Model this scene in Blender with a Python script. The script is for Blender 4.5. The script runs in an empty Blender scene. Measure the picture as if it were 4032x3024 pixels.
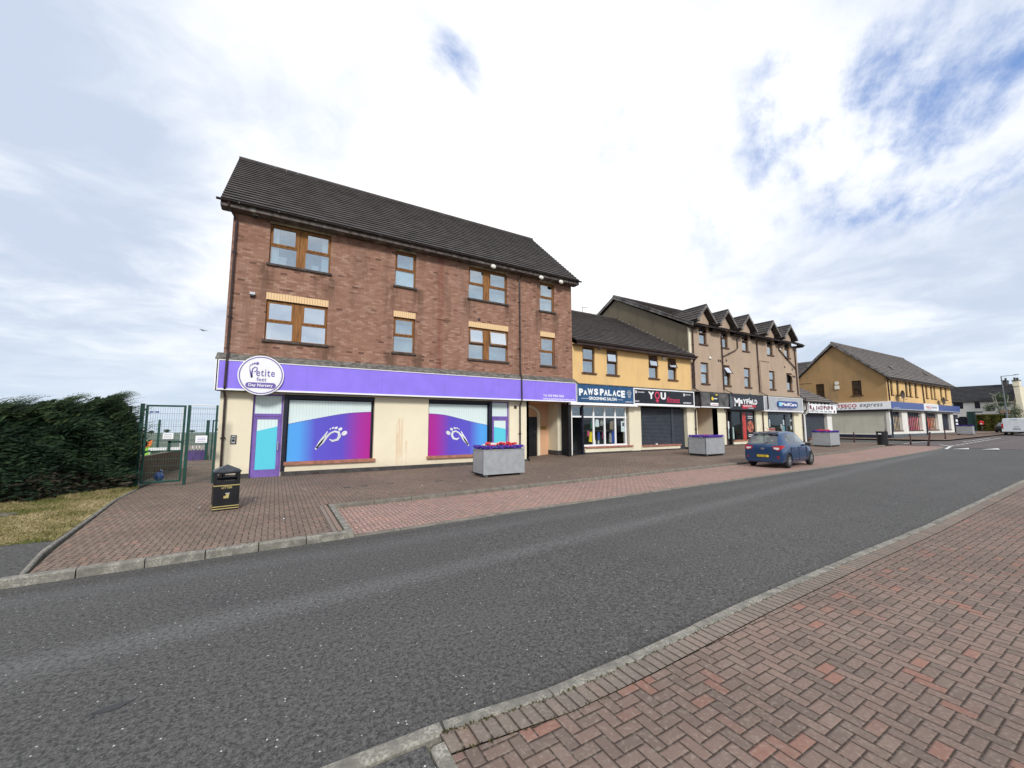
import bpy, bmesh, math, random
from mathutils import Vector, Matrix
random.seed(7)
C = bpy.context.scene.collection
sc = bpy.context.scene
PI = math.pi
# ------------------------------------------------------------------ camera
cam = bpy.data.objects.new('camera', bpy.data.cameras.new('camera')); C.objects.link(cam)
cam.data.sensor_width = 36; cam.data.lens = 14.083; cam.data.clip_end = 6000; cam.data.clip_start = 0.05
cam.location = (0, 0, 1.8)
cam.rotation_euler = (math.radians(90+5.746), 0, math.radians(-30.469))
sc.camera = cam
# ------------------------------------------------------------------ light
SUN_EL, SUN_AZ = 34, 199       # azimuth measured from +y (depth) clockwise towards +x
sun = bpy.data.objects.new('sun', bpy.data.lights.new('sun', 'SUN')); C.objects.link(sun)
sun.data.energy = 2.3; sun.data.angle = math.radians(11); sun.data.color = (1, .965, .91)
el, az = math.radians(SUN_EL), math.radians(SUN_AZ)
sd = Vector((math.sin(az)*math.cos(el), math.cos(az)*math.cos(el), math.sin(el)))
sun.rotation_euler = sd.to_track_quat('Z', 'Y').to_euler()
sc.view_settings.view_transform = 'Standard'; sc.view_settings.look = 'None'
sc.view_settings.gamma = 1; sc.view_settings.exposure = 0.18

# node expression helper -----------------------------------------------------
class X:
    def __init__(s, t, o): s.t, s.o = t, o
    def m(s, op, *a, clamp=False):
        n = s.t.nodes.new('ShaderNodeMath'); n.operation = op; n.use_clamp = clamp
        for i, v in enumerate((s,)+a):
            if isinstance(v, X): s.t.links.new(v.o, n.inputs[i])
            else: n.inputs[i].default_value = v
        return X(s.t, n.outputs[0])
    def __add__(s, b): return s.m('ADD', b)
    def __sub__(s, b): return s.m('SUBTRACT', b)
    def __mul__(s, b): return s.m('MULTIPLY', b)
    def __truediv__(s, b): return s.m('DIVIDE', b)
    def floor(s): return s.m('FLOOR')
    def frac(s): return s.m('FRACT')
    def mn(s, b): return s.m('MINIMUM', b)
    def mx(s, b): return s.m('MAXIMUM', b)
    def eq(s, b): return s.m('COMPARE', b, .25)
    def inv(s): return X(s.t, s.m('SUBTRACT', 0).o) if 0 else s.m('MULTIPLY_ADD', -1.0, 1.0)
def sep(t, v):
    n = t.nodes.new('ShaderNodeSeparateXYZ'); t.links.new(v, n.inputs[0]); return [X(t, n.outputs[i]) for i in range(3)]
def comb(t, *a):
    n = t.nodes.new('ShaderNodeCombineXYZ')
    for i, v in enumerate(a):
        if isinstance(v, X): t.links.new(v.o, n.inputs[i])
        else: n.inputs[i].default_value = v
    return n.outputs[0]
def noise(t, v, scale, detail=3, rough=.55, color=False):
    n = t.nodes.new('ShaderNodeTexNoise'); n.inputs['Scale'].default_value = scale
    n.inputs['Detail'].default_value = detail; n.inputs['Roughness'].default_value = rough
    if v is not None: t.links.new(v, n.inputs['Vector'])
    return n.outputs['Color'] if color else X(t, n.outputs['Fac'])
def ramp(t, x, lo, hi, a=0., b=1., smooth=True):
    n = t.nodes.new('ShaderNodeMapRange'); n.interpolation_type = 'SMOOTHSTEP' if smooth else 'LINEAR'
    t.links.new(x.o, n.inputs[0]); n.inputs[1].default_value = lo; n.inputs[2].default_value = hi
    n.inputs[3].default_value = a; n.inputs[4].default_value = b
    return X(t, n.outputs[0])
def mix(t, f, a, b, mode='MIX'):
    n = t.nodes.new('ShaderNodeMix'); n.data_type = 'RGBA'; n.blend_type = mode
    if isinstance(f, X): t.links.new(f.o, n.inputs[0])
    else: n.inputs[0].default_value = f
    for i, v in ((6, a), (7, b)):
        if isinstance(v, (tuple, list)): n.inputs[i].default_value = (*v[:3], 1)
        else: t.links.new(v, n.inputs[i])
    return n.outputs[2]
def cramp(t, x, stops, const=False):
    n = t.nodes.new('ShaderNodeValToRGB'); t.links.new(x.o, n.inputs[0])
    if const: n.color_ramp.interpolation = 'CONSTANT'
    e = n.color_ramp.elements
    while len(e) < len(stops): e.new(.5)
    for i, (p, c) in enumerate(stops): e[i].position = p; e[i].color = (*c, 1)
    return n.outputs[0]

# ------------------------------------------------------------------ world: daylight sky with a broken cloud deck
w = bpy.data.worlds.new('World'); sc.world = w; w.use_nodes = True
t = w.node_tree; t.nodes.clear()
sky = t.nodes.new('ShaderNodeTexSky'); sky.sky_type = 'NISHITA'; sky.sun_disc = False
sky.sun_elevation = el; sky.sun_rotation = az
tc = t.nodes.new('ShaderNodeTexCoord')
dx, dy, dz = sep(t, tc.outputs['Generated'])
dzc = dz.mx(0.0)
den = dzc + 0.16
px, py = dx/den, dy/den
# streaks run roughly along the street; big soft masses plus wisps
wv = comb(t, px*0.9 + py*0.35, py*0.9 - px*0.3, 3.7)
warp = noise(t, wv, 1.1, 3, .5, color=True)
wn = t.nodes.new('ShaderNodeVectorMath'); wn.operation = 'MULTIPLY_ADD'
t.links.new(warp, wn.inputs[0]); wn.inputs[1].default_value = (.7, .7, .7); t.links.new(wv, wn.inputs[2])
n1 = noise(t, wn.outputs[0], 1.35, 7, .56)
n2 = noise(t, wn.outputs[0], 3.6, 6, .6)
n3 = noise(t, comb(t, px*0.5, py*1.1, 9.1), 0.9, 4, .5)
def blob(d, r, amp):
    n = t.nodes.new('ShaderNodeVectorMath'); n.operation = 'DOT_PRODUCT'
    t.links.new(tc.outputs['Generated'], n.inputs[0]); v = Vector(d).normalized(); n.inputs[1].default_value = v
    return ramp(t, X(t, n.outputs['Value']), math.cos(math.radians(r)), 1.0, 0, amp)
# openings in the deck: streaky blue upper right, small gap high centre
n4 = noise(t, comb(t, px*1.0 + py*0.55, py*2.2 - px*1.2, 5.2), 1.7, 7, .62)
nb = (n4*0.6 + n2*0.4 - 0.5)*2.3 + 0.5
gap = (blob((.825, .22, .53), 15, 1.2) + blob((.86, .08, .50), 16, .9) + blob((.80, .26, .54), 24, .14) + blob((.272, .672, .689), 4.5, .8) + blob((.16, .645, .75), 10, .4) + blob((.56, .52, .65), 11, .45)
       + blob((.78, .50, .37), 12, .30) + blob((-.75, -.5, .45), 40, .6)).m('MINIMUM', 1.0)
hole = ramp(t, nb, .36, .86) * gap
bright = blob((.22, .84, .50), 34, .28) + blob((.55, .66, .50), 30, .22) + blob((.80, .42, .42), 22, .2)
dull = blob((-.42, .84, .33), 26, .16) + blob((.78, .55, .32), 22, .10) + blob((.96, .25, .15), 22, .08)
g_ = ramp(t, (n3*0.4 + n1*0.35 + n2*0.25 - 0.5)*2.0 + 0.5 + bright*1.0 - dull*.8, .30, .80)
cw = mix(t, g_, (.54, .62, .76), (1.03, 1.045, 1.07))
lowb = ramp(t, dz, -.02, .26)
cw = mix(t, lowb, mix(t, n1, (.50, .61, .74), (.72, .80, .90)), cw)
cloud = hole.inv()
skyn = t.nodes.new('ShaderNodeMix'); skyn.data_type = 'RGBA'; skyn.blend_type = 'MULTIPLY'; skyn.inputs[0].default_value = 1
t.links.new(sky.outputs[0], skyn.inputs[6]); skyn.inputs[7].default_value = (.115, .115, .12, 1)
fin = mix(t, cloud, mix(t, .65, skyn.outputs[2], (.22, .38, .78)), cw)
bg = t.nodes.new('ShaderNodeBackground'); t.links.new(fin, bg.inputs[0]); bg.inputs[1].default_value = 1.0
wo = t.nodes.new('ShaderNodeOutputWorld'); t.links.new(bg.outputs[0], wo.inputs[0])

# ------------------------------------------------------------------ materials
def newmat(name):
    m = bpy.data.materials.new(name); m.use_nodes = True
    t = m.node_tree; b = t.nodes['Principled BSDF']
    return m, t, b
def pos(t):
    n = t.nodes.new('ShaderNodeNewGeometry'); return n.outputs['Position']
def setb(t, b, col=None, rough=None, metal=None, spec=None, bump=None, bs=.2, bd=.01):
    if col is not None:
        if isinstance(col, (tuple, list)): b.inputs['Base Color'].default_value = (*col[:3], 1)
        else: t.links.new(col, b.inputs['Base Color'])
    if rough is not None:
        if isinstance(rough, X): t.links.new(rough.o, b.inputs['Roughness'])
        else: b.inputs['Roughness'].default_value = rough
    if metal is not None: b.inputs['Metallic'].default_value = metal
    if spec is not None: b.inputs['Specular IOR Level'].default_value = spec
    if bump is not None:
        n = t.nodes.new('ShaderNodeBump'); n.inputs['Strength'].default_value = bs; n.inputs['Distance'].default_value = bd
        t.links.new(bump.o, n.inputs['Height']); t.links.new(n.outputs[0], b.inputs['Normal'])
def mat(name, col, rough=.6, var=.12, scale=3., metal=0., spec=.4, grain=0., streak=0., scol=None):
    """plain surface with soft dirt variation; streak adds vertical weather staining"""
    m, t, b = newmat(name); p = pos(t)
    n = noise(t, p, scale, 4)
    dark = tuple(c*(1-var*1.6) for c in col); lite = tuple(min(1, c*(1+var)) for c in col)
    c = mix(t, ramp(t, n, .3, .7), dark, lite)
    bump = None
    if streak:
        x, y, z = sep(t, p)
        s = noise(t, comb(t, x*1.5, y*1.5, z*.22), 1.6, 5, .65)
        c = mix(t, ramp(t, s, .5, .72)*streak, c, scol or tuple(k*.55 for k in col))
    if grain:
        g = noise(t, p, 60, 2); c = mix(t, ramp(t, g, .35, .65)*grain, c, tuple(k*.6 for k in col)); bump = g
    setb(t, b, c, rough, metal, spec, bump, .25, .004)
    return m

def paving(name, bright=1.0, cols=None, size=.079, joint=.05, soldier=False, stain=.45, pink=0.):
    """herringbone block paving: two by one blocks, every block its own tone"""
    m, t, b = newmat(name); p = pos(t)
    x, y, z = sep(t, p)
    wob = noise(t, p, 1.2, 2)
    u = x/size + wob*0.25; v = y/size + wob*0.2
    if soldier:
        i = u.floor(); fx = u.frac(); d = fx.mn(fx.inv()); cid = comb(t, i, 3.3, 1)
    else:
        i, j = u.floor(), v.floor(); fx, fy = u.frac(), v.frac()
        k = (i - j).m('FLOORED_MODULO', 4.0)
        k0, k1, k2, k3 = k.eq(0), k.eq(1), k.eq(2), k.eq(3)
        L = fx + k1*9; R = fx.inv() + k0*9; B = fy + k2*9; T = fy.inv() + k3*9
        d = L.mn(R).mn(B.mn(T))
        cid = comb(t, i - k1, j + k3, (k2+k3)*7)
    wn_ = t.nodes.new('ShaderNodeTexWhiteNoise'); wn_.noise_dimensions = '3D'; t.links.new(cid, wn_.inputs[0])
    r = X(t, wn_.outputs[0])
    cols = cols or [(.118, .092, .078), (.150, .112, .093), (.180, .125, .103), (.158, .120, .102), (.225, .115, .088)]
    st = [(0, cols[0]), (.3, cols[1]), (.6, cols[2]), (.85, cols[3]), (.955, cols[4])]
    c = cramp(t, r, st)
    big = noise(t, p, .45, 4); fine = noise(t, p, 90, 3, .7); mid = noise(t, p, 5, 4)
    c = mix(t, ramp(t, big, .35, .65)*stain, c, tuple(k*.62 for k in cols[0]))
    c = mix(t, ramp(t, mid, .5, .75)*.28, c, (.20, .17, .14))
    c = mix(t, ramp(t, fine, .35, .7)*.35, c, tuple(k*.5 for k in cols[1]))
    jm = ramp(t, d, joint*.45, joint*1.7)
    c = mix(t, jm.inv(), c, (.034, .024, .019))
    vg = t.nodes.new('ShaderNodeTexVoronoi'); vg.inputs['Scale'].default_value = 2.3; t.links.new(p, vg.inputs['Vector'])
    gm = ramp(t, X(t, vg.outputs['Distance']), .055, .04) * ramp(t, sep(t, vg.outputs['Color'])[0], .55, .6); c = mix(t, gm*.5, c, (.07, .062, .055))
    sp = noise(t, p, 45, 2, .6); c = mix(t, ramp(t, sp, .5, .72)*.22, c, (.34, .30, .26))
    c = mix(t, 1.0, c, (bright*1.02, bright*(1-pink*.1)*.985, bright*(1-pink*.12)*.95), 'MULTIPLY')
    h = ramp(t, d, 0, joint*3) + fine*.12
    setb(t, b, c, .85, None, .25, h, .5, .012)
    return m

def asphalt(name, base=.105, red=False):
    m, t, b = newmat(name); p = pos(t); x, y, z = sep(t, p)
    fine = noise(t, p, 75, 3, .75); mid = noise(t, p, 28, 3, .6); big = noise(t, comb(t, x*.25, y, 0.0), .8, 4)
    lo, hi = ((base*.52, base*.50, base*.47), (base*1.45, base*1.40, base*1.31)) if not red else ((base*.8, base*.62, base*.6), (base*1.5, base*1.2, base*1.15))
    c = mix(t, ramp(t, fine*.6 + mid*.4, .38, .62), lo, hi)
    c = mix(t, ramp(t, big, .35, .7)*.22, c, tuple(k*1.1 for k in hi))
    co = noise(t, p, 30, 4, .72); c = mix(t, ramp(t, co, .49, .62)*.75, c, (.030, .029, .028)); co2 = noise(t, p, 48, 3, .7); c = mix(t, ramp(t, co2, .56, .68)*.5, c, (.24, .235, .22))
    pt = noise(t, p, 1.3, 3); c = mix(t, ramp(t, pt, .55, .75)*.25, c, (.055, .055, .056))
    vo = t.nodes.new('ShaderNodeTexVoronoi'); vo.inputs['Scale'].default_value = 19; t.links.new(p, vo.inputs['Vector'])
    sx = sep(t, vo.outputs['Color'])[0]
    spark = ramp(t, X(t, vo.outputs['Distance']), .13, .08) * ramp(t, sx, .74, .77)
    c = mix(t, spark*.8, c, (.75, .75, .73))
    vo2 = t.nodes.new('ShaderNodeTexVoronoi'); vo2.inputs['Scale'].default_value = 34; t.links.new(p, vo2.inputs['Vector'])
    dk = ramp(t, X(t, vo2.outputs['Distance']), .34, .2) * ramp(t, sep(t, vo2.outputs['Color'])[1], .6, .65)
    c = mix(t, dk*.7, c, (.028, .028, .03))
    # worn pale line along the old centre joint
    cy = y - x*.085 - 4.72
    lw = ramp(t, cy.m('ABSOLUTE'), .34, .02) * ramp(t, mid, .3, .6)
    c = mix(t, lw*.22, c, (.28, .28, .28))
    cy2 = y - x*.02 - 6.3
    lw2 = ramp(t, cy2.m('ABSOLUTE'), .3, .02)
    c = mix(t, lw2*.08, c, (.26, .27, .28))
    for k_, y0_, w_ in ((.055, 6.73, .16), (.012, 2.36, .12)):
        gd = ramp(t, (y - x*k_ - y0_ + (-0.0)).m('ABSOLUTE'), w_, .02) * ramp(t, co, .35, .6) * ramp(t, x, 14.0, 1.0)
        c = mix(t, gd*.6, c, (.05, .044, .038))
    setb(t, b, c, .82, None, .3, fine + mid*.6, .6, .01)
    return m

def brickmat(name):
    m, t, b = newmat(name); p = pos(t); x, y, z = sep(t, p)
    BW, BH = .20, .0695
    row = (z/BH).floor(); fz = (z/BH).frac(); uu = (x + y)/BW + row.m('FLOORED_MODULO', 2.0)*.5; col = uu.floor(); fu = uu.frac()
    wn_ = t.nodes.new('ShaderNodeTexWhiteNoise'); t.links.new(comb(t, row, col, 0.0), wn_.inputs[0]); r = X(t, wn_.outputs[0])
    c = cramp(t, r, [(0, (.11, .058, .042)), (.05, (.265, .138, .094)), (.35, (.315, .169, .118)), (.8, (.36, .200, .143)), (.97, (.42, .262, .192))])
    big = noise(t, comb(t, x*.9, y, z*.55), .75, 5, .6)
    c = mix(t, ramp(t, big, .50, .72)*.32, c, (.45, .30, .235))
    sv = noise(t, comb(t, x*2.2, y, z*.28), 1.1, 5, .6)
    c = mix(t, ramp(t, sv, .48, .66)*.5, c, (.165, .092, .062))
    g = noise(t, p, 40, 3); c = mix(t, ramp(t, g, .4, .7)*.25, c, (.16, .08, .055))
    # water run marks below the ends of the sills
    def run(x0, z0):
        return ramp(t, (x - x0).m('ABSOLUTE'), .34, .05) * ramp(t, z, z0-1.5, z0-.05) * ramp(t, z, z0+.1, z0, 0, 1)
    runs = None
    for (x0, z0) in ((-.5, 7.15), (1.45, 7.15), (3.65, 7.15), (4.65, 7.15), (6.85, 7.15), (8.85, 7.15), (10.5, 7.15), (11.5, 7.15), (1.45, 4.55), (-.5, 4.55), (3.65, 4.5), (4.7, 4.5)):
        q = run(x0, z0); runs = q if runs is None else runs + q
    c = mix(t, runs.mn(1.0) * ramp(t, noise(t, comb(t, x*3, y, z*.6), 2, 4), .3, .6) * .8, c, (.10, .058, .038))
    # dark vertical movement joint
    jt = ramp(t, (x - 5.64).m('ABSOLUTE'), .22, .03) * ramp(t, sv, .2, .6)
    c = mix(t, jt*.55, c, (.19, .055, .035))
    mo = ramp(t, (fu.mn(fu.inv())*BW).mn(fz.mn(fz.inv())*BH), .0015, .0075).inv()
    c = mix(t, mo*.7, c, (.185, .12, .092))
    setb(t, b, c, .9, None, .2, mo.inv() + g*.3, .4, .006)
    return m

def render_wall(name, col, dirt, amount=.6):
    m, t, b = newmat(name); p = pos(t); x, y, z = sep(t, p)
    a = noise(t, p, .9, 5, .6); s = noise(t, comb(t, x*1.6, y*1.6, z*.3), 1.3, 5, .65); g = noise(t, p, 70, 2)
    c = mix(t, ramp(t, a, .35, .7)*.5, col, tuple(k*.82 for k in col))
    c = mix(t, ramp(t, s, .48, .72)*amount, c, dirt)
    hl = (z - .05).m('ABSOLUTE')
    c = mix(t, ramp(t, g, .35, .7)*.22, c, tuple(k*.6 for k in col))
    setb(t, b, c, .9, None, .2, g, .5, .004)
    return m

def cream_wall(name, col):
    m, t, b = newmat(name); p = pos(t); x, y, z = sep(t, p)
    a = noise(t, p, 1.2, 4); c = mix(t, ramp(t, a, .3, .7), tuple(k*.93 for k in col), col)
    # splash-back dirt at the foot, tan run marks by the window
    foot = ramp(t, z + noise(t, p, 5, 3)*.3, .75, .35)
    c = mix(t, foot*.35, c, (.50, .42, .30))
    n = noise(t, comb(t, x*14, y, z*.8), 1, 3)
    for (x0, wd, z1) in ((4.12, .13, 2.05), (4.36, .05, 1.2), (4.0, .04, 1.9)):
        k = ramp(t, (x-x0).m('ABSOLUTE'), wd, wd*.6) * ramp(t, z, z1, z1-.06) * ramp(t, z, .2, .9, .35, 1) * ramp(t, n, .38, .5)
        c = mix(t, k*.5, c, (.70, .46, .26))
    setb(t, b, c, .8, None, .3, noise(t, p, 60, 2), .2, .003)
    return m

def tilemat(name, col=(.058, .05, .048)):
    m, t, b = newmat(name); p = pos(t); x, y, z = sep(t, p)
    a = noise(t, p, 2.2, 5, .6); g = noise(t, p, 30, 3, .7); l = noise(t, p, 7, 5, .7)
    cell = t.nodes.new('ShaderNodeTexWhiteNoise'); t.links.new(comb(t, ((x+y)/.3).floor(), (z/.21).floor(), 0.0), cell.inputs[0])
    c = mix(t, ramp(t, a, .3, .7), tuple(k*.75 for k in col), tuple(k*1.35 for k in col))
    c = mix(t, ramp(t, X(t, cell.outputs[0]), 0, 1)*.0, c, tuple(k*1.5 for k in col))
    c = mix(t, ramp(t, l, .66, .74)*.55, c, (.26, .25, .23))
    c = mix(t, ramp(t, g, .4, .7)*.25, c, tuple(k*.6 for k in col))
    setb(t, b, c, .82, None, .35, g, .3, .006)
    return m

def glassmat(name, refl=.3, tint=(.8, .88, .9), k=1.6):
    m, t, b = newmat(name); t.nodes.remove(b)
    out = [n for n in t.nodes if n.type == 'OUTPUT_MATERIAL'][0]
    g = t.nodes.new('ShaderNodeBsdfGlossy'); g.inputs['Roughness'].default_value = .03; g.inputs['Color'].default_value = (.95, .98, 1, 1)
    tr = t.nodes.new('ShaderNodeBsdfTransparent'); tr.inputs[0].default_value = (*tint, 1)
    ge = t.nodes.new('ShaderNodeNewGeometry'); dt = t.nodes.new('ShaderNodeVectorMath'); dt.operation = 'DOT_PRODUCT'
    t.links.new(ge.outputs['Incoming'], dt.inputs[0]); t.links.new(ge.outputs['Normal'], dt.inputs[1])
    cs = X(t, dt.outputs['Value']).m('ABSOLUTE'); fx = ((cs.inv().m('POWER', 5.0)*.96 + .04)*k + refl).m('MINIMUM', 1.0)
    bp = t.nodes.new('ShaderNodeBump'); bp.inputs['Strength'].default_value = .12; bp.inputs['Distance'].default_value = .05
    t.links.new(noise(t, pos(t), .9, 1).o, bp.inputs['Height']); t.links.new(bp.outputs[0], g.inputs['Normal'])
    ms = t.nodes.new('ShaderNodeMixShader'); t.links.new(fx.o, ms.inputs[0]); t.links.new(tr.outputs[0], ms.inputs[1]); t.links.new(g.outputs[0], ms.inputs[2])
    t.links.new(ms.outputs[0], out.inputs[0])
    return m

def graphicmat(name, x0, x1, stops):
    m, t, b = newmat(name); x, y, z = sep(t, pos(t))
    c = cramp(t, ramp(t, x, x0, x1, smooth=False), stops); setb(t, b, c, .35, None, .4); return m
def blindmat(name, col, pitch=.09, axis=0, dark=.85):
    m, t, b = newmat(name); v = sep(t, pos(t))[axis]
    f = (v/pitch).frac(); k = ramp(t, f.mn(f.inv()), 0, .16)
    c = mix(t, k, tuple(c_*dark for c_ in col), col)
    n = noise(t, pos(t), 1.5, 3); c = mix(t, ramp(t, n, .4, .7)*.2, c, tuple(c_*.8 for c_ in col)); setb(t, b, c, .7); return m
def leafmat(name, cols, scale=1.3):
    m, t, b = newmat(name); p = pos(t)
    n = noise(t, p, scale, 4, .6); r = t.nodes.new('ShaderNodeNewGeometry')
    c = cramp(t, (n*.7 + X(t, r.outputs['Random Per Island'])*.3), [(.28+.44*i/(len(cols)-1), c_) for i, c_ in enumerate(cols)])
    setb(t, b, c, .75, None, .2); return m
def woodmat(name, col):
    m, t, b = newmat(name); p = pos(t); x, y, z = sep(t, p)
    n = noise(t, comb(t, x*6, y*6, z*.7), 3, 5, .6)
    c = mix(t, ramp(t, n, .3, .7), tuple(k*.6 for k in col), tuple(min(1, k*1.25) for k in col)); setb(t, b, c, .8, None, .2, n, .3, .004); return m

M = {}
M['asphalt'] = asphalt('asphalt_surface', .100); M['ramp_asphalt'] = asphalt('table_surface', .12, True)
M['pave_near'] = paving('block_paving_near', 1.52, joint=.054)
M['pave_far'] = paving('block_paving_far', 1.62, [(.118, .092, .073), (.148, .112, .088), (.176, .128, .099), (.156, .122, .098), (.215, .132, .10)], size=.085, joint=.075)
M['pave_bay'] = paving('block_paving_bay', 2.0, [(.170, .122, .105), (.20, .138, .118), (.235, .155, .132), (.205, .150, .128), (.26, .155, .125)], size=.085, stain=.22, pink=.15, joint=.07)
M['soldier'] = paving('border_paving', 1.6, [(.13, .11, .095), (.155, .13, .11), (.17, .14, .118), (.145, .125, .108), (.2, .14, .11)], size=.08, joint=.07, soldier=True)
M['kerb'] = mat('kerb_concrete', (.30, .28, .235), .9, .32, 9, grain=.9)
M['kerb2'] = mat('kerb_old', (.22, .20, .165), .9, .2, 6, grain=.6)
def grassmat():
    m, t, b = newmat('grass_blades'); p = pos(t)
    n = noise(t, p, 1.1, 5, .65); g = noise(t, p, 28, 3, .7)
    c = cramp(t, n, [(.30, (.12, .15, .035)), (.40, (.19, .18, .06)), (.50, (.33, .27, .13)), (.64, (.50, .40, .23))])
    c = mix(t, ramp(t, g, .35, .65)*.45, c, (.07, .08, .03)); setb(t, b, c, .95, None, .1, g, .6, .02); return m
M['grass'] = grassmat()
M['field'] = mat('field_ground', (.13, .155, .11), .95, .35, .012)  # distance haze is put into this colour: paler, blue-grey green
M['brick'] = brickmat('red_brick'); M['tile'] = tilemat('concrete_roof_tile', (.074, .063, .059)); M['tile2'] = tilemat('concrete_roof_tile_pale', (.155, .135, .122)); M['tile3'] = tilemat('slate_dark', (.035, .034, .036))
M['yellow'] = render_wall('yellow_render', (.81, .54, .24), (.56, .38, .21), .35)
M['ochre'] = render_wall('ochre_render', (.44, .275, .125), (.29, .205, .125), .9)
M['tan'] = render_wall('tan_render', (.48, .365, .27), (.30, .225, .155), .6)
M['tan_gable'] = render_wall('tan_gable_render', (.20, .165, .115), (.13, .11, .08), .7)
M['peach'] = render_wall('peach_render', (.72, .43, .26), (.5, .3, .2), .3)
M['cream'] = cream_wall('cream_render', (.86, .77, .575)); M['white_wall'] = render_wall('white_render', (.82, .80, .74), (.55, .5, .42), .35)
M['cream2'] = render_wall('cream_shop_render', (.84, .77, .58), (.55, .48, .36), .3)
M['stone_wall'] = render_wall('grey_cream_render', (.58, .57, .47), (.40, .38, .30), .4)
M['plinth'] = mat('plinth_paint', (.065, .058, .058), .7, .2, 4); M['navy_plinth'] = mat('navy_plinth_paint', (.018, .022, .045), .6, .2, 4)
M['lid'] = mat('bin_lid', (.045, .05, .058), .4, .2, 8); M['plinth_grey'] = mat('grey_plinth_paint', (.10, .12, .14), .7, .2, 4)
M['gutter'] = mat('gutter_brown', (.03, .022, .02), .45, .2, 5); M['soffit'] = mat('soffit_board', (.10, .08, .07), .7, .35, 5, streak=.5, scol=(.35, .33, .30))
M['barge'] = mat('bargeboard', (.17, .155, .14), .75, .35, 3, streak=.4, scol=(.42, .41, .38)); M['pipe'] = mat('brown_pipe', (.06, .033, .028), .4, .2, 3); M['pipe_dark'] = mat('dark_pipe', (.045, .027, .025), .35, .2, 3)
M['frame'] = woodmat('oak_effect_frame', (.27, .125, .045)); M['frame_dark'] = woodmat('dark_oak_frame', (.115, .058, .028)); M['shutter_brown'] = woodmat('brown_panel', (.085, .05, .03))
M['sill'] = mat('stone_sill', (.075, .06, .052), .8, .25, 8); M['sill_brown'] = mat('brown_sill', (.10, .05, .035), .7, .2, 8)
M['terracotta'] = mat('terracotta_sill', (.42, .18, .12), .7, .2, 6, grain=.3)
M['lintel'] = blindmat('soldier_lintel', (.82, .56, .30), .083, 0, .45); M['lintel_dull'] = mat('dull_lintel', (.36, .28, .17), .85, .25, 5)
M['flash'] = mat('lead_flashing', (.16, .15, .13), .8, .35, 6, streak=.3, scol=(.3, .3, .28))
M['glass'] = glassmat('window_glass', .26); M['glass_b'] = glassmat('window_glass_bright', .58); M['glass_dark'] = glassmat('shop_glass', .0, (.92, .95, .95), .75); M['glass_top'] = glassmat('fanlight_glass', .10, (.7, .8, .8))
M['net'] = mat('net_curtain', (.60, .66, .70), .9, .18, 1.2); M['blind_white'] = mat('white_blind', (.93, .95, .98), .6, .03); M['curtain'] = blindmat('white_curtain', (.88, .90, .92), .045, 0, .72)
M['room'] = mat('dark_room', (.035, .037, .04), .9); M['room_mid'] = mat('room_blinds', (.27, .30, .32), .9, .3, 2); M['room_blue'] = mat('room_grey', (.16, .19, .23), .9, .3, 2)
M['vblind'] = blindmat('vertical_blind', (.72, .85, .83), .10, 0, .86)
M['purple'] = mat('purple_sign', (.285, .20, .82), .35, .04, 2, grain=.05); M['purple_door'] = mat('purple_frame', (.20, .12, .42), .4, .1); M['white'] = mat('white_plastic', (.86, .86, .86), .35, .03); M['logo_purple'] = mat('logo_purple', (.17, .12, .38), .4, .05)
M['black'] = mat('black_paint', (.012, .012, .014), .4, .2); M['black_sign'] = mat('black_sign', (.010, .010, .016), .25, .1); M['navy'] = mat('navy_metal', (.012, .014, .028), .45, .2)
M['blue_sign'] = mat('blue_sign', (.02, .085, .20), .3, .1); M['tesco_blue'] = mat('royal_blue_sign', (.022, .06, .26), .3, .08); M['blue_text'] = mat('navy_text', (.03, .05, .2), .4); M['red'] = mat('red_letter', (.52, .02, .04), .35, .1); M['pinkred'] = mat('pink_letter', (.72, .04, .12), .35, .05)
M['maroon'] = mat('maroon_letter', (.16, .015, .03), .4, .2); M['silver'] = mat('silver_panel', (.46, .48, .50), .4, .08, 2, metal=.2); M['greysign'] = mat('grey_blank_sign', (.105, .10, .10), .6, .35, 3, streak=.6, scol=(.22, .22, .22))
M['shutter'] = mat('shutter_slats', (.062, .073, .09), .4, .1, 3, metal=.3)
M['brightred'] = mat('bright_red', (.62, .03, .03), .4, .1); M['gold'] = mat('gold_line', (.50, .40, .15), .45, .1)
M['yellow_plate'] = mat('yellow_plate', (.85, .62, .03), .4, .03); M['yel'] = mat('yellow_cloth', (.82, .62, .02), .8, .1); M['greencloth'] = mat('green_cloth', (.03, .2, .10), .85, .15); M['bluecloth'] = mat('blue_cloth', (.03, .08, .38), .8, .2); M['beigecloth'] = mat('beige_cloth', (.30, .22, .16), .9, .2); M['pinkcloth'] = mat('pink_cloth', (.62, .08, .18), .8, .2, 30); M['whitecloth'] = mat('white_cloth', (.72, .74, .74), .8, .1); M['spotcloth'] = mat('mottled_cloth', (.40, .38, .35), .8, .5, 40)
M['green_metal'] = mat('green_powder_coat', (.008, .058, .043), .4, .15); M['dark_teal'] = mat('dark_teal_panel', (.018, .055, .05), .5, .1); M['wire'] = mat('green_wire', (.03, .10, .09), .5, .1)
M['fence_wood'] = woodmat('weathered_fence', (.135, .10, .085)); M['fence_pale'] = woodmat('pale_fence', (.42, .37, .33)); M['fence_purple'] = woodmat('purple_fence', (.11, .065, .22))
M['lime'] = mat('lime_plastic', (.32, .68, .06), .4, .05); M['orange'] = mat('orange_plastic', (.85, .22, .05), .4, .05); M['bag'] = mat('blue_polythene', (.10, .17, .50), .3, .3, 12)
M['planter'] = mat('galvanised_planter', (.41, .425, .435), .5, .07, 5, metal=.25, grain=.25); M['foot'] = mat('planter_foot', (.08, .08, .08), .6); M['soil'] = mat('dark_soil', (.03, .022, .015), .9)
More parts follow.
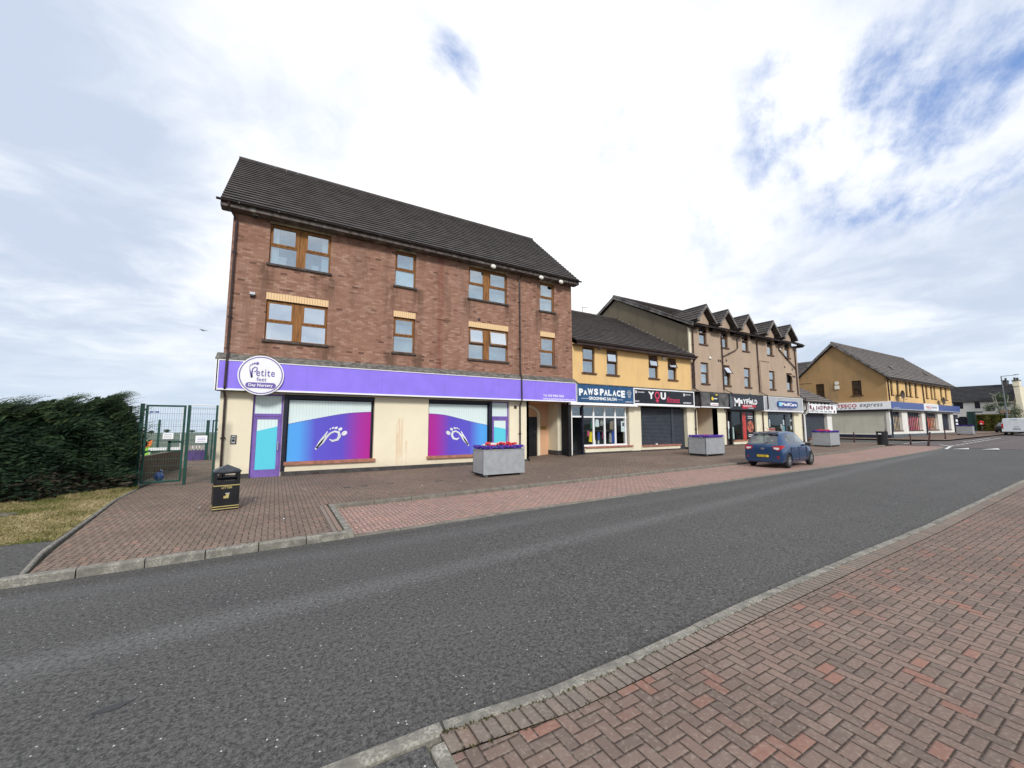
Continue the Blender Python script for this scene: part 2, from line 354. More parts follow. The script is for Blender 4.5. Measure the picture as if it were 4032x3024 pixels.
M['violet'] = leafmat('violet_petals', [(.05, .02, .20), (.10, .05, .36), (.16, .08, .48)], 6); M['redp'] = leafmat('red_petals', [(.5, .02, .03), (.75, .05, .06), (.8, .12, .12)], 6); M['whitep'] = leafmat('pale_petals', [(.8, .5, .5), (.85, .75, .72), (.9, .85, .8)], 9); M['leafy'] = leafmat('flower_leaves', [(.03, .06, .015), (.08, .10, .03), (.12, .10, .05)], 8)
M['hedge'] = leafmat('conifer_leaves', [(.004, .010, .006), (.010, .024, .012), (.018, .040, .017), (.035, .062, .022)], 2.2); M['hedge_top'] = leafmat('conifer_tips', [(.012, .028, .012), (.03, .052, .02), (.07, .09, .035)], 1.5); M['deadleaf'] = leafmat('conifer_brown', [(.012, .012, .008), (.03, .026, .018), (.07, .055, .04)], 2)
M['ohedge'] = leafmat('privet_leaves', [(.04, .055, .012), (.10, .11, .02), (.22, .20, .05)], .8); M['tleaf'] = leafmat('tree_leaves', [(.03, .05, .03), (.07, .10, .05), (.14, .17, .09)], 1); M['bark'] = mat('pale_bark', (.30, .30, .24), .9, .3, 8); M['stem'] = mat('dark_stem', (.06, .045, .03), .9)
M['joint_green'] = leafmat('joint_moss', [(.04, .04, .015), (.07, .06, .02), (.10, .09, .04)], 9); M['far_wood'] = leafmat('far_leaves', [(.03, .05, .035), (.06, .08, .05), (.08, .10, .07)], .05)
M['steel'] = mat('lamp_column', (.20, .23, .24), .5, .1, metal=.3); M['lampwhite'] = mat('lamp_plastic', (.80, .78, .70), .4, .05); M['dish'] = mat('dish_grey', (.06, .045, .035), .6, .1)
def carpaint():
    m, t, b = newmat('blue_car_paint'); setb(t, b, (.018, .060, .158), .2, .4, .5); b.inputs['Coat Weight'].default_value = .8; b.inputs['Coat Roughness'].default_value = .05; return m
M['car'] = carpaint(); M['van'] = mat('white_van_paint', (.68, .72, .74), .3, .04, metal=0); M['tyre'] = mat('tyre_rubber', (.018, .018, .018), .85); M['rim'] = mat('alloy_rim', (.55, .56, .57), .3, .1, metal=.8); M['carglass'] = glassmat('car_glass', .10, (.45, .50, .50)); M['lens_red'] = mat('tail_lens', (.45, .015, .02), .15, .05); M['lens_white'] = mat('clear_lens', (.75, .72, .72), .15, .05); M['chrome'] = mat('chrome', (.75, .75, .77), .15, .02, metal=1.); M['trim'] = mat('black_trim', (.015, .015, .016), .5)
M['marking'] = mat('road_paint', (.72, .72, .68), .7, .2, 7, grain=.4); M['tar'] = mat('tar_patch', (.055, .055, .058), .85)
M['meat'] = mat('meat_print', (.42, .12, .07), .4, .6, 9); M['redprint'] = mat('red_print', (.62, .06, .05), .4, .6, 14); M['brass'] = mat('brass_plaque', (.35, .22, .07), .35, .1, metal=.5); M['bright_white'] = mat('bright_white_panel', (.94, .95, .95), .4, .02); M['paper'] = mat('paper_notice', (.88, .89, .89), .7, .05); M['paperblue'] = mat('cyan_poster', (.25, .62, .72), .6, .1); M['magazine'] = mat('leaflet_rack', (.6, .55, .52), .6, .5, 12)
def bread():
    m, t, b = newmat('food_print'); p = pos(t); x, y, z = sep(t, p)
    vo = t.nodes.new('ShaderNodeTexVoronoi'); vo.inputs['Scale'].default_value = 3.6; t.links.new(p, vo.inputs['Vector'])
    s = sep(t, vo.outputs['Color'])[0]
    k = ramp(t, x, 47.6, 66.4, smooth=False) + (s-.5)*.12
    c = cramp(t, k, [(0, (.20, .55, .08)), (.035, (.30, .50, .75)), (.07, (.85, .70, .45)), (.17, (.60, .42, .25)), (.24, (.35, .40, .32)), (.32, (.45, .05, .08)), (.42, (.85, .25, .30)), (.46, (.75, .35, .05)), (.52, (.18, .13, .22)), (.62, (.80, .15, .03)), (.70, (.85, .60, .40)), (.8, (.06, .07, .10)), (1, (.10, .11, .15))])
    c = mix(t, ramp(t, noise(t, p, 2.5, 4), .4, .65)*.5, c, (.08, .06, .08)); setb(t, b, c, .4); return m
M['food'] = bread()

# ------------------------------------------------------------------ mesh helpers
class MB:
    def __init__(s): s.v, s.f, s.mi = [], [], []
    def add(s, vs, fs, mi=0):
        o = len(s.v); s.v += [tuple(v) for v in vs]
        for f in fs: s.f.append(tuple(i+o for i in f)); s.mi.append(mi)
        return s
    def quad(s, a, b, c, d, mi=0): return s.add([a, b, c, d], [(0, 1, 2, 3)], mi)
    def box(s, x0, x1, y0, y1, z0, z1, mi=0):
        return s.add([(x0, y0, z0), (x1, y0, z0), (x1, y1, z0), (x0, y1, z0), (x0, y0, z1), (x1, y0, z1), (x1, y1, z1), (x0, y1, z1)],
                     [(0, 3, 2, 1), (4, 5, 6, 7), (0, 1, 5, 4), (1, 2, 6, 5), (2, 3, 7, 6), (3, 0, 4, 7)], mi)
    def beam(s, a, b, w, h, up=(0, 0, 1), mi=0):
        a, b = Vector(a), Vector(b); d = (b-a).normalized(); u = Vector(up); r = d.cross(u).normalized(); u = r.cross(d)
        vs = [p + r*(i*w/2) + u*(j*h/2) for p in (a, b) for i, j in ((-1, -1), (1, -1), (1, 1), (-1, 1))]
        return s.add(vs, [(0, 1, 2, 3), (7, 6, 5, 4), (0, 4, 5, 1), (1, 5, 6, 2), (2, 6, 7, 3), (3, 7, 4, 0)], mi)
    def tube(s, pts, r, n=8, mi=0, r2=None):
        pts = [Vector(p) for p in pts]; k = len(pts); vs = []; u = None
        for i, p in enumerate(pts):
            d = (pts[min(i+1, k-1)] - pts[max(i-1, 0)]).normalized()
            if u is None: u = d.orthogonal().normalized()
            u = (u - d*u.dot(d)).normalized(); v = d.cross(u)
            rr = r if r2 is None else r + (r2-r)*i/(k-1)
            vs += [p + (u*math.cos(a)+v*math.sin(a))*rr for a in [2*PI*j/n for j in range(n)]]
        fs = [(i*n+j, i*n+(j+1) % n, (i+1)*n+(j+1) % n, (i+1)*n+j) for i in range(k-1) for j in range(n)]
        fs += [tuple(range(n))[::-1], tuple(range((k-1)*n, k*n))]
        return s.add(vs, fs, mi)
    def disc(s, c, r, axis, h, n=24, mi=0, rz=None):
        """short solid cylinder, centre c, along axis vector"""
        a = Vector(axis).normalized(); c = Vector(c); return s.tube([c - a*h/2, c + a*h/2], r, n, mi)
    def poly(s, pts, d, mi=0):
        """polygon extruded by vector d"""
        n = len(pts); P = [Vector(p) for p in pts]; D = Vector(d)
        return s.add(P + [p + D for p in P], [tuple(range(n))[::-1], tuple(range(n, 2*n))] + [(i, (i+1) % n, n+(i+1) % n, n+i) for i in range(n)], mi)
    def build(s, name, m, parent=None, smooth=False, kind=None):
        me = bpy.data.meshes.new(name); org = Vector(ORG.get(parent.name, (0, 0, 0))) if parent else Vector((0, 0, 0))
        me.from_pydata([Vector(v) - org for v in s.v], [], s.f)
        ms = m if isinstance(m, (list, tuple)) else [m]
        for k in ms: me.materials.append(M[k] if isinstance(k, str) else k)
        for p, i in zip(me.polygons, s.mi): p.material_index = i
        bm = bmesh.new(); bm.from_mesh(me); bmesh.ops.recalc_face_normals(bm, faces=bm.faces); bm.to_mesh(me); bm.free()
        if smooth:
            for p in me.polygons: p.use_smooth = True
        o = bpy.data.objects.new(name, me); C.objects.link(o)
        if parent: o.parent = parent; ORG[o.name] = org
        if kind: o['kind'] = kind
        return o
ORG = {}
def thing(name, label, cat, loc=(0, 0, 0), group=None, rz=0):
    o = bpy.data.objects.new(name, None); C.objects.link(o); o.empty_display_size = .2
    o.location = loc; o['label'] = label; o['category'] = cat
    if group: o['group'] = group
    ORG[o.name] = loc
    return o
def local(o): ORG[o.name] = (0, 0, 0); return o
def tag(o, label, cat, group=None):
    o['label'] = label; o['category'] = cat
    if group: o['group'] = group
    return o
def copy_tree(o, parent=None):
    c = o.copy(); C.objects.link(c); c.parent = parent; ORG[c.name] = ORG.get(o.name, (0, 0, 0))
    for ch in list(o.children): copy_tree(ch, c)
    return c

# gentle rise of the street to the right (piecewise), shared by all paved sheets
def lin(k, x):
    if x <= k[0][0]: return k[0][1]
    for (a, b), (c, d) in zip(k, k[1:]):
        if x <= c: return b + (d-b)*(x-a)/(c-a)
    return k[-1][1]
RK = [(2, 0), (90, 1.01)]; RW = [(4, 0), (10, .05), (13, .22), (22, .25), (26, .35), (40, .36), (47.5, .45), (66, .75), (90, 1.01)]
def rise(x, y):
    f = min(1, max(0, (y-9.7)/5.3)); return lin(RK, x)*(1-f) + lin(RW, x)*f
def sheet(name, poly, z, m, kind='structure', fall=False, parent=None):
    bm = bmesh.new(); bm.faces.new([bm.verts.new((x, y, 0)) for x, y in poly])
    for k in (2, 4, 7, 10, 11.5, 13, 17, 22, 24, 26, 33, 40, 43.5, 47.5, 56, 66, 78, 90):
        bmesh.ops.bisect_plane(bm, geom=bm.verts[:]+bm.edges[:]+bm.faces[:], plane_co=(k, 0, 0), plane_no=(1, 0, 0))
    for k in (9.7, 11.0, 12.3, 13.6, 15.0):
        bmesh.ops.bisect_plane(bm, geom=bm.verts[:]+bm.edges[:]+bm.faces[:], plane_co=(0, k, 0), plane_no=(0, 1, 0))
    for v in bm.verts: v.co.z = z + rise(v.co.x, v.co.y)
    bmesh.ops.recalc_face_normals(bm, faces=bm.faces)
    me = bpy.data.meshes.new(name); bm.to_mesh(me); bm.free()
    if me.polygons and me.polygons[0].normal.z < 0: me.flip_normals()
    me.materials.append(M[m]); o = bpy.data.objects.new(name, me); C.objects.link(o)
    if kind: o['kind'] = kind
    return o
def kerb(name, pts, w, z0, z1, m='kerb', stone=.66, side=1):
    """line of separate looking kerb stones along pts; w measured to the left of travel"""
    b = MB()
    for (xa, ya), (xb, yb) in zip(pts, pts[1:]):
        L = math.hypot(xb-xa, yb-ya); n = max(1, round(L/stone)); dx_, dy_ = (xb-xa)/L, (yb-ya)/L; nx, ny = -dy_*side, dx_*side
        for i in range(n):
            j = random.uniform(-.004, .004); g_ = .006
            s0, s1 = L*i/n + g_, L*(i+1)/n - g_
            P = []
            for s_, o_ in ((s0, 0), (s1, 0), (s1, w), (s0, w)): P.append((xa+dx_*s_+nx*(o_+j), ya+dy_*s_+ny*(o_+j)))
            zz = random.uniform(-.003, .003); c_ = .014
            r_ = [rise(px_, py_) for px_, py_ in P]
            Q = [(P[0][0]+nx*c_, P[0][1]+ny*c_), (P[1][0]+nx*c_, P[1][1]+ny*c_), P[2], P[3]]
            vs = [(P[k][0], P[k][1], z0+r_[k]) for k in range(4)] + [(P[k][0], P[k][1], z1-c_+zz+r_[k] if k < 2 else z1+zz+r_[k]) for k in range(4)] + [(Q[k][0], Q[k][1], z1+zz+r_[k]) for k in (0, 1)]
            b.add(vs, [(0, 1, 5, 4), (4, 5, 9, 8), (8, 9, 6, 7), (1, 2, 6, 9, 5), (3, 0, 4, 8, 7), (2, 3, 7, 6)])
    return b.build(name, m, kind='structure')

# ------------------------------------------------------------------ ground
def terrain():
    xs = [-1500, -700, -400, -200, -110, -60, -35, -20, -12, -6, 0, 2, 10, 13, 22, 26, 40, 47.5, 66, 90, 120, 200, 400, 900, 2500]
    ys = [-800, -300, -100, -40, -10, 0, 9.7, 12.3, 15, 20, 25, 30, 36, 45, 60, 90, 150, 300, 500, 800, 1300, 2000]
    b = MB(); vs = []
    for y in ys:
        for x in xs:
            d = max(0, y-25, (-x-14)*1.0 if y > 8 else 0)
            if x > 5: d = max(0, y-60)
            z = -.06 + rise(x, y) - min(d, 55)*.07 - max(0, d-55)*.0135
            vs.append((x, y, z))
    n = len(xs)
    b.add(vs, [(j*n+i, j*n+i+1, (j+1)*n+i+1, (j+1)*n+i) for j in range(len(ys)-1) for i in range(n-1)])
    return b.build('ground', 'field', kind='structure')
terrain()
EDGE = [(1.15, 7.06), (4.3, 7.2), (14, 7.25), (20, 7.2), (27, 7.43), (33, 7.7), (36, 8.1)]       # road edge beside the parking bay
BAY = [(1.15, 9.42), (4.5, 9.43), (14, 9.47), (22, 9.5), (26, 9.62), (31, 9.95), (34, 10.3)]       # kerb behind the parking bay
sheet('road', [(-40, 2.2), (100, 2.2), (100, 8.2), (36, 8.2), (20, 7.3), (1.2, 7.2), (-40, 7.2)], 0, 'asphalt')
sheet('speed_table', [(35.3, 2.3), (95, 2.3), (95, 9.9), (45.5, 9.9), (44.5, 10.6), (37, 10.6), (36.0, 8.0)], .012, 'ramp_asphalt')
sheet('side_road', [(37.0, 10.6), (44, 10.6), (44.8, 16), (45.5, 60), (38.5, 60), (38, 16)], .006, 'asphalt')
sheet('parking_bay', EDGE + [(36, 10.3)] + BAY[::-1], .022, 'pave_bay')
sheet('far_pavement', [(-2.34, 6.9), (1.02, 7.1), (1.02, 9.55)] + [(x, y+.12) for x, y in BAY] + [(36.5, 10.4), (37.0, 12), (37.6, 16.2), (37.6, 18), (-3.0, 18), (-3.0, 14.5), (-2.98, 12.6), (-2.5, 8.0)], .10, 'pave_far')
sheet('shop_pavement', [(44.6, 9.9), (90, 9.9), (90, 22), (67.5, 22), (45.6, 22), (44.9, 12)], .10, 'pave_far')
sheet('yard_path', [(-3.3, 15.9), (-1.5, 15.9), (-1.2, 24.4), (-3.8, 24.4)], .096, 'pave_far').location.z = .006
NE = [(-6, 2.34), (.90, 2.26), (1.60, 2.185), (2.33, 2.19), (3.92, 2.245), (6.3, 2.27), (8.8, 2.265), (17.3, 2.45), (40, 2.75), (90, 3.2)]     # inner edge of near kerb
sheet('near_pavement', [(.86, 2.1), (1.6, 2.03), (2.33, 2.03), (3.92, 2.085), (6.3, 2.11), (8.8, 2.105), (17.3, 2.29), (40, 2.6), (90, 3.05), (90, -14), (.86, -14)], .098, 'pave_near')
# border course of blocks laid end-on behind the kerb
bo = [(.866, 2.262)] + NE[1:]
sheet('border_course', [(x, y) for x, y in bo] + [(x, y-.155) for x, y in bo[::-1]], .102, 'soldier')
sheet('footpath', [(-6, 2.3), (.78, 2.24), (.80, -14), (-6, -14)], .09, 'asphalt')
kerb('near_kerb', NE, .085, -.02, .105, side=1)
kerb('edging_kerb', [(.79, 2.2), (.80, -6)], .075, -.02, .108, side=1)
kerb('far_kerb', [(-12, 6.26), (-2.54, 6.80), (1.10, 6.98)], .11, -.03, .105, stone=.64)
kerb('bay_end_kerb', [(1.17, 6.98), (1.17, 9.5)], .11, -.03, .104, 'kerb', stone=1.2)
kerb('bay_kerb', BAY, .11, -.02, .105, 'kerb2', stone=.80)
kerb('flush_kerb', [(x, y-.07) for x, y in EDGE], .09, -.03, .026, 'kerb2', stone=.8)
sheet('grey_course', [(.86, 7.12), (1.03, 7.12), (1.03, 9.45), (.86, 9.45)], .104, 'soldier')
# tarmac path and dry verge at the left
kerb('path_edging', [(-2.38, 6.95), (-2.58, 8.0), (-3.02, 12.6), (-3.04, 14.3)], .045, -.02, .104, 'kerb', stone=.9)
sheet('path', [(-2.42, 6.85), (-2.60, 8.0), (-2.68, 8.72), (-16, 8.3), (-16, 6.1)], .094, 'asphalt')
def verge():
    b = MB(); pol = [(-2.72, 8.72), (-3.06, 12.6), (-3.1, 14.7), (-6, 14.7), (-16, 14.7), (-16, 8.3)]
    b.add([(x, y, .096) for x, y in pol], [tuple(range(6))])
    return b.build('verge', 'grass', kind='structure')
verge()
def blades():
    b = MB(); R = random.Random(3)
    for _ in range(30000):
        x = R.uniform(-8, -2.7); y = R.uniform(8.6, 14.6)
        if x > -2.72 - (y-8.7)*.095 or y < 8.75 + (x+2.7)*-.03 - .12: continue
        a = R.uniform(0, 2*PI); h = R.uniform(.015, .05); dx_, dy_ = math.cos(a)*.012, math.sin(a)*.012; l = R.uniform(-.03, .03)
        b.add([(x-dx_, y-dy_, .095), (x+dx_, y+dy_, .095), (x+l, y+l, .095+h)], [(0, 1, 2)])
    o = b.build('grass', 'grass', kind='stuff'); return o
tag(blades(), 'dry patchy grass of the verge in front of the conifer hedge', 'grass')
b = MB(); b.poly([( -4.55+.42*math.cos(a), 11.5+.2*math.sin(a), .100) for a in [2*PI*i/20 for i in range(20)]], (0, 0, .02)); o = b.build('drain_cover', 'flash'); tag(o, 'grey cover set flat in the dry grass verge', 'cover')
def sheet_poly(name, pts, dz, m, kind='structure'): return sheet(name, pts, dz, m, kind)
# markings round the speed table
def strip(a, b_, w):
    dx_, dy_ = b_[0]-a[0], b_[1]-a[1]; L = math.hypot(dx_, dy_); nx, ny = -dy_/L*w/2, dx_/L*w/2
    return [(a[0]-nx, a[1]-ny), (b_[0]-nx, b_[1]-ny), (b_[0]+nx, b_[1]+ny), (a[0]+nx, a[1]+ny)]
for a, b_, w_ in (((33.0, 7.35), (36.6, 7.95), .14), ((36.6, 7.95), (38.3, 8.8), .12), ((38.4, 10.62), (43.4, 10.66), .12)):
    sheet('road_marking', strip(a, b_, w_), .034, 'marking')
for i in range(13):
    x0 = 36.8 + i*1.33; sheet('road_marking', strip((x0, 7.97+.05*i), (x0+.85, 7.97+.05*i+.03), .12), .034, 'marking')
for i in range(7):
    x0 = 43.6 + i*1.33; sheet('road_marking', strip((x0, 8.78+.04*i), (x0+.85, 8.80+.04*i), .12), .034, 'marking')
for (y0, y1) in ((7.2, 6.62), (6.22, 5.62), (4.7, 4.1)):
    xm = 33.3 + (7.2-y0)*.8; sheet('road_marking', [(xm, y0), (xm+.5, y1), (xm+2.0, (y0+y1)/2)], .034, 'marking')
# dark drain covers in the far pavement
for x, y in ((1.77, 11.8), (2.23, 11.88), (2.94, 11.9), (4.3, 11.6)):
    b = MB(); b.box(x-.09, x+.09, y-.05, y+.05, .08+rise(x, y), .106+rise(x, y)); tag(b.build('drain_cover', 'plinth'), 'small dark metal cover set in the brown paving before the cream wall', 'cover', 'small covers in the nursery pavement')
b = MB(); b.poly([(-.8+.09*math.cos(a)*(1+.25*math.sin(3*a)), 3.66+.035*math.sin(a+.5), .0015) for a in [2*PI*i/16 for i in range(16)]], (0, 0, .004)); b.build('tar_patch', 'tar', kind='structure')

R_ = random.Random(12); b = MB()
for k in range(900):
    x = .88 + 14*R_.random()**1.6; y_ = lin(NE[1:], x) - R_.choice((.004, .004, .16)) + R_.gauss(0, .006); z_ = .10 + rise(x, y_); a_ = R_.uniform(0, 6.28); h_ = R_.uniform(.004, .018)
    b.add([(x-.008, y_, z_), (x+.008, y_+.004, z_), (x+.012*math.cos(a_), y_+.012*math.sin(a_), z_+h_)], [(0, 1, 2)])
tag(b.build('joint_moss', 'joint_green', kind='stuff'), 'moss and tiny weeds in the joint behind the near kerb', 'moss')
for k in range(14):
    x, y_ = R_.uniform(-1.8, 9), R_.uniform(7.4, 13.5)
    if 5.5 < x < 7.4 and y_ > 11: y_ = 10.2
    z_ = (.106 if y_ > 9.5 or x < 1 or y_ < 3 else .03) + rise(x, y_); b = MB(); a_ = R_.uniform(0, 3.1); l_ = R_.uniform(.012, .03); c_, s_ = math.cos(a_)*l_, math.sin(a_)*l_
    b.poly([(x-c_, y_-s_, z_), (x+s_*.6, y_-c_*.6, z_), (x+c_, y_+s_, z_+.004), (x-s_*.5, y_+c_*.5, z_)], (0, 0, .003)); tag(b.build('litter_scrap', 'paper'), 'tiny pale scrap of litter lying on the block paving', 'litter', 'litter scraps on the paving')

# ------------------------------------------------------------------ building helpers
def wall_grid(b, x0, x1, z0, z1, Y, holes, depth, skip=(), mi=0, zs=()):
    """front wall at y=Y with rectangular openings (hx0,hx1,hz0,hz1) and reveals going back"""
    xs = sorted({x0, x1, *[h[i] for h in holes for i in (0, 1)], *[h[i] for h in skip for i in (0, 1)]}); zz = sorted({z0, z1, *zs, *[h[i] for h in holes for i in (2, 3)], *[h[i] for h in skip for i in (2, 3)]})
    xs = [x for x in xs if x0 <= x <= x1]; zz = [z for z in zz if z0 <= z <= z1]
    inside = lambda x, z, hs: any(h[0] < x < h[1] and h[2] < z < h[3] for h in hs)
    for xa, xb in zip(xs, xs[1:]):
        for za, zb in zip(zz, zz[1:]):
            if not inside((xa+xb)/2, (za+zb)/2, list(holes)+list(skip)):
                b.quad((xa, Y, za), (xb, Y, za), (xb, Y, zb), (xa, Y, zb), mi)
    for h in holes:
        a, c, d, e = h
        b.quad((a, Y, d), (a, Y+depth, d), (a, Y+depth, e), (a, Y, e), mi); b.quad((c, Y, d), (c, Y+depth, d), (c, Y+depth, e), (c, Y, e), mi)
        b.quad((a, Y, e), (c, Y, e), (c, Y+depth, e), (a, Y+depth, e), mi); b.quad((a, Y, d), (c, Y, d), (c, Y+depth, d), (a, Y+depth, d), mi)
def gable_side(b, X_, y0, y1, z0, ze, yr, zr, mi=0, t=.12):
    s = t if X_ >= 0 else t
    b.poly([(X_, y0, z0), (X_, y1, z0), (X_, y1, ze), (X_, yr, zr), (X_, y0, ze)], (t, 0, 0), mi)
def courses(b, eA, eB, rB, rA, n, h=.028, mi=0):
    """tiled slope from eave eA-eB up to ridge rA-rB as n overlapping courses"""
    eA, eB, rB, rA = map(Vector, (eA, eB, rB, rA)); N = (eB-eA).cross(rA-eA)
    if N.length < 1e-6: N = (eB-eA).cross(rB-eA)
    N.normalize()
    if N.z < 0: N = -N
    U = (rA-eA).lerp(rB-eB, .5); gl = U.length/n; U = U.normalized(); h = h*1.25; no = .42*h
    for i in range(n):
        t0, t1 = i/n, (i+1)/n; a0, b0 = eA.lerp(rA, t0), eB.lerp(rB, t0); a1, b1 = eA.lerp(rA, t1), eB.lerp(rB, t1); k = min(.07, gl*.4)
        b.quad(a0+N*h, b0+N*h, b1+N*.004, a1+N*.004, mi); b.quad(a0+N*(h-no), b0+N*(h-no), b0+N*h, a0+N*h, mi)
        b.quad(a0+U*k+N*.0, b0+U*k+N*.0, b0+N*(h-no), a0+N*(h-no), mi); b.quad(a0, b0, b0+U*k, a0+U*k, mi)
        b.quad(a0, a0+N*h, a1+N*.004, a1, mi); b.quad(b0, b0+N*h, b1+N*.004, b1, mi)
    b.quad(eA-N*.05, eB-N*.05, rB-N*.05, rA-N*.05, mi)
    b.quad(eA-N*.05, eB-N*.05, eB, eA, mi); b.quad(eA-N*.05, eA, rA, rA-N*.05, mi); b.quad(eB-N*.05, eB, rB, rB-N*.05, mi)
def ridge_tiles(b, a, c, r=.11, L=.42, mi=0):
    a, c = Vector(a), Vector(c); d = c-a; n = max(1, int(d.length/L))
    for i in range(n):
        p, q = a + d*(i/n), a + d*((i+.985)/n); b.tube([p, q], r, 8, mi)
def window(parent, x0, x1, z0, z1, Y, mull=None, zt=None, frame='frame', lit='net', open_=(), curt=None, sill='sill', sillz=.07, glass='glass', lowblind=None, so=.06):
    """casement window set back in its opening; panes, curtains and sill are sub-parts"""
    y = Y + .085; F = .055; zt = zt or z0 + (z1-z0)*.48
    b = MB(); b.box(x0, x1, y, y+.06, z0, z0+.045); b.box(x0, x1, y, y+.06, z1-F, z1); b.box(x0, x0+.045, y, y+.06, z0+.045, z1-F); b.box(x1-.045, x1, y, y+.06, z0+.045, z1-F)
    b.box(x0+.045, x1-.045, y+.003, y+.057, zt-.03, zt+.03)
    cols = [(x0+.045, x1-.045)]
    if mull:
        b.box(mull[0], mull[1], y-.012, y+.05, z0+.045, z1-F); cols = [(x0+.045, mull[0]), (mull[1], x1-.045)]
    lights = []
    for k, (a, c) in enumerate(cols):
        if k not in open_:
            S = .05; b.box(a, c, y-.018, y-.002, zt+.03, zt+.03+S); b.box(a, c, y-.018, y-.002, z1-F-S, z1-F); b.box(a, a+S, y-.018, y-.002, zt+.03+S, z1-F-S); b.box(c-S, c, y-.018, y-.002, zt+.03+S, z1-F-S)
    fr = b.build('window', frame, parent)
    for k, (a, c) in enumerate(cols):
        q = MB(); q.box(a, c, y+.028, y+.034, z0+.045, zt-.03); q.build('pane', glass if lowblind is None else 'glass', fr)
        if k in open_:
            th = math.radians(open_[k] if isinstance(open_, dict) else 16); H = z1-F-zt-.03; top = Vector((0, y-.01, z1-F)); dn = Vector((0, -math.sin(th), -math.cos(th))); S = .05
            P = lambda u, s: Vector((u, 0, 0)) + top + dn*s
            nb = MB(); nn = Vector((0, -math.cos(th), math.sin(th)))*.02
            for (u0, u1, s0, s1) in ((a, c, 0, S), (a, c, H-S, H), (a, a+S, S, H-S), (c-S, c, S, H-S)):
                nb.poly([P(u0, s0), P(u1, s0), P(u1, s1), P(u0, s1)], nn)
            nb.build('open_sash', frame, fr)
            q = MB(); q.poly([P(a+S, S), P(c-S, S), P(c-S, H-S), P(a+S, H-S)], nn*.3); q.build('pane', 'glass_b', fr)
        else:
            q = MB(); q.box(a+.05, c-.05, y-.006, y-.002, zt+.08, z1-F-.05); q.build('pane', glass, fr)
    yb = Y + .30
    q = MB(); q.quad((x0-.1, yb, z0-.1), (x1+.1, yb, z0-.1), (x1+.1, yb, z1+.1), (x0-.1, yb, z1+.1)); q.build('inner_blind', lit, fr)
    if lowblind:
        q = MB(); q.quad((x0, y+.05, z0), (x1, y+.05, z0), (x1, y+.05, zt), (x0, y+.05, zt)); q.build('blind', lowblind, fr)
    if curt:
        for (u0, u1) in curt:
            q = MB(); n = 10; L = u1-u0
            for i in range(n):
                ya = Y+.2 + (.02 if i % 2 else 0); yb_ = Y+.2 + (0 if i % 2 else .02)
                q.quad((u0+L*i/n, ya, z0), (u0+L*(i+1)/n, yb_, z0), (u0+L*(i+1)/n, yb_, z1), (u0+L*i/n, ya, z1))
            q.build('curtain', 'curtain', fr)
    if sill:
        q = MB(); q.box(x0-so, x1+so, Y-.07, y, z0-sillz, z0-.002); q.build('sill', sill, fr)
    return fr
def gutter_run(parent, x0, x1, y, z, m='gutter', r=.055, name='gutter'):
    b = MB(); n = 8
    pr = [(y + r*math.cos(PI+PI*i/n), z + r*math.sin(PI+PI*i/n)) for i in range(n+1)]
    vs = [(x, yy, zz) for x in (x0, x1) for yy, zz in pr]
    b.add(vs, [(i, i+1, n+1+i+1, n+1+i) for i in range(n)] + [tuple(range(n+1)), tuple(range(n+1, 2*n+2))])
    k = x0 + .6
    while k < x1: b.box(k-.02, k+.02, y-.065, y+.07, z-.06, z-.01); k += 1.1
    return b.build(name, m, parent)
def pipe_run(parent, pts, m='pipe', r=.036, br=1.8):
    b = MB(); b.tube(pts, r, 8)
    for p, q in zip(pts, pts[1:]):
        p, q = Vector(p), Vector(q); L = (q-p).length
        if L > 1.2:
            k = int(L/br) or 1
            for i in range(k):
                c = p.lerp(q, (i+.5)/k); b.disc(c, r*1.35, q-p, .06, 8); b.box(c.x-.07, c.x+.07, c.y, c.y+.04, c.z-.015, c.z+.015)
    return b.build('downpipe', m, parent)
def lamp(parent, x, y, z, kind=0):
    b = MB()
    if kind == 0:
        n = 12; vs = []
        for j in range(4):
            a = j/3*PI/2
            vs += [(x + .13*math.cos(a)*math.cos(2*PI*i/n), y - .075*math.sin(a)-.02, z + .10*math.cos(a)*math.sin(2*PI*i/n)) for i in range(n)]
        b.add(vs, [(j*n+i, j*n+(i+1) % n, (j+1)*n+(i+1) % n, (j+1)*n+i) for j in range(3) for i in range(n)]); b.box(x-.12, x+.12, y-.02, y, z-.09, z+.09, 1)
        return b.build('wall_light', ['lampwhite', 'black'], parent)
    b.box(x-.075, x+.075, y-.12, y, z-.02, z+.06); b.box(x-.065, x+.065, y-.1, y, z-.07, z-.02, 1)
    return b.build('wall_light', ['silver', 'black'], parent)
def text(parent, name, s, p, size, m, face='F', bold=0., shear=0., sx=1., space=1., ex=.006, align='LEFT', rot=0.):
    cu = bpy.data.curves.new(name, 'FONT'); cu.body = s; cu.size = size; cu.extrude = ex; cu.offset = bold; cu.shear = shear; cu.space_character = space; cu.align_x = align; cu.resolution_u = 3
    o = bpy.data.objects.new(name, cu); C.objects.link(o); dg = bpy.context.evaluated_depsgraph_get(); dg.update()
    me = bpy.data.meshes.new_from_object(o.evaluated_get(dg)); bpy.data.objects.remove(o); bpy.data.curves.remove(cu)
    org = Vector(ORG.get(parent.name, (0, 0, 0))); cr_, sr_ = math.cos(rot), math.sin(rot)
    for v in me.vertices:
        x, y, z = v.co; x *= sx; x, y = x*cr_-y*sr_, x*sr_+y*cr_
        q = Vector((p[0]+x, p[1]-z, p[2]+y)) if face == 'F' else Vector((p[0]-z, p[1]-x, p[2]+y))
        v.co = q - org
    me.materials.clear(); me.materials.append(M[m]); me.name = name
    o = bpy.data.objects.new(name, me); C.objects.link(o); o.parent = parent; ORG[o.name] = org
    return o
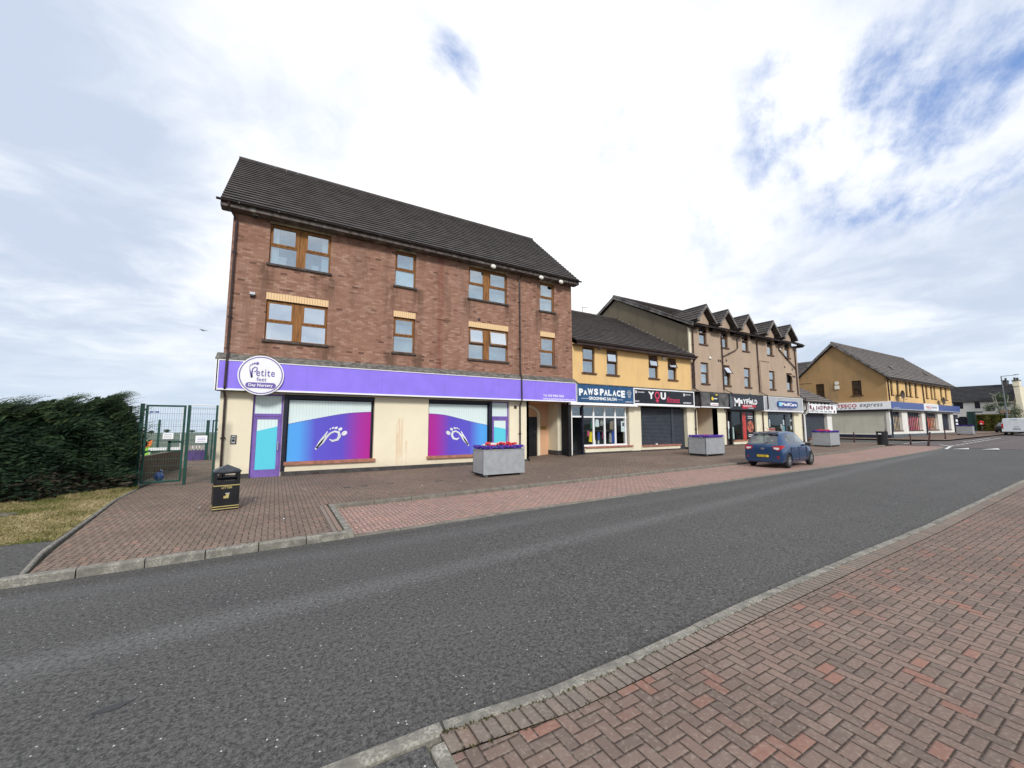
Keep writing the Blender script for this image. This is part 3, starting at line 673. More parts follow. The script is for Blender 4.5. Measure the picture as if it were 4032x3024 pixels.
def fit(parent, name, s, x0, x1, z0, z1, y, m, bold=0., shear=0., space=1., face='F', ex=.006):
    """lettering scaled to fill a measured rectangle"""
    o = text(parent, name, s, (0, 0, 0), 1., m, 'F', bold=bold, shear=shear, space=space, ex=ex); org = Vector(ORG.get(parent.name, (0, 0, 0)))
    vs = [v.co + org for v in o.data.vertices]; ax, bx_ = min(v.x for v in vs), max(v.x for v in vs); az, bz = min(v.z for v in vs), max(v.z for v in vs)
    for v, c in zip(o.data.vertices, vs):
        u, w_ = (c.x-ax)/(bx_-ax), (c.z-az)/(bz-az); q = Vector((x0+(x1-x0)*u, y+c.y, z0+(z1-z0)*w_)) if face == 'F' else Vector((y+c.y, x0+(x1-x0)*u, z0+(z1-z0)*w_))
        v.co = q - org
    return o
def ribbon(b, pts, ws, y, th=.006, mi=0):
    """flat brush stroke in the xz plane with varying width"""
    P = [Vector((p[0], y, p[1])) for p in pts]; L, R = [], []
    for i, p in enumerate(P):
        d = (P[min(i+1, len(P)-1)] - P[max(i-1, 0)]).normalized(); n = Vector((-d.z, 0, d.x)); L.append(p+n*ws[i]/2); R.append(p-n*ws[i]/2)
    for i in range(len(P)-1): b.poly([L[i], L[i+1], R[i+1], R[i]], (0, -th, 0), mi)
def ell(b, cx, cz, rx, rz, rot, y, th=.006, mi=0, n=18):
    c_, s_ = math.cos(rot), math.sin(rot)
    b.poly([(cx + rx*math.cos(a)*c_ - rz*math.sin(a)*s_, y, cz + rx*math.cos(a)*s_ + rz*math.sin(a)*c_) for a in [2*PI*i/n for i in range(n)]], (0, -th, 0), mi)
def foot_logo(b, x, z, s, y, flip=1):
    """stylised foot: looped stroke with five toe dots; x,z = heel dot"""
    f = lambda u, v: (x + flip*u*s, z + v*s)
    ribbon(b, [f(.03, .03), f(.18, .28), f(.32, .52), f(.42, .70)], [.07*s, .13*s, .08*s, .04*s], y)
    ribbon(b, [f(.03, .03), f(.24, .27), f(.38, .46), f(.52, .62), f(.68, .70), f(.84, .66), f(.88, .50), f(.80, .36), f(.62, .31), f(.50, .38)], [.06*s, .12*s, .09*s, .07*s, .07*s, .10*s, .12*s, .10*s, .08*s, .04*s], y)
    ell(b, *f(.02, .02), .045*s, .045*s, 0, y)
    for u, v, r in ((.52, .80, .035), (.62, .84, .05), (.74, .84, .065), (.90, .79, .085), (1.06, .62, .12)):
        ell(b, *f(u, v), r*s, r*s*.72, flip*.6, y)

# ------------------------------------------------------------------ NURSERY BUILDING (brick, three storeys)
YW = 15.4; YS = 15.05
bld = thing('brick_building', 'three storey red brick building with a purple shop front and steep dark tiled roof', 'building', (-1.52, 15.4, .1))
W2 = [(-.47, 1.43, 7.21, 8.62), (3.75, 4.57, 7.21, 8.61), (6.89, 8.8, 7.21, 8.61), (10.6, 11.45, 7.21, 8.60)]
W1 = [(-.46, 1.42, 4.59, 5.97), (3.75, 4.59, 4.57, 5.96), (6.92, 8.85, 4.57, 5.96), (10.62, 11.46, 4.57, 5.96)]
b = MB(); wall_grid(b, -1.52, 12.52, 3.9, 8.9, YW, W2+W1, .14)
gable_side(b, -1.519, 15.41, 23, .0, 8.85, 19.2, 12.60); gable_side(b, 12.399, 15.41, 23, 2.8, 8.85, 19.2, 12.60)
b.box(-1.4, 12.4, 22.9, 23, 0, 8.9)
b.build('brick_wall', 'brick', bld)
b = MB(); courses(b, (-1.84, 15.0, 8.93), (12.70, 15.0, 8.93), (12.70, 19.2, 12.78), (-1.84, 19.2, 12.78), 21, .035); courses(b, (12.70, 23.4, 8.93), (-1.84, 23.4, 8.93), (-1.84, 19.2, 12.78), (12.70, 19.2, 12.78), 21, .035)
ridge_tiles(b, (-1.84, 19.2, 12.78), (12.70, 19.2, 12.78), .10)
b.build('roof', 'tile', bld)
b = MB(); b.box(-1.82, 12.68, 15.02, 15.395, 8.70, 8.76); b.box(-1.82, 12.68, 15.0, 15.02, 8.70, 8.87)
for X_ in (-1.84, 12.66):
    b.poly([(X_, 14.98, 8.70), (X_, 15.35, 8.70), (X_, 19.2, 12.42), (X_, 23.0, 8.7), (X_, 23.4, 8.7), (X_, 23.4, 8.90), (X_, 19.2, 12.72), (X_, 15.0, 8.90)], (.03, 0, 0))
b.build('soffit', 'soffit', bld)
gutter_run(bld, -1.95, 12.80, 14.94, 8.88)
pipe_run(bld, [(-1.62, 14.95, 8.85), (-1.62, 15.0, 8.72), (-1.42, 15.33, 8.45), (-1.42, 15.33, 4.15), (-1.38, 15.02, 3.95), (-1.39, 14.98, 2.95), (-1.40, 15.12, 2.83), (-1.39, 15.33, 2.65), (-1.37, 15.33, .1)], 'pipe_dark')
pipe_run(bld, [(9.42, 14.95, 8.85), (9.42, 15.1, 8.70), (9.43, 15.33, 8.5), (9.46, 15.33, 4.15), (9.33, 15.02, 3.9), (9.33, 14.98, 2.9), (9.42, 15.2, 2.78), (9.44, 15.33, 2.65), (9.44, 15.33, .13)], 'pipe_dark')
ms = ((.34, .63), None, (7.65, 7.93), None)
lits2 = ('room_blue', 'net', 'net', 'net'); lits1 = ('room_mid', 'net', 'net', 'room_blue')
for i, (q, m_) in enumerate(zip(W2, ms)):
    window(bld, *q, YW, m_, 7.89, lit=lits2[i], curt=([(q[0]+.06, q[0]+.28), (q[1]-.28, q[1]-.06)] if i == 0 else [(q[1]-.2, q[1]-.06)] if i == 1 else None), lowblind='blind_white' if i == 1 else None, glass='glass')
for i, (q, m_) in enumerate(zip(W1, ms)):
    window(bld, *q, YW, m_, 5.24, lit=lits1[i], open_={0: 6, 1: 9} if i == 2 else (), curt=[(q[0]+.05, q[0]+.18), (q[1]-.25, q[1]-.06)] if i == 0 else None, glass='glass_b' if i == 0 else 'glass')
for q in W2:
    b = MB(); b.box(q[0]-.01, q[1]+.01, YW-.006, YW+.05, q[3], q[3]+.155); b.build('lintel', 'lintel_dull', bld)
for q in W1:
    b = MB(); b.box(q[0]-.01, q[1]+.01, YW-.006, YW+.05, q[3], q[3]+.235); b.build('lintel', 'lintel', bld)
lamp(bld, 7.88, 15.02, 8.67); lamp(bld, 10.42, 15.02, 8.66); lamp(bld, 11.58, 15.02, 8.66); lamp(bld, -.90, 15.3, 8.70, 1); lamp(bld, -.86, 15.4, 6.05, 1)
b = MB(); b.box(7.34, 7.46, 15.385, 15.41, 6.26, 6.38); b.build('vent', 'pipe', bld)
# window sill clutter
for x, z_, w_, h_ in ((-.1, 7.26, .28, .30), (.95, 7.26, .22, .2), (1.2, 7.26, .1, .12), (7.1, 7.26, .1, .12), (7.5, 7.26, .14, .14), (8.1, 7.26, .1, .14), (8.5, 7.26, .2, .2), (1.0-.25, 4.64, .13, .22)):
    b = MB(); b.box(x-w_/2, x+w_/2, 15.56, 15.60, z_, z_+h_); b.box(x-w_/2+.02, x+w_/2-.02, 15.555, 15.56, z_+.02, z_+h_-.02, 1); tag(b.build('ornament', ['white', 'net']), 'small pale frame standing inside an upstairs window of the brick building', 'ornament', 'pale things on the upstairs window sills')
# ground floor
H0 = [(-.65, .21, .0, 2.8), (.215, 3.15, .44, 2.8), (5.22, 8.03, .44, 2.8), (8.03, 8.93, .0, 2.8)]
b = MB(); wall_grid(b, -1.52, 9.94, .0, 2.85, YW-.004, H0, .2); b.poly([(9.94, YW-.004, .0), (9.94, 18, .0), (9.94, 18, 2.85), (9.94, YW-.004, 2.85)], (-.12, 0, 0)); b.box(-1.528, -1.40, YW+.01, 22.9, 0, 2.86)
b.build('rendered_wall', 'cream', bld)
b = MB()
for a, c in ((-1.55, -.65), (.23, 8.03), (8.93, 9.97)): b.box(a, c, YW-.034, YW-.001, .0, .245)
b.box(9.90, 9.965, YW-.034, 17, 0, .27); b.box(-1.56, -1.53, YW-.034, 22.9, 0, .245)
for a, c in ((1.15, 1.38),): b.box(a, c, YW-.038, YW-.03, .13, .17, 1)
b.build('plinth', ['plinth', 'pipe'], bld)
b = MB(); b.box(-1.62, 12.6, YS+.02, YW+.05, 2.84, 2.88); b.build('fascia_soffit', 'black', bld)
b = MB(); b.poly([(-1.68, YS-.03, 3.84), (-1.68, YW+.02, 4.06), (-1.68, YW+.02, 3.8), (-1.68, YS-.03, 3.80)], (14.22, 0, 0)); b.build('flashing', 'flash', bld)
def vinyl_window(x0, x1, wave, stops, rail=.0):
    fr = MB(); y = YW+.10
    fr.box(x0, x1, y, y+.06, 2.62, 2.80); fr.box(x0, x0+.05, y, y+.06, .5, 2.62); fr.box(x1-.05, x1, y, y+.06, .5, 2.62); fr.box(x0, x1, y, y+.06, .44, .50)
    f = fr.build('shop_window', 'navy', bld)
    q = MB(); q.box(x0+.05, x1-.05, y+.02, y+.035, .56, 2.62); q.build('window_blind', 'vblind', f)
    q = MB(); q.box(x0+.05, x1-.05, y-.005, y+.02, .50, .56); q.build('window_rail', 'purple_door', f)
    q = MB(); pts = [(x, z) for x, z in wave]
    for (xa, za), (xb, zb) in zip(pts, pts[1:]): q.poly([(xa, y+.012, .56), (xb, y+.012, .56), (xb, y+.012, zb), (xa, y+.012, za)], (0, .006, 0))
    q.build('window_graphic', graphicmat('wave_vinyl', x0, x1, stops), f)
    q = MB()
    for (xa, za), (xb, zb) in zip(pts, pts[1:]): q.poly([(xa, y+.008, za-.006), (xb, y+.008, zb-.006), (xb, y+.008, zb+.006), (xa, y+.008, za+.006)], (0, .002, 0))
    q.build('graphic_edge', 'logo_purple', f)
    return f, y
grad = [(0, (.09, .40, .86)), (.14, (.09, .36, .84)), (.32, (.11, .095, .58)), (.64, (.115, .075, .54)), (.86, (.38, .025, .33)), (1, (.44, .015, .27))]
def smooth(pts, n=6):
    out = []
    for i in range(len(pts)-1):
        p0, p1, p2, p3 = pts[max(i-1, 0)], pts[i], pts[i+1], pts[min(i+2, len(pts)-1)]
        for k in range(n):
            t_ = k/n; out.append(tuple(.5*((2*p1[j]) + (-p0[j]+p2[j])*t_ + (2*p0[j]-5*p1[j]+4*p2[j]-p3[j])*t_*t_ + (-p0[j]+3*p1[j]-3*p2[j]+p3[j])*t_**3) for j in (0, 1)))
    return out + [pts[-1]]
f1, yv = vinyl_window(.33, 3.10, smooth([(.38, 1.81), (1.13, 1.98), (2.18, 2.19), (3.05, 2.26)]), grad)
q = MB(); foot_logo(q, 1.24, .95, .86, yv+.006, 1); q.build('foot_emblem', 'whitecloth', f1)
f2, yv = vinyl_window(5.22, 7.93, smooth([(5.27, 2.23), (6.0, 2.17), (7.15, 1.91), (7.88, 1.77)]), [(1-p, c) for p, c in grad[::-1]])
q = MB(); foot_logo(q, 7.02, .92, .86, yv+.006, -1); q.build('foot_emblem', 'whitecloth', f2)
b = MB(); b.box(.215, .335, YW-.02, YW+.16, .25, 2.8); b.box(7.925, 8.055, YW-.02, YW+.16, .25, 2.8); b.box(.335, 3.13, YW+.0, YW+.1, 2.66, 2.82); b.box(5.23, 7.925, YW+.0, YW+.1, 2.70, 2.82); b.build('shutter_guide', 'navy', bld)
for a, c in ((.30, 3.22), (5.17, 8.0)): b = MB(); b.box(a, c, YW-.10, YW+.1, .455, .56); b.build('shop_sill', 'terracotta', bld)
def glazed_door(x0, x1, wave, face_left):
    y = YW+.10; b = MB(); F = .055
    b.box(x0, x0+F, y, y+.07, .10, 2.8); b.box(x1-F, x1, y, y+.07, .10, 2.8); b.box(x0+F, x1-F, y, y+.07, 2.06, 2.15); b.box(x0+F, x1-F, y, y+.07, 2.74, 2.8)
    D = .085; a, c = x0+F, x1-F
    b.box(a, a+D, y-.02, y+.03, .10, 2.05); b.box(c-D, c, y-.02, y+.03, .10, 2.05); b.box(a+D, c-D, y-.02, y+.03, 1.97, 2.05); b.box(a+D, c-D, y-.02, y+.03, .10, .34)
    d = b.build('door', 'purple_door', bld)
    q = MB(); q.box(a, c, y+.02, y+.03, 2.15, 2.74); q.box(a+D, c-D, y, y+.01, .34, 1.97); q.build('door_blind', 'vblind', d)
    q = MB()
    for (xa, za), (xb, zb) in zip(wave, wave[1:]): q.poly([(xa, y-.006, .34), (xb, y-.006, .34), (xb, y-.006, zb), (xa, y-.006, za)], (0, .004, 0))
    q.build('window_graphic', graphicmat('cyan_vinyl', x0, x1, [(0, (.11, .62, .74)), (1, (.11, .60, .76))]), d)
    q = MB(); q.tube([(c-.045, y-.06, .95), (c-.045, y-.06, 1.25)], .014, 6); q.build('handle', 'silver', d)
glazed_door(-.65, .21, [(-.51, 1.58), (-.2, 1.66), (.07, 1.73)], 0)
glazed_door(8.06, 8.93, [(8.2, 1.69), (8.5, 1.65), (8.79, 1.60)], 1)
b = MB(); b.box(9.16, 9.30, YW-.012, YW+.0, 2.49, 2.63); b.build('vent', 'pipe', bld)
b = MB(); b.box(-1.18, -1.03, YW-.035, YW, 1.19, 1.46); b.box(-1.155, -1.055, YW-.042, YW-.034, 1.21, 1.44, 1); b.box(-1.14, -1.07, YW-.05, YW-.041, 1.36, 1.40, 2); b.box(-1.14, -1.07, YW-.05, YW-.041, 1.26, 1.33, 0); b.build('intercom', ['black', 'silver', 'black'], bld)
# recessed entry beside the nursery
b = MB(); b.poly([(9.94, 17.0, .0), (13.2, 17.0, .0), (13.2, 17.0, 2.86), (9.94, 17.0, 2.86)], (0, .1, 0)); b.build('entry_wall', 'peach', bld)
b = MB(); b.box(9.95, 12.5, 15.4, 17.0, 2.86, 2.9); b.build('entry_ceiling', 'peach', bld)
b = MB(); b.box(10.45, 11.43, 16.95, 17.0, .15, 2.17); b.box(10.5, 11.38, 16.93, 16.95, .25, 1.1, 0); b.box(10.5, 11.38, 16.93, 16.95, 1.2, 2.1, 0); d = b.build('entry_door', 'black', bld)
q = MB(); q.disc((11.25, 16.90, 1.42), .025, (0, 1, 0), .04, 10); q.build('handle', 'chrome', d)
b = MB(); b.box(11.46, 11.62, 16.93, 17.0, .15, 2.32); pts = [(11.46+.16*0, 2.32)]
arc = [(10.55 + .99*math.cos(a), 2.3 + .45*math.sin(a)) for a in [PI/2*i/8 for i in range(9)]]
ribbon(b, arc, [.14]*9, 16.99, .05); b.build('entry_surround', 'cream2', bld)
b = MB(); b.box(11.69, 12.05, 16.985, 17.0, 1.53, 1.71); pl_ = b.build('entry_plaque', 'brass', bld)
b = MB(); b.box(12.17, 12.57, 16.2, 17.0, .1, 2.86); b.build('entry_pier', 'cream2', bld)
b = MB(); b.box(12.15, 12.59, 16.17, 17.0, .1, .50); b.build('entry_pier_base', 'plinth', bld)
b = MB(); b.box(12.09, 12.25, 15.22, 15.38, .1, 2.85); b.box(12.07, 12.27, 15.2, 15.40, .1, .24); b.build('corner_post', 'black', bld)
pipe_run(bld, [(12.66, 15.9, 2.85), (12.66, 16.1, 2.7), (12.66, 16.14, .25)], 'pipe_dark')

sg = thing('fascia_sign', 'long purple fascia sign with round white emblem over the nursery windows', 'sign', (-1.62, 15.05, 2.85))
b = MB(); b.box(-1.60, 12.45, YS, YW-.01, 2.87, 3.80); b.build('sign_board', 'purple', sg)
b = MB(); Tt = .055
b.box(-1.63, 12.48, YS-.02, YS+.0, 3.765, 3.82); b.box(-1.63, 12.48, YS-.02, YS, 2.85, 2.905); b.box(-1.63, -1.575, YS-.02, YS, 2.905, 3.765); b.box(12.425, 12.48, YS-.02, YS, 2.905, 3.765); b.box(-1.66, -1.602, YS-.02, YW-.01, 2.85, 3.82); b.box(12.452, 12.50, YS-.02, YW-.02, 2.85, 3.82)
b.build('sign_border', 'white', sg)
b = MB()
for x_ in (.85, 3.3, 5.75, 8.2, 10.1): b.box(x_-.002, x_+.002, YS-.002, YS, 2.905, 3.765)
b.build('sign_seams', 'logo_purple', sg)
b = MB(); b.disc((-.46, YS-.045, 3.355), .63, (0, 1, 0), .05, 56); d = b.build('emblem_disc', 'white', sg)
b = MB()
for i in range(64):
    a0, a1 = 2*PI*i/64, 2*PI*(i+1)/64
    b.poly([(-.46+r_*math.cos(a), YS-.072, 3.355+r_*math.sin(a)) for a, r_ in ((a0, .595), (a1, .595), (a1, .565), (a0, .565))], (0, -.003, 0))
b.build('emblem_ring', 'logo_purple', d)
b = MB(); y = YS-.072
rr = [(-.82 + .085*math.cos(a)*1 if 0 else 0, 0) for a in (0,)]
lo = [(-.78 + .09*math.cos(a), 3.03 + .09*math.sin(a)) for a in [PI/2 + PI*i/8 for i in range(9)]] + [(-.13 + .09*math.cos(a), 3.03 + .09*math.sin(a)) for a in [-PI/2 + PI*i/8 for i in range(9)]]
b.poly([(x, y, z_) for x, z_ in lo], (0, -.004, 0)); b.build('emblem_band', 'logo_purple', d)
fit(d, 'emblem_lettering', 'Day Nursery', -.79, -.13, 2.965, 3.085, y-.006, 'white', bold=.02, ex=.002)
b = MB()
# hand drawn "Petite" initial: a looped P with toes
yy = y
O_ = -.13
ribbon(b, [(x+O_, z_) for x, z_ in ((-.58, 3.27), (-.61, 3.38), (-.64, 3.50), (-.65, 3.58))], [.05, .045, .025, .012], yy)
ribbon(b, [(x+O_, z_) for x, z_ in ((-.58, 3.27), (-.585, 3.42), (-.57, 3.55), (-.51, 3.61), (-.455, 3.585), (-.45, 3.52), (-.49, 3.46), (-.54, 3.455))], [.045, .04, .035, .032, .032, .032, .028, .015], yy)
for cx_, cz_, r_ in ((-.655, 3.61, .018), (-.625, 3.66, .024), (-.58, 3.695, .028), (-.525, 3.72, .034), (-.45, 3.725, .05)): ell(b, cx_+O_, cz_, r_*.8, r_, -.3, yy)
b.build('emblem_initial', 'logo_purple', d)
fit(d, 'emblem_lettering', 'etite', -.60, -.09, 3.32, 3.55, yy, 'logo_purple', ex=.003, space=1.15, bold=.012)
fit(d, 'emblem_lettering', 'feet', -.58, -.31, 3.16, 3.29, yy, 'logo_purple', ex=.003, bold=.01)
fit(sg, 'sign_lettering', 'Tel: 028 9096 5063', 10.51, 11.69, 3.065, 3.175, YS-.001, 'white', bold=.012); fit(sg, 'sign_lettering', 'www.petitefeetdaynursery.com', 10.50, 12.33, 2.905, 3.02, YS-.001, 'white', bold=.012)

# ------------------------------------------------------------------ YELLOW BUILDING
yb_ = thing('yellow_building', 'two storey yellow rendered building holding the blue sign grooming salon', 'building', (12.5, 15.4, .1))
WY = [(13.19, 14.0, 4.40, 5.73), (14.83, 15.62, 4.40, 5.72), (18.02, 18.80, 4.40, 5.72), (19.65, 20.41, 4.40, 5.69)]
b = MB(); wall_grid(b, 12.53, 21.72, 3.7, 5.85, YW, WY, .14); b.build('upper_wall', 'yellow', yb_); b = MB(); b.box(12.6, 21.7, 27, 27.1, .2, 5.85); b.build('rear_wall', 'yellow', yb_)
b = MB(); courses(b, (12.53, 15.0, 5.93), (21.68, 15.0, 5.93), (21.68, 21.3, 9.60), (12.53, 21.3, 9.60), 24, .035); courses(b, (21.68, 27.5, 5.93), (12.53, 27.5, 5.93), (12.53, 21.3, 9.60), (21.68, 21.3, 9.60), 6, .03)
ridge_tiles(b, (12.7, 21.3, 9.6), (21.68, 21.3, 9.6), .1); b.build('roof', 'tile', yb_)
b = MB(); b.box(12.53, 21.75, 15.03, 15.395, 5.72, 5.77); b.box(12.53, 21.75, 15.0, 15.03, 5.72, 5.87); b.build('soffit', 'pipe', yb_)
gutter_run(yb_, 12.53, 21.85, 14.94, 5.88, 'pipe_dark')
b = MB(); b.poly([(12.56, 17.0, 7.13), (12.95, 17.0, 7.13), (12.95, 17.5, 7.42), (12.56, 17.5, 7.42)], (0, -.03, .08)); b.build('roof_vent', 'flash', yb_)
b = MB()
for i in range(20):
    t0 = i/20; ya, za = 15.1+6.2*t0, 5.98+3.63*t0; b.box(21.50, 21.69, ya, ya+.3, za+.02, za+.13)
b.build('abutment_flashing', 'flash', yb_)
opn = ({}, {0: 7}, {0: 13}, {0: 20})
for i, q in enumerate(WY): window(yb_, *q, YW, None, 5.03, frame='frame_dark', lit=('room_mid', 'room_blue', 'room_blue', 'room_blue')[i], sill='sill_brown', open_=opn[i], so=.08, curt=None)
pipe_run(yb_, [(21.78, 14.96, 5.85), (21.80, 15.15, 5.68), (21.84, 15.33, 5.45), (21.84, 15.33, 4.0)], 'pipe', .045)
lamp(yb_, 19.28, 15.4, 5.62); lamp(yb_, 14.2, 15.3, 5.70, 1)
# shop fronts
HY = [(12.42, 16.35, .2, 2.86), (17.25, 21.2, .2, 2.86)]
b = MB(); wall_grid(b, 12.40, 21.80, .1, 2.9, YW-.004, HY, .45)
for a, c in ((13.22, 16.42), (17.2, 20.4)): b.box(a, c, YW-.06, YW+.30, .1, .62)
b.build('shop_wall', 'cream2', yb_)
b = MB(); b.box(13.2, 16.44, YW-.075, YW+.2, .1, .42); b.box(16.44, 17.2, YW-.03, YW, .1, .40); b.box(17.2, 20.42, YW-.075, YW+.2, .1, .42); b.box(21.2, 21.82, YW-.03, YW+.4, .1, .45); b.build('plinth', 'plinth', yb_)
for a, c, z_ in ((13.24, 16.5, .62), (17.22, 20.45, .58)): b = MB(); b.box(a, c, YW-.12, YW+.2, z_, z_+.08); b.build('shop_sill', 'terracotta', yb_)
b = MB(); b.box(12.42, 21.8, YS+.02, YW+.45, 2.86, 2.90); b.build('fascia_soffit', 'pipe', yb_)
b = MB(); b.box(12.44, 21.95, YS-.02, YW+.02, 3.76, 3.80); b.build('flashing', 'flash', yb_)
# salon window: white frame 4 x 2 lights
yf = YW+.04
b = MB(); b.box(13.17, 13.22, yf, yf+.07, .76, 2.74)
for x in (13.88, 14.63, 15.38, 16.12): b.box(x-.045, x+.045, yf, yf+.07, .76, 2.74)
b.box(13.17, 16.2, yf+.002, yf+.068, .70, .79); b.box(13.17, 16.2, yf+.002, yf+.068, 2.13, 2.21); b.box(13.17, 16.2, yf+.002, yf+.068, 2.66, 2.76)
sw = b.build('shop_window', 'white', yb_)
q = MB(); q.box(13.2, 16.1, yf+.03, yf+.036, .78, 2.14); q.build('glass_panel', 'glass_dark', sw); q = MB(); q.box(13.2, 16.1, yf+.03, yf+.036, 2.2, 2.67); q.build('glass_panel', 'glass_top', sw)
b = MB(); b.box(12.42, 12.50, yf, yf+.08, .30, 2.74); b.box(12.50, 13.1, yf, yf+.08, 2.66, 2.74); b.box(12.50, 13.1, yf, yf+.08, 2.14, 2.22); b.build('door_frame', 'white', yb_)
q = MB(); q.box(12.5, 13.1, yf+.03, yf+.036, 2.2, 2.67); q.build('fanlight', 'glass_top', yb_)
b = MB(); b.box(13.08, 13.17, YW-.02, YW+.12, .3, 2.8); b.build('shutter_guide', 'navy', yb_)
b = MB(); b.box(12.5, 13.1, 16.6, 16.64, .3, 1.25); b.build('shop_gate', 'frame_dark', yb_)
b = MB(); b.quad((12.42, 17.4, .3), (21.2, 17.4, .3), (21.2, 17.4, 2.85), (12.42, 17.4, 2.85)); b.quad((12.41, YW, .33), (21.2, YW, .33), (21.2, 17.4, .33), (12.41, 17.4, .33)); b.quad((16.9, YW+.1, .3), (16.9, 17.4, .3), (16.9, 17.4, 2.85), (16.9, YW+.1, 2.85)); b.quad((12.41, YW+.1, .3), (12.41, 17.4, .3), (12.41, 17.4, 2.85), (12.41, YW+.1, 2.85)); b.build('shop_interior', 'room', yb_)
b = MB(); b.poly([(12.10, YS-.06, 2.74), (12.10, YW+.02, 2.74), (12.10, YW+.02, 2.86), (12.10, YS-.02, 2.86)], (4.5, 0, 0)); b.build('shutter_box', 'white', yb_)
def shutter(parent, x0, x1, z0, z1, y, post=None, zpost=None):
    b = MB(); n = int((z1-z0)/.075)
    for i in range(n):
        za = z0 + (z1-z0)*i/n; zb = z0 + (z1-z0)*(i+1)/n; vs = []
        pr = [(y+.012, za), (y-.006, za+(zb-za)*.25), (y-.012, za+(zb-za)*.5), (y-.006, za+(zb-za)*.8), (y+.012, zb)]
        for (ya, z_a), (yc, z_b) in zip(pr, pr[1:]): b.quad((x0, ya, z_a), (x1, ya, z_a), (x1, yc, z_b), (x0, yc, z_b))
    if post: b.box(post[0], post[1], y-.05, y+.0, zpost or z0, z1)
    return b.build('roller_shutter', 'shutter', parent)
shutter(yb_, 17.25, 20.1, .64, 2.72, YW+.22, (20.0, 20.14)); shutter(yb_, 20.12, 21.2, .30, 2.72, YW+.222)
b = MB(); b.box(18.6, 18.75, YW+.17, YW+.2, .66, .72); b.build('shutter_lock', 'white', yb_)
pipe_run(yb_, [(21.84, 15.33, 4.0), (22.0, 15.0, 3.75), (22.0, 14.98, 2.9), (21.9, 15.3, 2.7), (21.9, 15.34, .35)], 'pipe_dark', .04)
# goods hanging in the salon window
def cloth(x0, x1, z0, z1, m, lab, kind='dog_coat', y=15.56):
    b = MB(); w_ = x1-x0; h = z1-z0; cx = (x0+x1)/2
    pts = [(x0+w_*.12, z1-h*.12), (cx-w_*.14, z1), (cx, z1-h*.05), (cx+w_*.14, z1), (x1-w_*.12, z1-h*.12), (x1-w_*.02, z0+h*.1), (cx+w_*.2, z0), (cx-w_*.25, z0+h*.03), (x0, z0+h*.06)]
    b.poly([(p, y, q_) for p, q_ in pts], (0, .05, 0)); b.tube([(cx, y+.02, z1-.01), (cx+.02, y+.02, z1+.03), (cx, y+.02, z1+.05)], .006, 5)
    return tag(b.build(kind, m), lab, 'clothing')
cloth(13.79, 14.09, 1.57, 1.99, 'greencloth', 'green dog coat on the upper rail of the salon window')
cloth(13.66, 14.07, .9, 1.43, 'yel', 'bright yellow dog coat low in the first light of the salon window')
cloth(14.09, 14.36, 1.66, 2.06, 'whitecloth', 'white dog coat high behind the second light of the salon window')
cloth(14.44, 14.64, 1.72, 2.0, 'spotcloth', 'small mottled dog coat beside the white one in the salon window')
cloth(15.1, 15.40, 1.52, 1.98, 'beigecloth', 'beige dog coat on the upper rail of the salon window')
cloth(14.58, 14.78, 1.06, 1.46, 'pinkcloth', 'pink patterned dog coat on the lower rail of the salon window')
cloth(14.32, 14.46, 1.0, 1.42, 'bluecloth', 'narrow dark blue coat left of the pink one in the salon window', y=15.64)
cloth(15.22, 15.44, .78, 1.46, 'bluecloth', 'long bright blue coat low in the third light of the salon window')
cloth(15.04, 15.21, .84, 1.36, 'spotcloth', 'mottled grey coat next to the long blue coat in the salon window')
cloth(13.56, 13.69, 1.2, 1.46, 'pinkcloth', 'tiny red coat at the left end of the lower rail in the salon window')
for z_ in (2.06, 1.47):
    b = MB(); b.tube([(13.4, 15.6, z_), (15.6, 15.6, z_)], .012, 6); tag(b.build('clothes_rail', 'chrome'), 'upper metal rail of dog coats in the salon window' if z_ > 2 else 'lower metal rail of dog coats in the salon window', 'rail')
b = MB(); b.box(15.84, 16.15, 15.50, 15.505, 1.41, 1.96); b.box(15.93, 16.06, 15.496, 15.499, 1.70, 1.89, 1); b.box(15.90, 16.09, 15.497, 15.499, 1.56, 1.575, 2); b.box(15.90, 16.09, 15.497, 15.499, 1.50, 1.515, 2); tag(b.build('notice', ['paper', 'room', 'paperblue']), 'white notice with a dark portrait photograph in the salon window', 'notice')
for i, (x, z_, h_) in enumerate(((14.2, .8, .2), (14.42, .8, .35), (14.85, .8, .2), (15.6, .8, .25))):
    b = MB(); b.tube([(x, 15.72, z_), (x, 15.72, z_+h_*.7), (x, 15.72, z_+h_)], .05, 8, 0, .02); tag(b.build('bottle', 'whitecloth'), 'pale grooming bottle on the floor of the salon window', 'bottle', 'bottles in the salon window')
for x in (12.9, 14.49, 16.0):
    b = MB(); b.tube([(x, 15.9, 2.38), (x, 15.9, 2.50), (x, 15.9, 2.56)], .13, 12, 0, .03); tag(b.build('lamp_shade', 'lampwhite'), 'white cone lamp shade hanging behind the salon top lights', 'lamp', 'cone lamps in the salon')

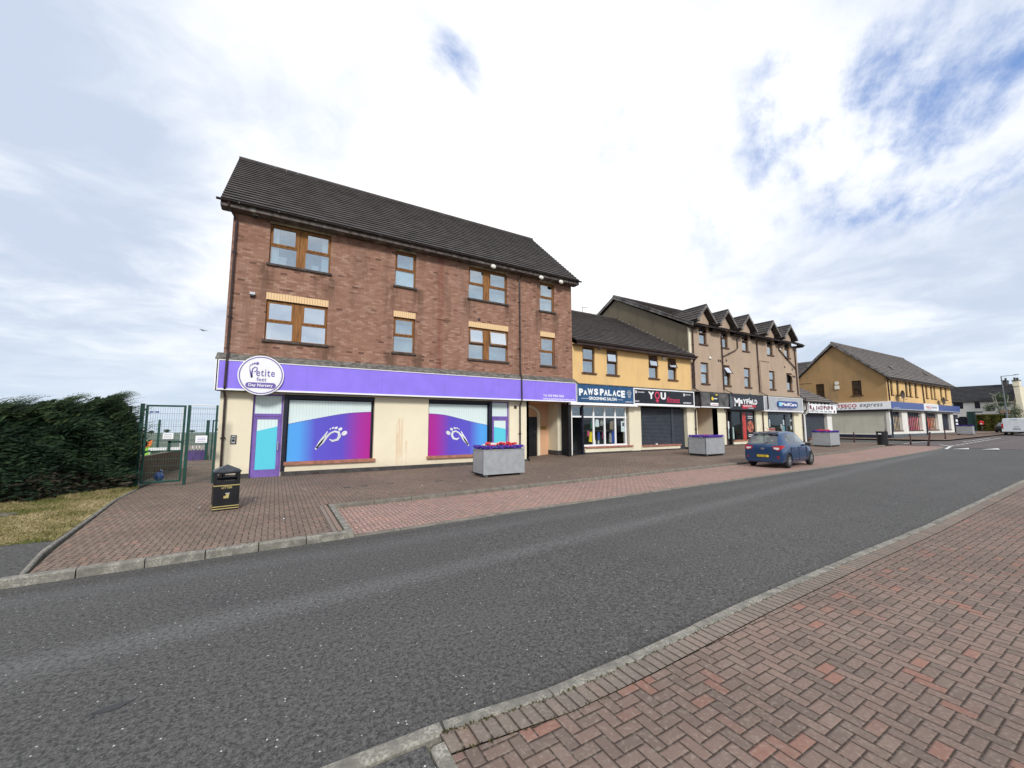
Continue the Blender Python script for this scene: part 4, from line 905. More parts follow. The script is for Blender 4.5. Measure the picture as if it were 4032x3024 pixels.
s2 = thing('fascia_sign', 'blue fascia sign of the grooming salon with white western lettering', 'sign', (12.5, 15.05, 2.9))
b = MB(); b.box(12.52, 16.33, YS, YW-.01, 2.90, 3.74); b.build('sign_board', 'blue_sign', s2)
for ch, x0, x1, z0, z1 in (('P',12.62,12.88,3.19,3.54), ('A',12.90,13.15,3.23,3.46), ('W',13.17,13.53,3.24,3.56), ('S',13.58,13.86,3.25,3.57), ('P',13.97,14.24,3.24,3.58), ('A',14.25,14.51,3.24,3.54), ('L',14.53,14.76,3.25,3.55), ('A',14.83,15.10,3.24,3.53), ('C',15.13,15.39,3.23,3.55), ('E',15.44,15.72,3.18,3.55)):
    fit(s2, 'sign_lettering', ch, x0, x1, z0, z1, YS-.001, 'paper', bold=.055)
fit(s2, 'sign_lettering', 'GROOMING SALON', 13.23, 15.10, 3.0, 3.16, YS-.001, 'paper', bold=.03); fit(s2, 'sign_lettering', '07548 123 111', 15.75, 16.29, 2.93, 3.0, YS-.001, 'paper')
b = MB()
for x in (12.75, 13.75, 14.35, 15.0):
    pass
b.box(12.76, 13.18, YS-.008, YS, 3.055, 3.07); b.box(15.18, 15.56, YS-.008, YS, 3.055, 3.07); b.build('sign_rule', 'paper', s2)
b = MB()
for cx_, cz_, rx_, rz_ in ((15.90, 3.44, .045, .07), (15.98, 3.52, .045, .075), (16.08, 3.52, .045, .075), (16.16, 3.44, .045, .07), (16.03, 3.33, .10, .085)):
    ell(b, cx_, cz_, rx_, rz_, 0, YS, .006); ell(b, cx_, cz_, rx_*.5, rz_*.5, 0, YS-.006, .003, 1)
ribbon(b, [(15.93, 3.27), (15.97, 3.21), (16.03, 3.19), (16.09, 3.21), (16.13, 3.27)], [.03]*5, YS); b.build('paw_emblem', ['silver', 'blue_sign'], s2)
s3 = thing('fascia_sign', 'black fascia sign with white border and pink gym lettering above the long shutter', 'sign', (16.36, 15.05, 2.87))
b = MB(); b.box(16.36, 21.42, YS, YW-.01, 2.88, 3.72); b.build('sign_board', 'black_sign', s3)
b = MB(); b.box(16.34, 21.45, YS-.02, YS, 3.675, 3.735); b.box(16.34, 21.45, YS-.02, YS, 2.86, 2.92); b.box(16.34, 16.41, YS-.02, YS, 2.92, 3.675); b.box(21.38, 21.45, YS-.02, YS, 2.92, 3.675); b.box(16.5, 21.9, YS-.06, YW, 2.80, 2.86); b.build('sign_border', 'white', s3)
fit(s3, 'sign_lettering', 'Y', 17.49, 17.96, 3.19, 3.58, YS-.001, 'white', bold=.05); fit(s3, 'sign_lettering', 'U', 18.49, 18.93, 3.18, 3.58, YS-.001, 'white', bold=.05)
b = MB()
for i in range(28):
    a0, a1 = 2*PI*i/28, 2*PI*(i+1)/28; b.poly([(18.21+r_*math.cos(a)*.92, YS, 3.39+r_*math.sin(a)) for a, r_ in ((a0, .215), (a1, .215), (a1, .14), (a0, .14))], (0, -.008, 0))
b.box(18.17, 18.25, YS-.008, YS, 3.0, 3.18); b.box(18.08, 18.34, YS-.009, YS, 3.06, 3.12); b.build('venus_symbol', 'pinkred', s3)
fit(s3, 'sign_lettering', 'fitness', 18.98, 20.13, 3.02, 3.34, YS-.001, 'pinkred', shear=.35)
text(s3, 'sign_lettering', 'YouFitnessMayfield', (16.64, YS-.001, 3.50), .095, 'white', sx=.75); text(s3, 'sign_lettering', 'you_fitness_belfast', (20.62, YS-.001, 3.50), .095, 'white', sx=.7)
text(s3, 'sign_lettering', 'Unit 5', (16.46, YS-.001, 3.0), .12, 'white', bold=.002); text(s3, 'sign_lettering', 'Tel 078 3482 3337', (20.42, YS-.001, 3.0), .12, 'white', sx=.8, bold=.002)
b = MB(); b.box(16.47, 16.60, YS-.006, YS, 3.46, 3.60); b.box(20.46, 20.59, YS-.006, YS, 3.44, 3.58); b.box(16.525, 16.55, YS-.009, YS-.006, 3.47, 3.58, 1); b.box(20.50, 20.55, YS-.009, YS-.006, 3.485, 3.535, 1); b.build('social_icon', ['white', 'black_sign'], s3)

# ------------------------------------------------------------------ TAN BUILDING with dormers
tb = thing('tan_building', 'three storey tan rendered building with five gabled dormers over the butcher and pharmacy', 'building', (21.72, 15.4, .1))
cxs = (23.12, 25.44, 27.86, 31.05, 33.50)
WA = [(22.72, 23.51), (25.06, 25.81), (27.45, 28.25), (30.64, 31.45), (33.10, 33.86)]; WB = [(22.75, 23.54), (25.08, 25.85), (27.50, 28.28), (30.70, 31.47), (33.15, 33.95)]
TA = [(a, c, 6.85, 8.19) for a, c in WA]; TB_ = [(a, c, 4.34, 5.68) for a, c in WB]
DW = .70; skip = []; xs_ = [21.72] + [v for c_ in cxs for v in (c_-DW, c_+DW)] + [34.95]
for i in range(0, len(xs_), 2): skip.append((xs_[i], xs_[i+1], 7.78, 8.34))
b = MB(); wall_grid(b, 21.72, 34.95, 3.70, 8.34, YW, TA+TB_, .14, skip)
for c_ in cxs:
    b.poly([(c_-DW, YW, 8.34), (c_+DW, YW, 8.34), (c_, YW, 9.12)], (0, .1, 0))
    for s_ in (-1, 1): b.poly([(c_+s_*DW, YW, 7.78), (c_+s_*DW, YW, 8.34), (c_+s_*DW, YW+1.0, 8.34), (c_+s_*DW, YW+.0, 7.80)], (-s_*.05, 0, 0))
b.build('front_wall', 'tan', tb); b = MB(); b.box(21.84, 34.82, 27.48, 27.58, .2, 7.8); b.build('rear_wall', 'tan', tb)
b = MB(); gable_side(b, 21.72, YW+.01, 27.6, .2, 7.80, 21.5, 11.15); b.build('side_wall', 'tan_gable', tb)
b = MB(); gable_side(b, 34.83, YW+.01, 27.6, .2, 7.80, 21.5, 11.15); b.build('side_wall', 'tan', tb)
b = MB(); b.box(21.70, 21.86, 15.38, 15.46, 5.9, 7.8); b.build('corner_trim', 'cream2', tb)
zr, zeave = 11.42, 7.93; sl = (zr-zeave)/(21.5-15.0)
b = MB(); courses(b, (21.55, 15.0, zeave), (35.12, 15.0, zeave), (35.12, 21.5, zr), (21.55, 21.5, zr), 22, .035); courses(b, (35.12, 28, zeave), (21.55, 28, zeave), (21.55, 21.5, zr), (35.12, 21.5, zr), 22, .03); ridge_tiles(b, (21.55, 21.5, zr), (35.12, 21.5, zr))
b.build('roof', 'tile', tb)
for X_ in (21.52, 35.10): b = MB(); b.poly([(X_, 14.95, 7.76), (X_, 21.5, 11.20), (X_, 28.1, 7.76), (X_, 28.1, 7.98), (X_, 21.5, zr+.02), (X_, 14.95, 7.98)], (.035, 0, 0)); b.build('bargeboard', 'barge', tb)
b = MB(); b.poly([(21.49, 15.0, 7.95), (21.49, 21.5, 11.44), (21.49, 21.5, 11.49), (21.49, 15.0, 8.02)], (.1, 0, 0)); b.build('verge_trim', 'barge', tb)
for i, c_ in enumerate(cxs):
    zb, zp, hw = 8.30, 9.32, .95; yb2 = 15.0 + (zp - zeave)/sl; ye2 = 15.0 + (zb-zeave)/sl
    b = MB()
    for s_ in (-1, 1): courses(b, (c_+s_*hw, 15.05, zb), (c_+s_*hw, ye2+.3, zb), (c_, yb2+.2, zp), (c_, 15.05, zp), 5, .03)
    ridge_tiles(b, (c_, 15.05, zp), (c_, yb2, zp), .08)
    dm = b.build('dormer', 'tile', tb)
    b = MB()
    for s_ in (-1, 1): b.poly([(c_+s_*(hw+.03), 15.02, zb-.14), (c_+s_*(hw+.03), 15.02, zb+.02), (c_, 15.02, zp+.03), (c_, 15.02, zp-.17)], (0, .035, 0))
    b.build('dormer_bargeboard', 'barge', dm)
    b = MB()
    for s_ in (-1, 1):
        xa = c_+s_*DW; xb = c_+s_*hw; b.poly([(xa, 15.06, zb-.02), (xb, 15.06, zb-.08), (xb, 16.0, zb-.08), (xa, 16.0, zb-.02)], (0, 0, .03)); b.box(min(xa, xb), max(xa, xb), 15.08, 15.4, zb-.12, zb-.06)
    b.build('dormer_eave', 'gutter', dm)
for i in range(0, len(xs_), 2):
    a, c = xs_[i], xs_[i+1]
    gutter_run(tb, a-.1 if i == 0 else a-.02, c+.25 if i == 10 else c+.02, 14.94, 7.90, 'gutter')
    b = MB(); b.box(a-.1 if i == 0 else a, c+.15 if i == 10 else c, 15.0, 15.39, 7.74, 7.80); b.box(a-.1 if i == 0 else a, c+.15 if i == 10 else c, 15.0, 15.03, 7.74, 7.90); b.build('soffit', 'gutter', tb)
opA = ({0: 6}, {}, {0: 6}, {}, {}); opB = ({}, {0: 32}, {}, {}, {0: 55})
for i, q in enumerate(TA): window(tb, *q, YW, None, 7.48, frame='frame_dark', lit='room_blue', sill='sill_brown', open_=opA[i], so=.05)
for i, q in enumerate(TB_): window(tb, *q, YW, None, 4.98, frame='frame_dark', lit=('net', 'net', 'room_mid', 'room_mid', 'room_mid')[i], sill='sill_brown', open_=opB[i], so=.05)
P_ = lambda pts, r=.04, m_='pipe': pipe_run(tb, pts, m_, r)
P_([(22.0, 14.96, 7.86), (22.0, 15.33, 7.6), (21.98, 15.33, 4.0)])
P_([(24.98, 14.96, 7.86), (24.98, 15.33, 7.6), (25.0, 15.33, 4.05), (25.3, 15.0, 3.8), (25.3, 14.98, 2.9), (25.15, 15.34, 2.6), (25.1, 15.34, .5)])
P_([(26.95, 14.96, 7.86), (26.8, 15.33, 7.6), (26.78, 15.33, 6.95), (26.5, 15.33, 6.75), (25.02, 15.33, 6.2)])
P_([(29.2, 14.96, 7.86), (29.2, 15.33, 7.6), (29.23, 15.33, 4.05), (29.5, 15.0, 3.8), (29.5, 14.98, 2.9), (29.42, 15.34, 2.6), (29.40, 15.34, .5)])
P_([(32.25, 14.96, 7.86), (32.2, 15.33, 7.6), (32.2, 15.33, 7.35), (34.5, 15.33, 6.05)])
P_([(34.5, 14.96, 7.86), (34.5, 15.33, 7.6), (34.6, 15.33, 4.05), (34.85, 15.0, 3.8)])
P_([(29.55, 15.36, 3.9), (29.5, 15.36, 6.32), (30.8, 15.36, 6.32)], .02, 'tan')
lamp(tb, 23.72, 15.4, 6.02); lamp(tb, 32.35, 15.4, 7.40); lamp(tb, 27.45, 15.1, 3.83, 1)
for x, z_ in ((24.63, 5.92), (24.83, 5.92), (25.5, 6.0), (32.95, 6.1), (34.05, 6.0)):
    b = MB(); b.box(x-.07, x+.07, 15.385, 15.41, z_-.07, z_+.07); b.build('vent', 'pipe', tb)
HT = [(22.15, 24.22, .2, 2.86), (25.24, 28.64, .2, 2.86), (30.15, 33.80, .2, 2.86)]
b = MB(); wall_grid(b, 21.80, 34.95, .1, 2.9, YW-.004, HT, .35); b.box(25.78, 28.62, YW-.06, YW+.3, .2, .70); b.box(30.15, 32.7, YW-.06, YW+.3, .2, .75); b.poly([(24.22, YW, .2), (24.22, 17.1, .2), (24.22, 17.1, 2.86), (24.22, YW, 2.86)], (.1, 0, 0))
b.build('shop_wall', 'cream2', tb)
b = MB()
for a, c in ((24.22, 25.24), (25.76, 28.66), (28.66, 30.15), (33.8, 34.97)): b.box(a, c, YW-.075, YW-.001, .1, .50)
b.build('plinth', 'plinth', tb)
for a, c, z_ in ((25.76, 28.66, .70), (30.15, 32.7, .75)): b = MB(); b.box(a, c, YW-.12, YW+.2, z_, z_+.08); b.build('shop_sill', 'terracotta', tb)
b = MB(); b.box(22.15, 26.5, 17.0, 17.1, .2, 2.86); b.build('entry_wall', 'peach', tb)
b = MB(); b.box(24.30, 24.74, 16.95, 17.0, .4, 2.32); b.build('entry_door', 'black', tb)
b = MB(); b.box(24.74, 24.9, 16.93, 17.0, .3, 2.42); b.build('entry_surround', 'cream2', tb)
b = MB(); b.box(24.97, 25.33, 16.985, 17.0, 1.64, 1.86); b.build('entry_plaque', 'brass', tb)
b = MB(); b.box(22.0, 24.3, YW, 17, 2.86, 2.9); b.build('entry_ceiling', 'peach', tb)
b = MB(); b.box(21.95, 34.95, YS+.02, YW+.4, 2.84, 2.88); b.build('fascia_soffit', 'black', tb); b = MB(); b.box(22.0, 34.97, YS-.03, YW+.02, 3.76, 3.80); b.build('flashing', 'flash', tb)
# butcher front
b = MB(); y = YW+.10
b.box(25.26, 25.34, y, y+.06, .5, 2.8); b.box(25.66, 25.80, y-.1, y+.06, .5, 2.8); b.box(25.34, 28.64, y, y+.06, 2.62, 2.8); b.box(26.98, 27.12, y-.02, y+.06, .78, 2.62); b.box(28.56, 28.64, y, y+.06, .78, 2.62); b.box(25.34, 25.66, y, y+.06, .5, .7)
sw = b.build('shop_window', 'black', tb)
q = MB(); q.box(25.8, 26.98, y+.02, y+.026, .78, 2.62); q.box(27.12, 28.56, y+.02, y+.026, .78, 2.62); q.build('glass_panel', 'glass_dark', sw)
q = MB(); q.box(25.34, 25.66, y+.02, y+.026, .7, 2.62); q.build('door_glass', 'glass_dark', sw)
q = MB(); q.box(25.85, 26.95, 16.0, 16.3, .8, 1.62); q.box(25.95, 26.5, 15.9, 16.0, 1.3, 1.75); q.box(26.1, 26.8, 15.9, 16.0, .85, 1.2); tag(q.build('display_counter', 'vblind'), 'pale glass display counter inside the butcher window', 'counter')
q = MB(); yy = y+.008; q.box(27.14, 28.55, yy, yy+.006, .80, 2.6); q.build('window_graphic', 'black_sign', sw)
q = MB(); q.box(27.16, 27.56, yy-.004, yy, .80, 2.6); q.build('window_graphic', 'redprint', sw)
q = MB(); ell(q, 28.08, 1.65, .40, .40, 0, yy, .005); q.build('window_graphic', 'meat', sw)
for z_, wd in ((2.46, .5), (2.32, .6), (2.2, .55), (1.06, .62), (.95, .6)):
    q = MB(); q.box(28.1-wd/2, 28.1+wd/2, yy-.005, yy, z_, z_+.045); q.build('graphic_line', 'red' if z_ > 2.4 else 'white', sw)
q = MB(); q.box(25.4, 25.6, y-.004, y, 1.5, 2.0); q.build('door_notice', 'paper', sw)
# pharmacy front
b = MB(); b.box(30.2, 33.8, y, y+.06, 2.5, 2.8); b.box(32.68, 32.9, y-.04, y+.06, .5, 2.5); b.box(33.0, 33.75, y, y+.06, 2.22, 2.28); b.box(30.2, 30.26, y, y+.06, .83, 2.5); b.box(33.72, 33.8, y, y+.06, .5, 2.5); b.box(32.9, 32.98, y, y+.06, .5, 2.22)
sw = b.build('shop_window', 'shutter', tb)
q = MB(); q.box(30.26, 32.68, y+.02, y+.026, .83, 2.5); q.box(32.9, 33.72, y+.02, y+.026, .5, 2.5); q.build('glass_panel', 'glass_dark', sw)
def paper(x0, x1, z0, z1, m, lab, kind='poster', y_=15.53):
    q = MB(); q.box(x0, x1, y_, y_+.006, z0, z1); n = 3
    for i in range(n): q.box(x0+(x1-x0)*.15, x1-(x1-x0)*.15, y_-.003, y_, z0+(z1-z0)*(.2+.25*i), z0+(z1-z0)*(.28+.25*i), 1)
    return tag(q.build(kind, [m, 'room_mid']), lab, 'poster')
paper(30.55, 30.68, 1.62, 2.14, 'paper', 'narrow white poster at the left edge of the pharmacy window'); paper(32.45, 32.62, 1.75, 2.13, 'paper', 'white poster high beside the pharmacy door'); paper(32.1, 32.25, 1.5, 1.8, 'paper', 'small white notice in the middle of the pharmacy window'); paper(32.45, 32.63, 1.25, 1.68, 'paperblue', 'cyan poster low beside the pharmacy door')
paper(32.2, 32.42, 1.15, 1.7, 'magazine', 'pale yellow poster beside the cyan poster in the pharmacy window'); paper(33.50, 33.72, 2.02, 2.16, 'paper', 'round cornered white sticker on the pharmacy door glass'); paper(33.50, 33.70, 1.42, 1.68, 'paper', 'opening hours notice on the pharmacy door glass')
q = MB(); q.box(30.65, 31.72, 15.75, 16.0, .83, 1.55)
for i in range(4): q.box(30.67, 31.70, 15.72, 15.75, .9+.17*i, 1.0+.17*i, 1)
tag(q.build('leaflet_rack', ['magazine', 'redprint']), 'rack of pale packets behind the pharmacy window', 'rack')
b = MB(); b.quad((25.2, 18.4, .3), (34.9, 18.4, .3), (34.9, 18.4, 2.85), (25.2, 18.4, 2.85)); b.quad((25.2, YW+.2, .42), (34.9, YW+.2, .42), (34.9, 18.4, .42), (25.2, 18.4, .42))
for X_ in (25.0, 28.9, 34.8): b.quad((X_, YW+.2, .3), (X_, 18.4, .3), (X_, 18.4, 2.85), (X_, YW+.2, 2.85))
b.build('shop_interior', 'room', tb)
q = MB(); q.box(31.6, 33.5, 17.2, 17.6, .42, 1.5); tag(q.build('shop_counter', 'room_mid'), 'grey counter inside the pharmacy', 'counter')
s4 = thing('fascia_sign', 'blank weathered grey fascia with a small black to-let board on it', 'sign', (22.02, 15.05, 2.85))
b = MB(); b.box(22.02, 24.95, YS, YW-.01, 2.88, 3.74); b.build('sign_board', 'greysign', s4); b = MB(); b.box(22.0, 24.97, YS-.05, YW-.02, 2.82, 2.88); b.build('sign_border', 'white', s4)
q = MB(); q.box(23.05, 23.88, YS-.02, YS, 3.15, 3.68); bd = q.build('letting_board', 'black_sign', s4); q = MB(); ell(q, 23.22, 3.38, .11, .11, 0, YS-.02); q.box(23.36, 23.7, YS-.026, YS-.02, 3.36, 3.41, 1); q.box(23.55, 23.78, YS-.026, YS-.02, 3.60, 3.66, 0); q.build('board_emblem', ['yellow_plate', 'paper'], bd)
q = MB(); q.box(23.02, 23.8, YS-.018, YS, 2.95, 3.12); q.box(23.1, 23.72, YS-.022, YS-.018, 3.0, 3.03, 1); q.build('board_strip', ['paper', 'red'], s4)
s5 = thing('fascia_sign', 'tall black butcher fascia reading Mayfield with a grey roundel at its left', 'sign', (24.96, 15.0, 2.7))
b = MB(); b.box(24.96, 28.95, YS-.06, YW-.01, 2.74, 3.74); b.build('sign_board', 'black_sign', s5)
q = MB(); pts = [(24.97, YS-.06, 3.24)] + [(24.97+.52*math.cos(a), YS-.06, 3.23+.47*math.sin(a)) for a in [-PI/2 + PI*i/20 for i in range(21)]]; q.poly(pts[1:], (0, -.02, 0)); q.build('sign_roundel', 'plinth_grey', s5)
q = MB(); ribbon(q, [(24.97+.49*math.cos(a), 3.23+.44*math.sin(a)) for a in [-PI/2 + PI*i/20 for i in range(21)]], [.035]*21, YS-.08, .004); q.build('roundel_ring', 'navy', s5)
for ch, x0, x1, z0, z1 in (('M',25.40,26.08,2.97,3.50), ('a',26.10,26.42,3.14,3.40), ('Y',26.44,26.80,3.12,3.46), ('F',26.84,27.10,3.12,3.46), ('i',27.13,27.22,3.14,3.56), ('e',27.25,27.50,3.13,3.40), ('L',27.54,27.78,3.12,3.46), ('D',27.82,28.12,3.12,3.46)):
    fit(s5, 'sign_lettering', ch, x0, x1, z0, z1, YS-.061, 'white', bold=.04)
q = MB(); q.box(26.3, 27.93, YS-.068, YS-.06, 2.93, 3.08); q.box(26.3, 26.95, YS-.067, YS-.06, 2.83, 2.93); st_ = q.build('sign_band', 'red', s5); text(s5, 'sign_lettering', 'VILLAGE BUTCHERS', (26.42, YS-.069, 2.965), .12, 'white', sx=.98, bold=.002); text(s5, 'sign_lettering', 'TEL 028 9083 9090', (27.0, YS-.061, 2.84), .09, 'white', sx=.9)
s6 = thing('fascia_sign', 'silver pharmacy fascia with a blue rounded logo panel', 'sign', (28.97, 15.0, 2.72))
b = MB(); b.box(29.05, 34.40, YS-.02, YW-.01, 2.76, 3.70); b.build('sign_board', 'silver', s6); b = MB(); b.box(29.0, 34.45, YS-.05, YW-.02, 2.70, 2.76); b.box(29.0, 29.05, YS-.04, YW-.02, 2.76, 3.72); b.box(34.40, 34.45, YS-.04, YW-.02, 2.76, 3.72); b.box(29.0, 34.45, YS-.04, YW-.02, 3.70, 3.74); b.build('sign_border', 'white', s6)
q = MB(); R_ = .225
q.poly([(30.95+R_*math.cos(a), YS-.02, 3.235+R_*math.sin(a)) for a in [PI/2+PI*i/10 for i in range(11)]] + [(33.35+R_*math.cos(a), YS-.02, 3.235+R_*math.sin(a)) for a in [-PI/2+PI*i/10 for i in range(11)]], (0, -.07, 0)); lg = q.build('logo_panel', 'tesco_blue', s6)
q = MB(); q.box(30.88, 31.22, YS-.098, YS-.09, 3.1, 3.37); q.build('logo_square', 'paperblue', lg); fit(lg, 'sign_lettering', 'MediCare', 31.25, 33.38, 3.12, 3.36, YS-.092, 'white', bold=.035)
fit(s6, 'sign_lettering', 'MAYFIELD PHARMACY', 30.9, 33.1, 2.85, 2.95, YS-.021, 'logo_purple', bold=.02)

# ------------------------------------------------------------------ small takeaway shop beyond the pharmacy
rb = thing('small_shop', 'low single storey shop with white piers between the tan building and the supermarket', 'building', (34.97, 15.4, .1))
b = MB(); wall_grid(b, 34.97, 40.05, .1, 3.5, YW-.004, [(35.55, 39.2, .3, 2.7)], .3); b.box(36.3, 38.4, YW-.06, YW+.25, .3, .66); b.build('front_wall', 'white_wall', rb)
b = MB(); gable_side(b, 39.93, YW+.01, 27.6, .1, 3.5, 21.5, 6.9); b.build('side_wall', 'ochre', rb)
b = MB(); courses(b, (34.97, 15.0, 3.55), (40.15, 15.0, 3.55), (40.15, 21.5, 7.15), (34.97, 21.5, 7.15), 18, .04); courses(b, (40.15, 28, 3.55), (34.97, 28, 3.55), (34.97, 21.5, 7.15), (40.15, 21.5, 7.15), 8, .03); b.build('roof', 'tile2', rb)
gutter_run(rb, 34.97, 40.2, 14.95, 3.54, 'gutter')
shutter(rb, 35.9, 39.0, .68, 2.66, YW+.14, (35.78, 35.9), .45); shutter(rb, 35.5, 35.8, .45, 2.66, YW+.16)
b = MB(); b.box(36.0, 38.6, YW-.12, YW+.1, .66, .74); b.build('shop_sill', 'terracotta', rb); b = MB(); b.box(36.2, 40.07, YW-.075, YW-.001, .1, .44); b.build('plinth', 'plinth', rb)
pipe_run(rb, [(35.2, 14.95, 3.5), (35.3, 15.0, 2.8), (35.3, 15.34, 2.5), (35.3, 15.34, .45)], 'white', .05); pipe_run(rb, [(34.85, 15.0, 3.8), (34.9, 14.98, 2.9), (35.05, 15.34, 2.6), (35.02, 15.34, .45)], 'pipe_dark', .04)
s7 = thing('fascia_sign', 'white takeaway fascia with dark red block lettering under the low roof', 'sign', (35.4, 15.05, 2.65))
b = MB(); b.box(35.4, 40.1, YS, YW-.01, 2.69, 3.46); b.build('sign_board', 'paper', s7)
for ch, x0, x1, z0, z1 in (('R',35.55,35.98,2.95,3.28), ('A',35.98,36.36,2.85,3.18), ('J',36.52,36.80,2.93,3.24), ('A',36.88,37.28,2.95,3.26), ('D',37.34,37.72,2.95,3.28), ('P',37.86,38.2,2.95,3.28), ('U',38.26,38.6,2.95,3.26), ('P',38.66,38.98,2.95,3.28), ('S',39.1,39.5,3.0,3.28)):
    fit(s7, 'sign_lettering', ch, x0, x1, z0, z1, YS-.001, 'maroon', bold=.06)
q = MB(); ell(q, 39.7, 2.83, .14, .11, 0, YS); q.build('sign_heart', 'maroon', s7)
q = MB()
for i in range(5): q.box(35.6+i*.76, 36.2+i*.76, YS-.006, YS, 2.76, 2.88)
for i in range(7): q.box(35.5+i*.62, 35.78+i*.62, YS-.008, YS, 3.38, 3.46, 1)
q.build('sign_boxes', ['silver', 'room'], s7)

# ------------------------------------------------------------------ SUPERMARKET
tk = thing('supermarket_building', 'ochre and yellow rendered supermarket building with blue fascia and barred windows', 'building', (47.8, 14, .4))
YT = 14.0; XT = 47.8
WT = [(48.65, 49.28), (50.15, 50.83), (52.40, 53.08), (53.42, 54.12), (54.97, 55.68), (58.17, 58.82), (59.70, 60.34), (60.76, 61.35), (62.92, 63.60), (64.56, 65.24)]
TT = [(a, c, 4.52, 5.85) for a, c in WT]
b = MB(); wall_grid(b, XT, 66.7, 3.8, 6.02, YT, TT, .12); b.build('front_wall', 'yellow', tk)
GW = [(18.82, 19.52, 4.54, 5.89), (15.82, 16.54, 4.56, 5.96)]
b = MB()
# left gable built as grid with two openings, then the triangle
ysg = sorted({14.0, 21.6, *[g_[i] for g_ in GW for i in (0, 1)]}); zsg = sorted({3.1, 6.05, *[g_[i] for g_ in GW for i in (2, 3)]})
for ya, yc in zip(ysg, ysg[1:]):
    for za, zc in zip(zsg, zsg[1:]):
        if not any(g_[0] < (ya+yc)/2 < g_[1] and g_[2] < (za+zc)/2 < g_[3] for g_ in GW): b.quad((XT, ya, za), (XT, yc, za), (XT, yc, zc), (XT, ya, zc))
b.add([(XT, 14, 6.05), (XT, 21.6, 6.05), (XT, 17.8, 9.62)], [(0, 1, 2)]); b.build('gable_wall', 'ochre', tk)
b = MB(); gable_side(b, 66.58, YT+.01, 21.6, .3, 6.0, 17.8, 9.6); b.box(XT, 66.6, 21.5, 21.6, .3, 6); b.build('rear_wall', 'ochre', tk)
for g_ in GW:
    b = MB(); X_ = XT+.05
    b.box(X_, X_+.05, g_[0], g_[0]+.07, g_[2], g_[3]); b.box(X_, X_+.05, g_[1]-.07, g_[1], g_[2], g_[3]); b.box(X_, X_+.05, g_[0]+.07, g_[1]-.07, g_[2], g_[2]+.06); b.box(X_, X_+.05, g_[0]+.07, g_[1]-.07, g_[3]-.06, g_[3]); b.box(X_, X_+.05, g_[0]+.07, g_[1]-.07, (g_[2]+g_[3])/2-.03, (g_[2]+g_[3])/2+.03)
    f = b.build('window', 'frame_dark', tk); q = MB(); q.box(X_+.06, X_+.07, g_[0], g_[1], g_[2], g_[3]); q.build('inner_blind', 'shutter_brown', f); q = MB(); q.box(X_+.02, X_+.026, g_[0]+.07, g_[1]-.07, g_[2]+.06, g_[3]-.06); q.build('pane', 'glass_dark', f)
    q = MB(); q.box(XT-.07, XT+.05, g_[0]-.12, g_[1]+.12, g_[2]-.07, g_[2]); q.build('sill', 'sill_brown', f)
for i, q in enumerate(TT): window(tk, *q, YT, None, None, frame='shutter_brown', lit='shutter_brown', sill='sill_brown', so=.05, glass='glass_dark')
ze, zr = 6.05, 9.92
b = MB(); courses(b, (47.5, 13.65, ze), (67.0, 13.65, ze), (67.0, 17.8, zr), (47.5, 17.8, zr), 17, .04); courses(b, (67.0, 21.95, ze), (47.5, 21.95, ze), (47.5, 17.8, zr), (67.0, 17.8, zr), 17, .04); ridge_tiles(b, (47.5, 17.8, zr), (67.0, 17.8, zr)); b.build('roof', 'tile2', tk)
for X_ in (47.46, 66.98): b = MB(); b.poly([(X_, 13.6, 5.85), (X_, 17.8, 9.66), (X_, 22.0, 5.85), (X_, 22.0, 6.06), (X_, 17.8, zr+.02), (X_, 13.6, 6.06)], (.04, 0, 0)); b.build('bargeboard', 'barge', tk)
b = MB(); b.box(47.5, 67, 13.65, 14, 5.86, 5.92); b.build('soffit', 'pipe', tk); gutter_run(tk, 47.45, 67.1, 13.60, 6.0, 'pipe_dark', .07)
# rear wing with its ridge running back
b = MB()
courses(b, (47.8, 19.9, 6.0), (47.8, 31, 6.0), (51.6, 31, 8.85), (51.6, 17.9, 8.85), 11, .04); courses(b, (55.4, 31, 6.0), (55.4, 20, 6.0), (51.6, 18, 8.85), (51.6, 31, 8.85), 4, .03); b.tube([(51.6, 23.6, 8.8), (51.6, 23.6, 9.3)], .09, 8); b.build('wing_roof', 'tile', tk)
b = MB(); b.box(48.1, 55.1, 21.6, 30.9, .4, 6.05); b.build('wing_wall', 'ochre', tk)
for x, z_, yv in ((52.9, 7.25, 14.85), (63.0, 7.25, 14.85)):
    b = MB(); b.poly([(x-.3, yv, z_), (x+.3, yv, z_), (x+.2, yv+.35, z_+.4), (x-.2, yv+.35, z_+.4)], (0, -.04, .06)); b.build('roof_vent', 'flash', tk)
pipe_run(tk, [(48.0, 13.62, 5.95), (48.0, 13.93, 5.8), (48.05, 13.93, 3.95)], 'pipe', .05); pipe_run(tk, [(57.1, 13.62, 5.95), (57.1, 13.93, 5.8), (57.25, 13.93, 3.95)], 'pipe', .05)
lamp(tk, 54.6, 14.0, 5.78); lamp(tk, 59.35, 14.0, 5.76)
b = MB(); b.disc((XT-.04, 17.72, 5.85), .17, (1, 0, 0), .1, 14); b.box(XT-.1, XT, 17.55, 17.9, 5.25, 5.60); b.build('wall_light', 'lampwhite', tk)
